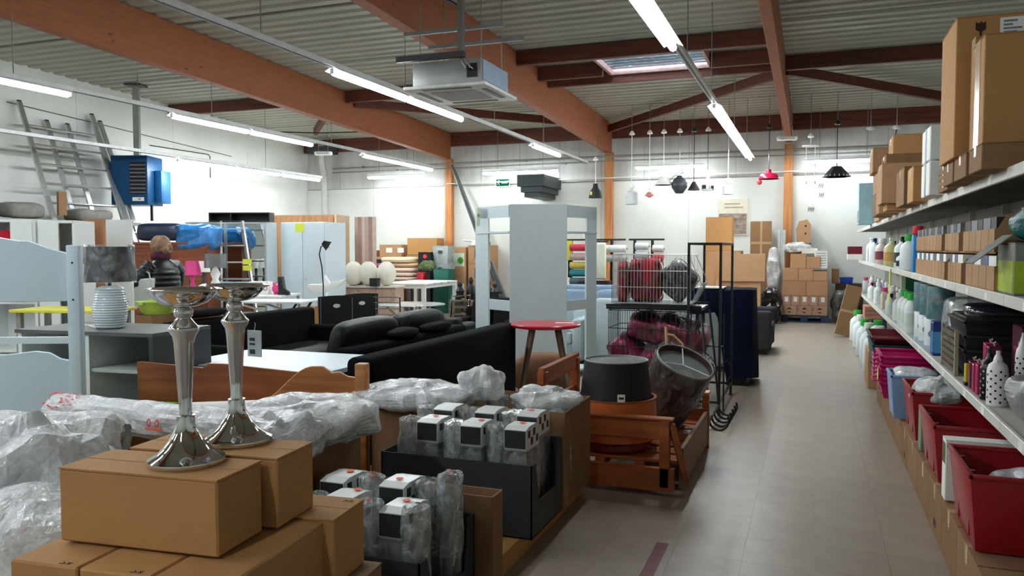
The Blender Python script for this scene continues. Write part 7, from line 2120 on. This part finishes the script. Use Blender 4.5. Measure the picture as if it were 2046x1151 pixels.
MB().box(-0.01, 0.01, 0.004, 0.05, -0.3, 0.3).build('stem', M_BLACK, ltg)
wsn = thing('white_sign', 'small white sign standing behind the corner unit', 'sign', (-3.62, 13.48, 1.672))
MB().box(-0.13, 0.13, -0.006, 0.006, 0.0, 0.12).build('card', M_PAPER, wsn)
MB().box(-0.05, 0.05, -0.008, -0.006, 0.045, 0.075).build('print', M_BLACKP, wsn)

# cartons beyond the draped table
for i, (x, y, z, sx, sy, sz, lb, m) in enumerate(((-1.70, 17.0, 0.0, 0.70, 0.55, 1.46, 'tall tan carton base of the stack by the poster', M_CARDP), (-1.80, 17.0, 1.462, 0.52, 0.5, 0.68, 'tan carton on top of the stack by the poster', M_CARD),
        (-1.28, 15.55, 0.0, 0.78, 0.6, 0.90, 'wide tan carton under the big one by the draped table', M_CARDP), (-1.22, 15.5, 0.902, 0.80, 0.6, 0.50, 'wide tan carton showing above the draped table', M_CARDP),
        (-1.05, 18.0, 0.0, 0.46, 0.42, 1.20, 'taped tall carton base at the wall post', M_CARDD), (-1.05, 18.0, 1.202, 0.42, 0.40, 0.88, 'taped tall carton upper half at the wall post', M_CARDD),
        (-1.62, 16.2, 0.0, 0.30, 0.4, 1.30, 'open-topped carton with a torn side', M_CARD))):
    c = carton('end_carton', lb, (x, y, z), (sx, sy, sz), 0.02 * i, m=m, group='cartons at the end of the aisle')
    if i in (4, 5):
        MB().box(-0.022, 0.022, -sy / 2 - 0.002, -sy / 2, 0, sz).build('tape', M_TAPE, c)
        MB().box(-sx / 2, sx / 2, -sy / 2 - 0.003, -sy / 2 - 0.001, sz * .45, sz * .45 + 0.05).build('tape', M_TAPE, c)
    if i == 6:
        MB().box(-0.06, 0.08, -sy / 2 - 0.002, -sy / 2, sz * .7, sz * .85).build('torn_hole', M_BLACKP, c)
for i, (x, y, z, sz, lb) in enumerate(((-0.62, 17.9, 0.0, 1.9, 'upright grey tube bundle beside the wall post'),)):
    t = thing('tube_bundle', lb, 'tube bundle', (x, y, z))
    for k in range(3):
        MB().cyl((0.05 * k - 0.05, 0.02 * (k % 2), 0), (0.05 * k - 0.05, 0.02 * (k % 2), sz), 0.03, n=10).build('tube', mat('pale_tube', '#c9ccca', 0.5), t)
# pallet of cartons
pallet('plastic_pallet', 'dark blue plastic pallet under the carton pile', (-0.14, 17.72, 0.0), mat('navy_plastic', '#26354f', 0.5), 0.92, 0.80)
def prow(z, hs, widths, labels, m, sym=None):
    x = -0.14 - sum(widths) / 2
    for w, h, lb in zip(widths, hs, labels):
        c = carton('pallet_carton', lb, (x + w / 2, 17.70, z), (w - 0.006, 0.74, h), 0, m=m, group='cartons on the plastic pallet')
        if sym == 'arrow':
            mb = MB()
            mb.prism([(-0.055, h * .58), (0.055, h * .58), (0.0, h * .80)], -0.3715, -0.370, 'xz')
            mb.prism([(-0.04, h * .34), (0.0, h * .18), (0.04, h * .34)], -0.3715, -0.370, 'xz')
            mb.box(-w / 2 + .015, -w / 2 + .025, -0.3715, -0.370, h * .45, h * .75)
            mb.build('arrow_print', M_INK, c)
        elif sym == 'label':
            mb = MB().box(-0.035, 0.035, -0.3715, -0.370, h * .35, h * .85).build('label_patch', M_PAPER, c)
        elif sym == 'list' and w < 0.35:
            pass
        x += w
PK = mat('pinkish_cardboard', '#b08a74', 0.75, var=0.05, spec=0.2, rnd=0.05)
prow(0.146, [0.20] * 3, [0.29, 0.29, 0.29], ['arrow-printed carton in the bottom layer of the pallet, post side', 'arrow-printed carton in the bottom layer of the pallet, middle', 'arrow-printed carton in the bottom layer of the pallet, shelf side'], PK, 'arrow')
prow(0.347, [0.20] * 5, [0.174] * 5, ['white-labelled carton in the second pallet layer, %s from the wall post' % ORD[i] for i in range(5)], PK, 'label')
prow(0.548, [0.30] * 2, [0.47, 0.41], ['wide carton in the third pallet layer, post side', 'wide carton in the third pallet layer, shelf side'], M_CARDP)
prow(0.849, [0.25, 0.25, 0.20], [0.30, 0.28, 0.27], ['carton in the fourth pallet layer, post side', 'carton in the fourth pallet layer, middle', 'carton with a pale red print in the fourth pallet layer, shelf side'], M_CARDP)
prow(1.10, [0.30, 0.24], [0.31, 0.27], ['carton with a small label in the fifth pallet layer', 'carton in the middle of the fifth pallet layer'], M_CARDP)
wl2 = carton('white_carton', 'white list-printed carton on the pallet pile', (0.16, 17.70, 1.10), (0.25, 0.70, 0.36), 0, m=M_PAPER, tape=False)
mb = MB()
for i in range(6):
    mb.box(-0.09, 0.09, -0.3515, -0.35, 0.05 + i * 0.05, 0.062 + i * 0.05)
mb.build('list_print', mat('grey_print', '#7b848c', 0.5), wl2)
carton('white_carton', 'white flat carton topmost on the pallet pile', (-0.08, 17.7, 1.402), (0.30, 0.5, 0.11), 0.1, m=M_PAPER, tape=False)
lump('film_heap', 'white film crumpled over the pallet pile', (-0.30, 17.75, 1.52), (0.26, 0.3, 0.11), 81, 0.06, 9, m=M_FILMD, core=M_PALER)
lump('film_heap', 'long white film sheet hanging down beside the pallet pile', (-0.76, 17.5, 1.02), (0.13, 0.2, 0.52), 83, 0.06, 7, m=M_FILMD)
lump('waste_bag', 'black waste bag slumped left of the pallet pile', (-0.80, 16.95, 0.36), (0.22, 0.3, 0.36), 85, 0.10, 6, m=mat('black_bag', '#0e0f11', 0.25, var=0.2, spec=0.7), cat='bag')
lump('waste_bag', 'grey-topped dark bag between pallet pile and shelving', (0.58, 17.4, 0.34), (0.20, 0.3, 0.34), 87, 0.08, 6, m=mat('dark_grey_bag', '#3a3a38', 0.3, var=0.3, spec=0.7), cat='bag')
brb = carton('brown_case', 'dark brown case with blue bin on it at the shelf end', (0.72, 18.0, 0.0), (0.52, 0.5, 0.78), 0, m=mat('dark_brown_case', '#4a3426', 0.6), tape=False)
blb = bin_('blue_tray', 'bright blue tray on the dark brown case', (0.66, 17.98, 0.78), 0.26, 0.3, 0.12, mat('royal_blue', '#2048b4', 0.4))
carton('brown_pack', 'small tan carton beside the bright blue tray', (0.45, 18.05, 0.78), (0.14, 0.3, 0.3), 0, m=M_CARDP)
# small boxes on a bracket on the wall post
for i, (x, z, lb) in enumerate(((-0.22, 1.62, 'brown fan-shaped carton high beside the wall post'),)):
    t = thing('odd_carton', lb, 'box', (x, 18.15, z))
    MB().prism([(-0.10, 0), (0.16, 0), (0.18, 0.38), (0.10, 0.50), (-0.06, 0.46), (-0.12, 0.3)], -0.06, 0.06, 'xz').build('body', M_CARDP, t)
    for zz in (0.18, 0.34):
        MB().box(0.05, 0.09, -0.0615, -0.06, zz, zz + 0.04).build('hole', M_BLACKP, t)
    MB().box(-0.25, 0.18, -0.08, 0.3, -0.03, 0).build('bracket', M_DGREY, t)
# long cartons leaning on the shelf end
lc = thing('long_carton', 'long brown carton leaning against the shelving in the aisle', 'box', (0.50, 14.72, 0.0), R(4))
ml = T(0, 0, 0.0) @ RY(R(13))
MB().box(-0.14, 0.10, -0.05, 0.05, 0.0, 0.86, T(0, 0, 0.026) @ RY(R(13))).build('body', M_CARDD, lc)
MB().box(-0.142, 0.102, -0.052, -0.05, 0.40, 0.44, T(0, 0, 0.026) @ RY(R(13))).build('tape', M_TAPE, lc)
lc2 = thing('long_carton', 'narrower brown carton leaning behind the long one', 'box', (0.58, 14.92, 0.0), R(4))
MB().box(-0.08, 0.08, -0.05, 0.05, 0.0, 0.80, T(0, 0, 0.02) @ RY(R(10))).build('body', M_CARDP, lc2)
MB().box(-0.082, 0.082, -0.052, -0.05, 0.20, 0.24, T(0, 0, 0.02) @ RY(R(10))).build('tape', M_TAPE, lc2)
# cartons under the small white table
for i, (x, y, z, s, lb) in enumerate(((-6.85, 9.85, 0, (0.5, 0.4, 0.34), 'brown carton on the floor under the trestle table end'), (-6.85, 9.85, 0.342, (0.5, 0.4, 0.3), 'brown taped carton under the trestle table end, upper'))):
    carton('floor_carton', lb, (x - .0, y + .2, z), s, 0.2, m=M_CARD)
carton('white_carton', 'white carton on the floor under the trestle table', (-7.9, 9.5, 0), (0.5, 0.4, 0.4), 0.2, m=M_PAPER)
carton('black_box', 'black crate on the floor under the trestle table', (-7.3, 9.5, 0), (0.5, 0.4, 0.45), 0.2, m=M_BLACKP, tape=False)
# ================================================================== THE PERSON
pe = thing('person', 'person in a black puffy jacket and grey trousers seen from behind, holding a bag', 'person', (-6.84, 7.05, 0), R(79))
M_SKIN = mat('skin', '#c79a84', 0.55, var=0.05)
def skin_body():
    """one continuous body grown over a posed skeleton (front is +y, her left is -x)"""
    J = {}
    V, E_, Rr = [], [], []
    def add(name, p, r, par=None):
        V.append(p); Rr.append(r); J[name] = len(V) - 1
        if par:
            E_.append((J[par], J[name]))
    add('pelvis', (0, 0, 0.92), 0.11)
    add('waist', (0, 0.01, 1.04), 0.10, 'pelvis')
    add('chest', (0, 0.02, 1.20), 0.105, 'waist')
    add('upper', (0, 0.01, 1.31), 0.07, 'chest')
    add('neck', (0, 0.03, 1.39), 0.05, 'upper')
    add('head0', (0, 0.05, 1.46), 0.065, 'neck')
    add('head1', (0, 0.06, 1.535), 0.082, 'head0')
    add('crown', (0, 0.05, 1.585), 0.06, 'head1')
    for s, n in ((-1, 'l'), (1, 'r')):
        add(n + 'hip', (s * 0.09, 0, 0.86), 0.095, 'pelvis')
        add(n + 'knee', (s * 0.10, 0.03, 0.47), 0.06, n + 'hip')
        add(n + 'calf', (s * 0.10, 0.0, 0.32), 0.058, n + 'knee')
        add(n + 'ankle', (s * 0.10, -0.02, 0.08), 0.038, n + 'calf')
        add(n + 'toe', (s * 0.11, 0.14, 0.035), 0.032, n + 'ankle')
        add(n + 'shoulder', (s * 0.15, 0.01, 1.30), 0.045, 'upper')
    add('lelbow', (-0.25, 0.05, 1.11), 0.045, 'lshoulder')
    add('lwrist', (-0.43, 0.17, 1.13), 0.028, 'lelbow')
    add('relbow', (0.24, 0.10, 1.10), 0.045, 'rshoulder')
    add('rwrist', (0.14, 0.28, 1.08), 0.028, 'relbow')
    me = bpy.data.meshes.new('body')
    me.from_pydata(V, E_, [])
    ob = bpy.data.objects.new('body_tmp', me)
    COL.objects.link(ob)
    md = ob.modifiers.new('skin', 'SKIN')
    md.use_smooth_shade = True
    if not me.skin_vertices:
        bpy.context.view_layer.objects.active = ob
    for i, sv in enumerate(me.skin_vertices[0].data):
        sv.radius = (Rr[i], Rr[i])
        sv.use_root = (i == 0)
    s2 = ob.modifiers.new('sub', 'SUBSURF')
    s2.levels = 2
    s2.render_levels = 2
    bpy.context.view_layer.update()
    m2 = bpy.data.meshes.new_from_object(ob.evaluated_get(bpy.context.evaluated_depsgraph_get()))
    bpy.data.objects.remove(ob)
    m2.materials.clear()
    m2.materials.append(M_SKIN)
    for p in m2.polygons:
        p.use_smooth = True
    return m2
bo = link('body', skin_body(), pe)
# face features on the far side, ears, hands
fc = MB()
fc.blob((0, 0.145, 1.51), (0.014, 0.022, 0.026), 0.9, 8, 10)
fc.build('nose', M_SKIN, pe, smooth=60)
for s in (-1, 1):
    MB().blob((s * 0.035, 0.126, 1.54), (0.013, 0.010, 0.009), 1, 8, 10).build('eye', M_PAPER, pe, smooth=60)
    MB().blob((s * 0.082, 0.05, 1.52), (0.010, 0.022, 0.032), 0.9, 8, 10).build('ear', M_SKIN, pe, smooth=60)
MB().blob((0, 0.128, 1.475), (0.024, 0.010, 0.007), 0.9, 6, 10).build('mouth', mat('lips', '#a8605a', 0.5), pe, smooth=60)
def hand(w, d, side):
    """palm and five bent fingers along direction d from wrist w"""
    w, d = Vector(w), Vector(d).normalized()
    up = Vector((0, 0, 1))
    sd = d.cross(up).normalized()
    mb = MB()
    mb.tube([w - d * 0.01, w + d * 0.04, w + d * 0.085], [0.024, 0.034, 0.033], 10)
    for k in range(4):
        o = (k - 1.5) * 0.017
        L = (0.062, 0.072, 0.068, 0.052)[k]
        b0 = w + d * 0.08 + sd * o
        mb.tube([b0, b0 + d * L * .45 + up * 0.003, b0 + d * L * .8 - up * L * .25, b0 + d * L * .85 - up * L * .6], [0.0095, 0.009, 0.0085, 0.007], 8)
    t0 = w + d * 0.035 + sd * (0.03 * side)
    mb.tube([t0, t0 + d * 0.025 + sd * 0.02 * side - up * .01, t0 + d * 0.05 + sd * 0.02 * side - up * .03], [0.012, 0.010, 0.008], 8)
    return mb
hand((-0.43, 0.17, 1.13), (-0.82, 0.5, -0.25), 1).build('hand', M_SKIN, pe, smooth=60)
hand((0.14, 0.28, 1.08), (-0.6, 0.7, -0.1), -1).build('hand', M_SKIN, pe, smooth=60)
# clothing
M_JACK = mat('puffy_jacket', '#111316', 0.38, var=0.2, scale=8, spec=0.5, bump=0.2, bscale=18)
def loft(rings, n=28):
    vs, fs = [], []
    for (c, rx, ry) in rings:
        for j in range(n):
            a = 2 * PI * j / n
            vs.append((c[0] + rx * math.cos(a), c[1] + ry * math.sin(a), c[2]))
    for i in range(len(rings) - 1):
        for j in range(n):
            fs.append((i * n + j, i * n + (j + 1) % n, (i + 1) * n + (j + 1) % n, (i + 1) * n + j))
    fs += [tuple(range(n - 1, -1, -1)), tuple((len(rings) - 1) * n + j for j in range(n))]
    return vs, fs
rg = []
N_ = 42
for i in range(N_ + 1):
    u = i / N_
    z = 0.84 + 0.54 * u
    puff = 0.010 * abs(math.sin(u * 9 * PI))
    if u < 0.72:
        rx = 0.185 + 0.02 * math.sin(u * 3.5) + puff
        ry = 0.145 + puff
    else:
        k = (u - 0.72) / 0.28
        rx = (0.20 - 0.105 * k ** 1.8) + puff * (1 - k)
        ry = 0.145 - 0.065 * k ** 1.5 + puff * (1 - k)
    rg.append(((0, 0.01, z), rx, ry))
jk = MB().add(*loft(rg))
def sleeve(mb, pts, rs):
    P = [Vector(p) for p in pts]
    out, rr = [], []
    for a in range(len(P) - 1):
        for k in range(10):
            t = k / 10
            out.append(P[a].lerp(P[a + 1], t))
            rr.append(rs[a] + (rs[a + 1] - rs[a]) * t + 0.008 * abs(math.sin((a * 10 + k) * PI / 4)))
    out.append(P[-1])
    rr.append(rs[-1])
    mb.tube(out, rr, 14)
sleeve(jk, [(-0.13, 0.01, 1.31), (-0.20, 0.02, 1.24), (-0.26, 0.05, 1.12), (-0.34, 0.10, 1.12), (-0.44, 0.175, 1.13)], [0.088, 0.086, 0.070, 0.062, 0.048])
sleeve(jk, [(0.13, 0.01, 1.31), (0.20, 0.03, 1.24), (0.245, 0.09, 1.11), (0.20, 0.20, 1.09), (0.14, 0.27, 1.08)], [0.088, 0.086, 0.070, 0.062, 0.048])
jk.build('jacket', M_JACK, pe, smooth=60)
MB().lathe([(0.075, -0.05), (0.105, -0.02), (0.110, 0.03), (0.085, 0.06), (0.06, 0.05)], 24, (0, 0.03, 1.405)).build('scarf', mat('burgundy_knit', '#4a1f33', 0.9, var=0.25, scale=20), pe, smooth=60)
tr = MB()
for s in (-1, 1):
    tr.tube([(s * 0.075, 0, 0.90), (s * 0.09, 0.0, 0.80), (s * 0.10, 0.02, 0.50), (s * 0.10, 0.0, 0.32), (s * 0.10, -0.02, 0.10)], [0.10, 0.115, 0.088, 0.08, 0.075], 18)
tr.build('trousers', mat('grey_trousers', '#b5b5ad', 0.85, var=0.08), pe, smooth=60)
for s in (-1, 1):
    MB().blob((s * 0.105, 0.06, 0.045), (0.05, 0.135, 0.045), 0.6, 10, 16).build('shoe', M_BLACKP, pe, smooth=60)
hr = MB().blob((0, 0.025, 1.545), (0.100, 0.115, 0.105), 0.9, 16, 24, rn=0.012, seed=4, fr=22)
hr.blob((0.01, -0.07, 1.50), (0.065, 0.05, 0.06), 0.95, 12, 18, rn=0.02, seed=7, fr=28)
hr.build('hair', mat('ash_blond_hair', '#8a6f58', 0.7, var=0.45, scale=24, stretch=(1, 1, .3), bump=0.4, bscale=70), pe)
# her bag
bg = thing('shoulder_bag', 'silver-grey shoulder bag hanging on the arm of the person', 'bag', (-6.93, 6.80, 0.84), R(20))
M_BAG = mat('silver_leather', '#c9cdc8', 0.4, var=0.08)
MB().prism([(-0.15, 0.10), (-0.10, 0.02), (0.06, 0.0), (0.14, 0.06), (0.17, 0.34), (-0.17, 0.32)], -0.06, 0.06, 'xz').build('pouch', M_BAG, bg, bevel=0.02, seg=3)
MB().cyl((-0.10, -0.062, 0.22), (-0.10, -0.07, 0.22), 0.018, n=14).build('clasp', M_BLACKP, bg)
for yy in (-0.04, 0.04):
    MB().tube([(-0.13, yy, 0.31), (-0.12, yy, 0.39), (-0.05, yy * .5, 0.43), (0.06, yy * .5, 0.43), (0.13, yy, 0.39), (0.14, yy, 0.32)], 0.008, 6).build('strap', M_BAG, bg, smooth=60)
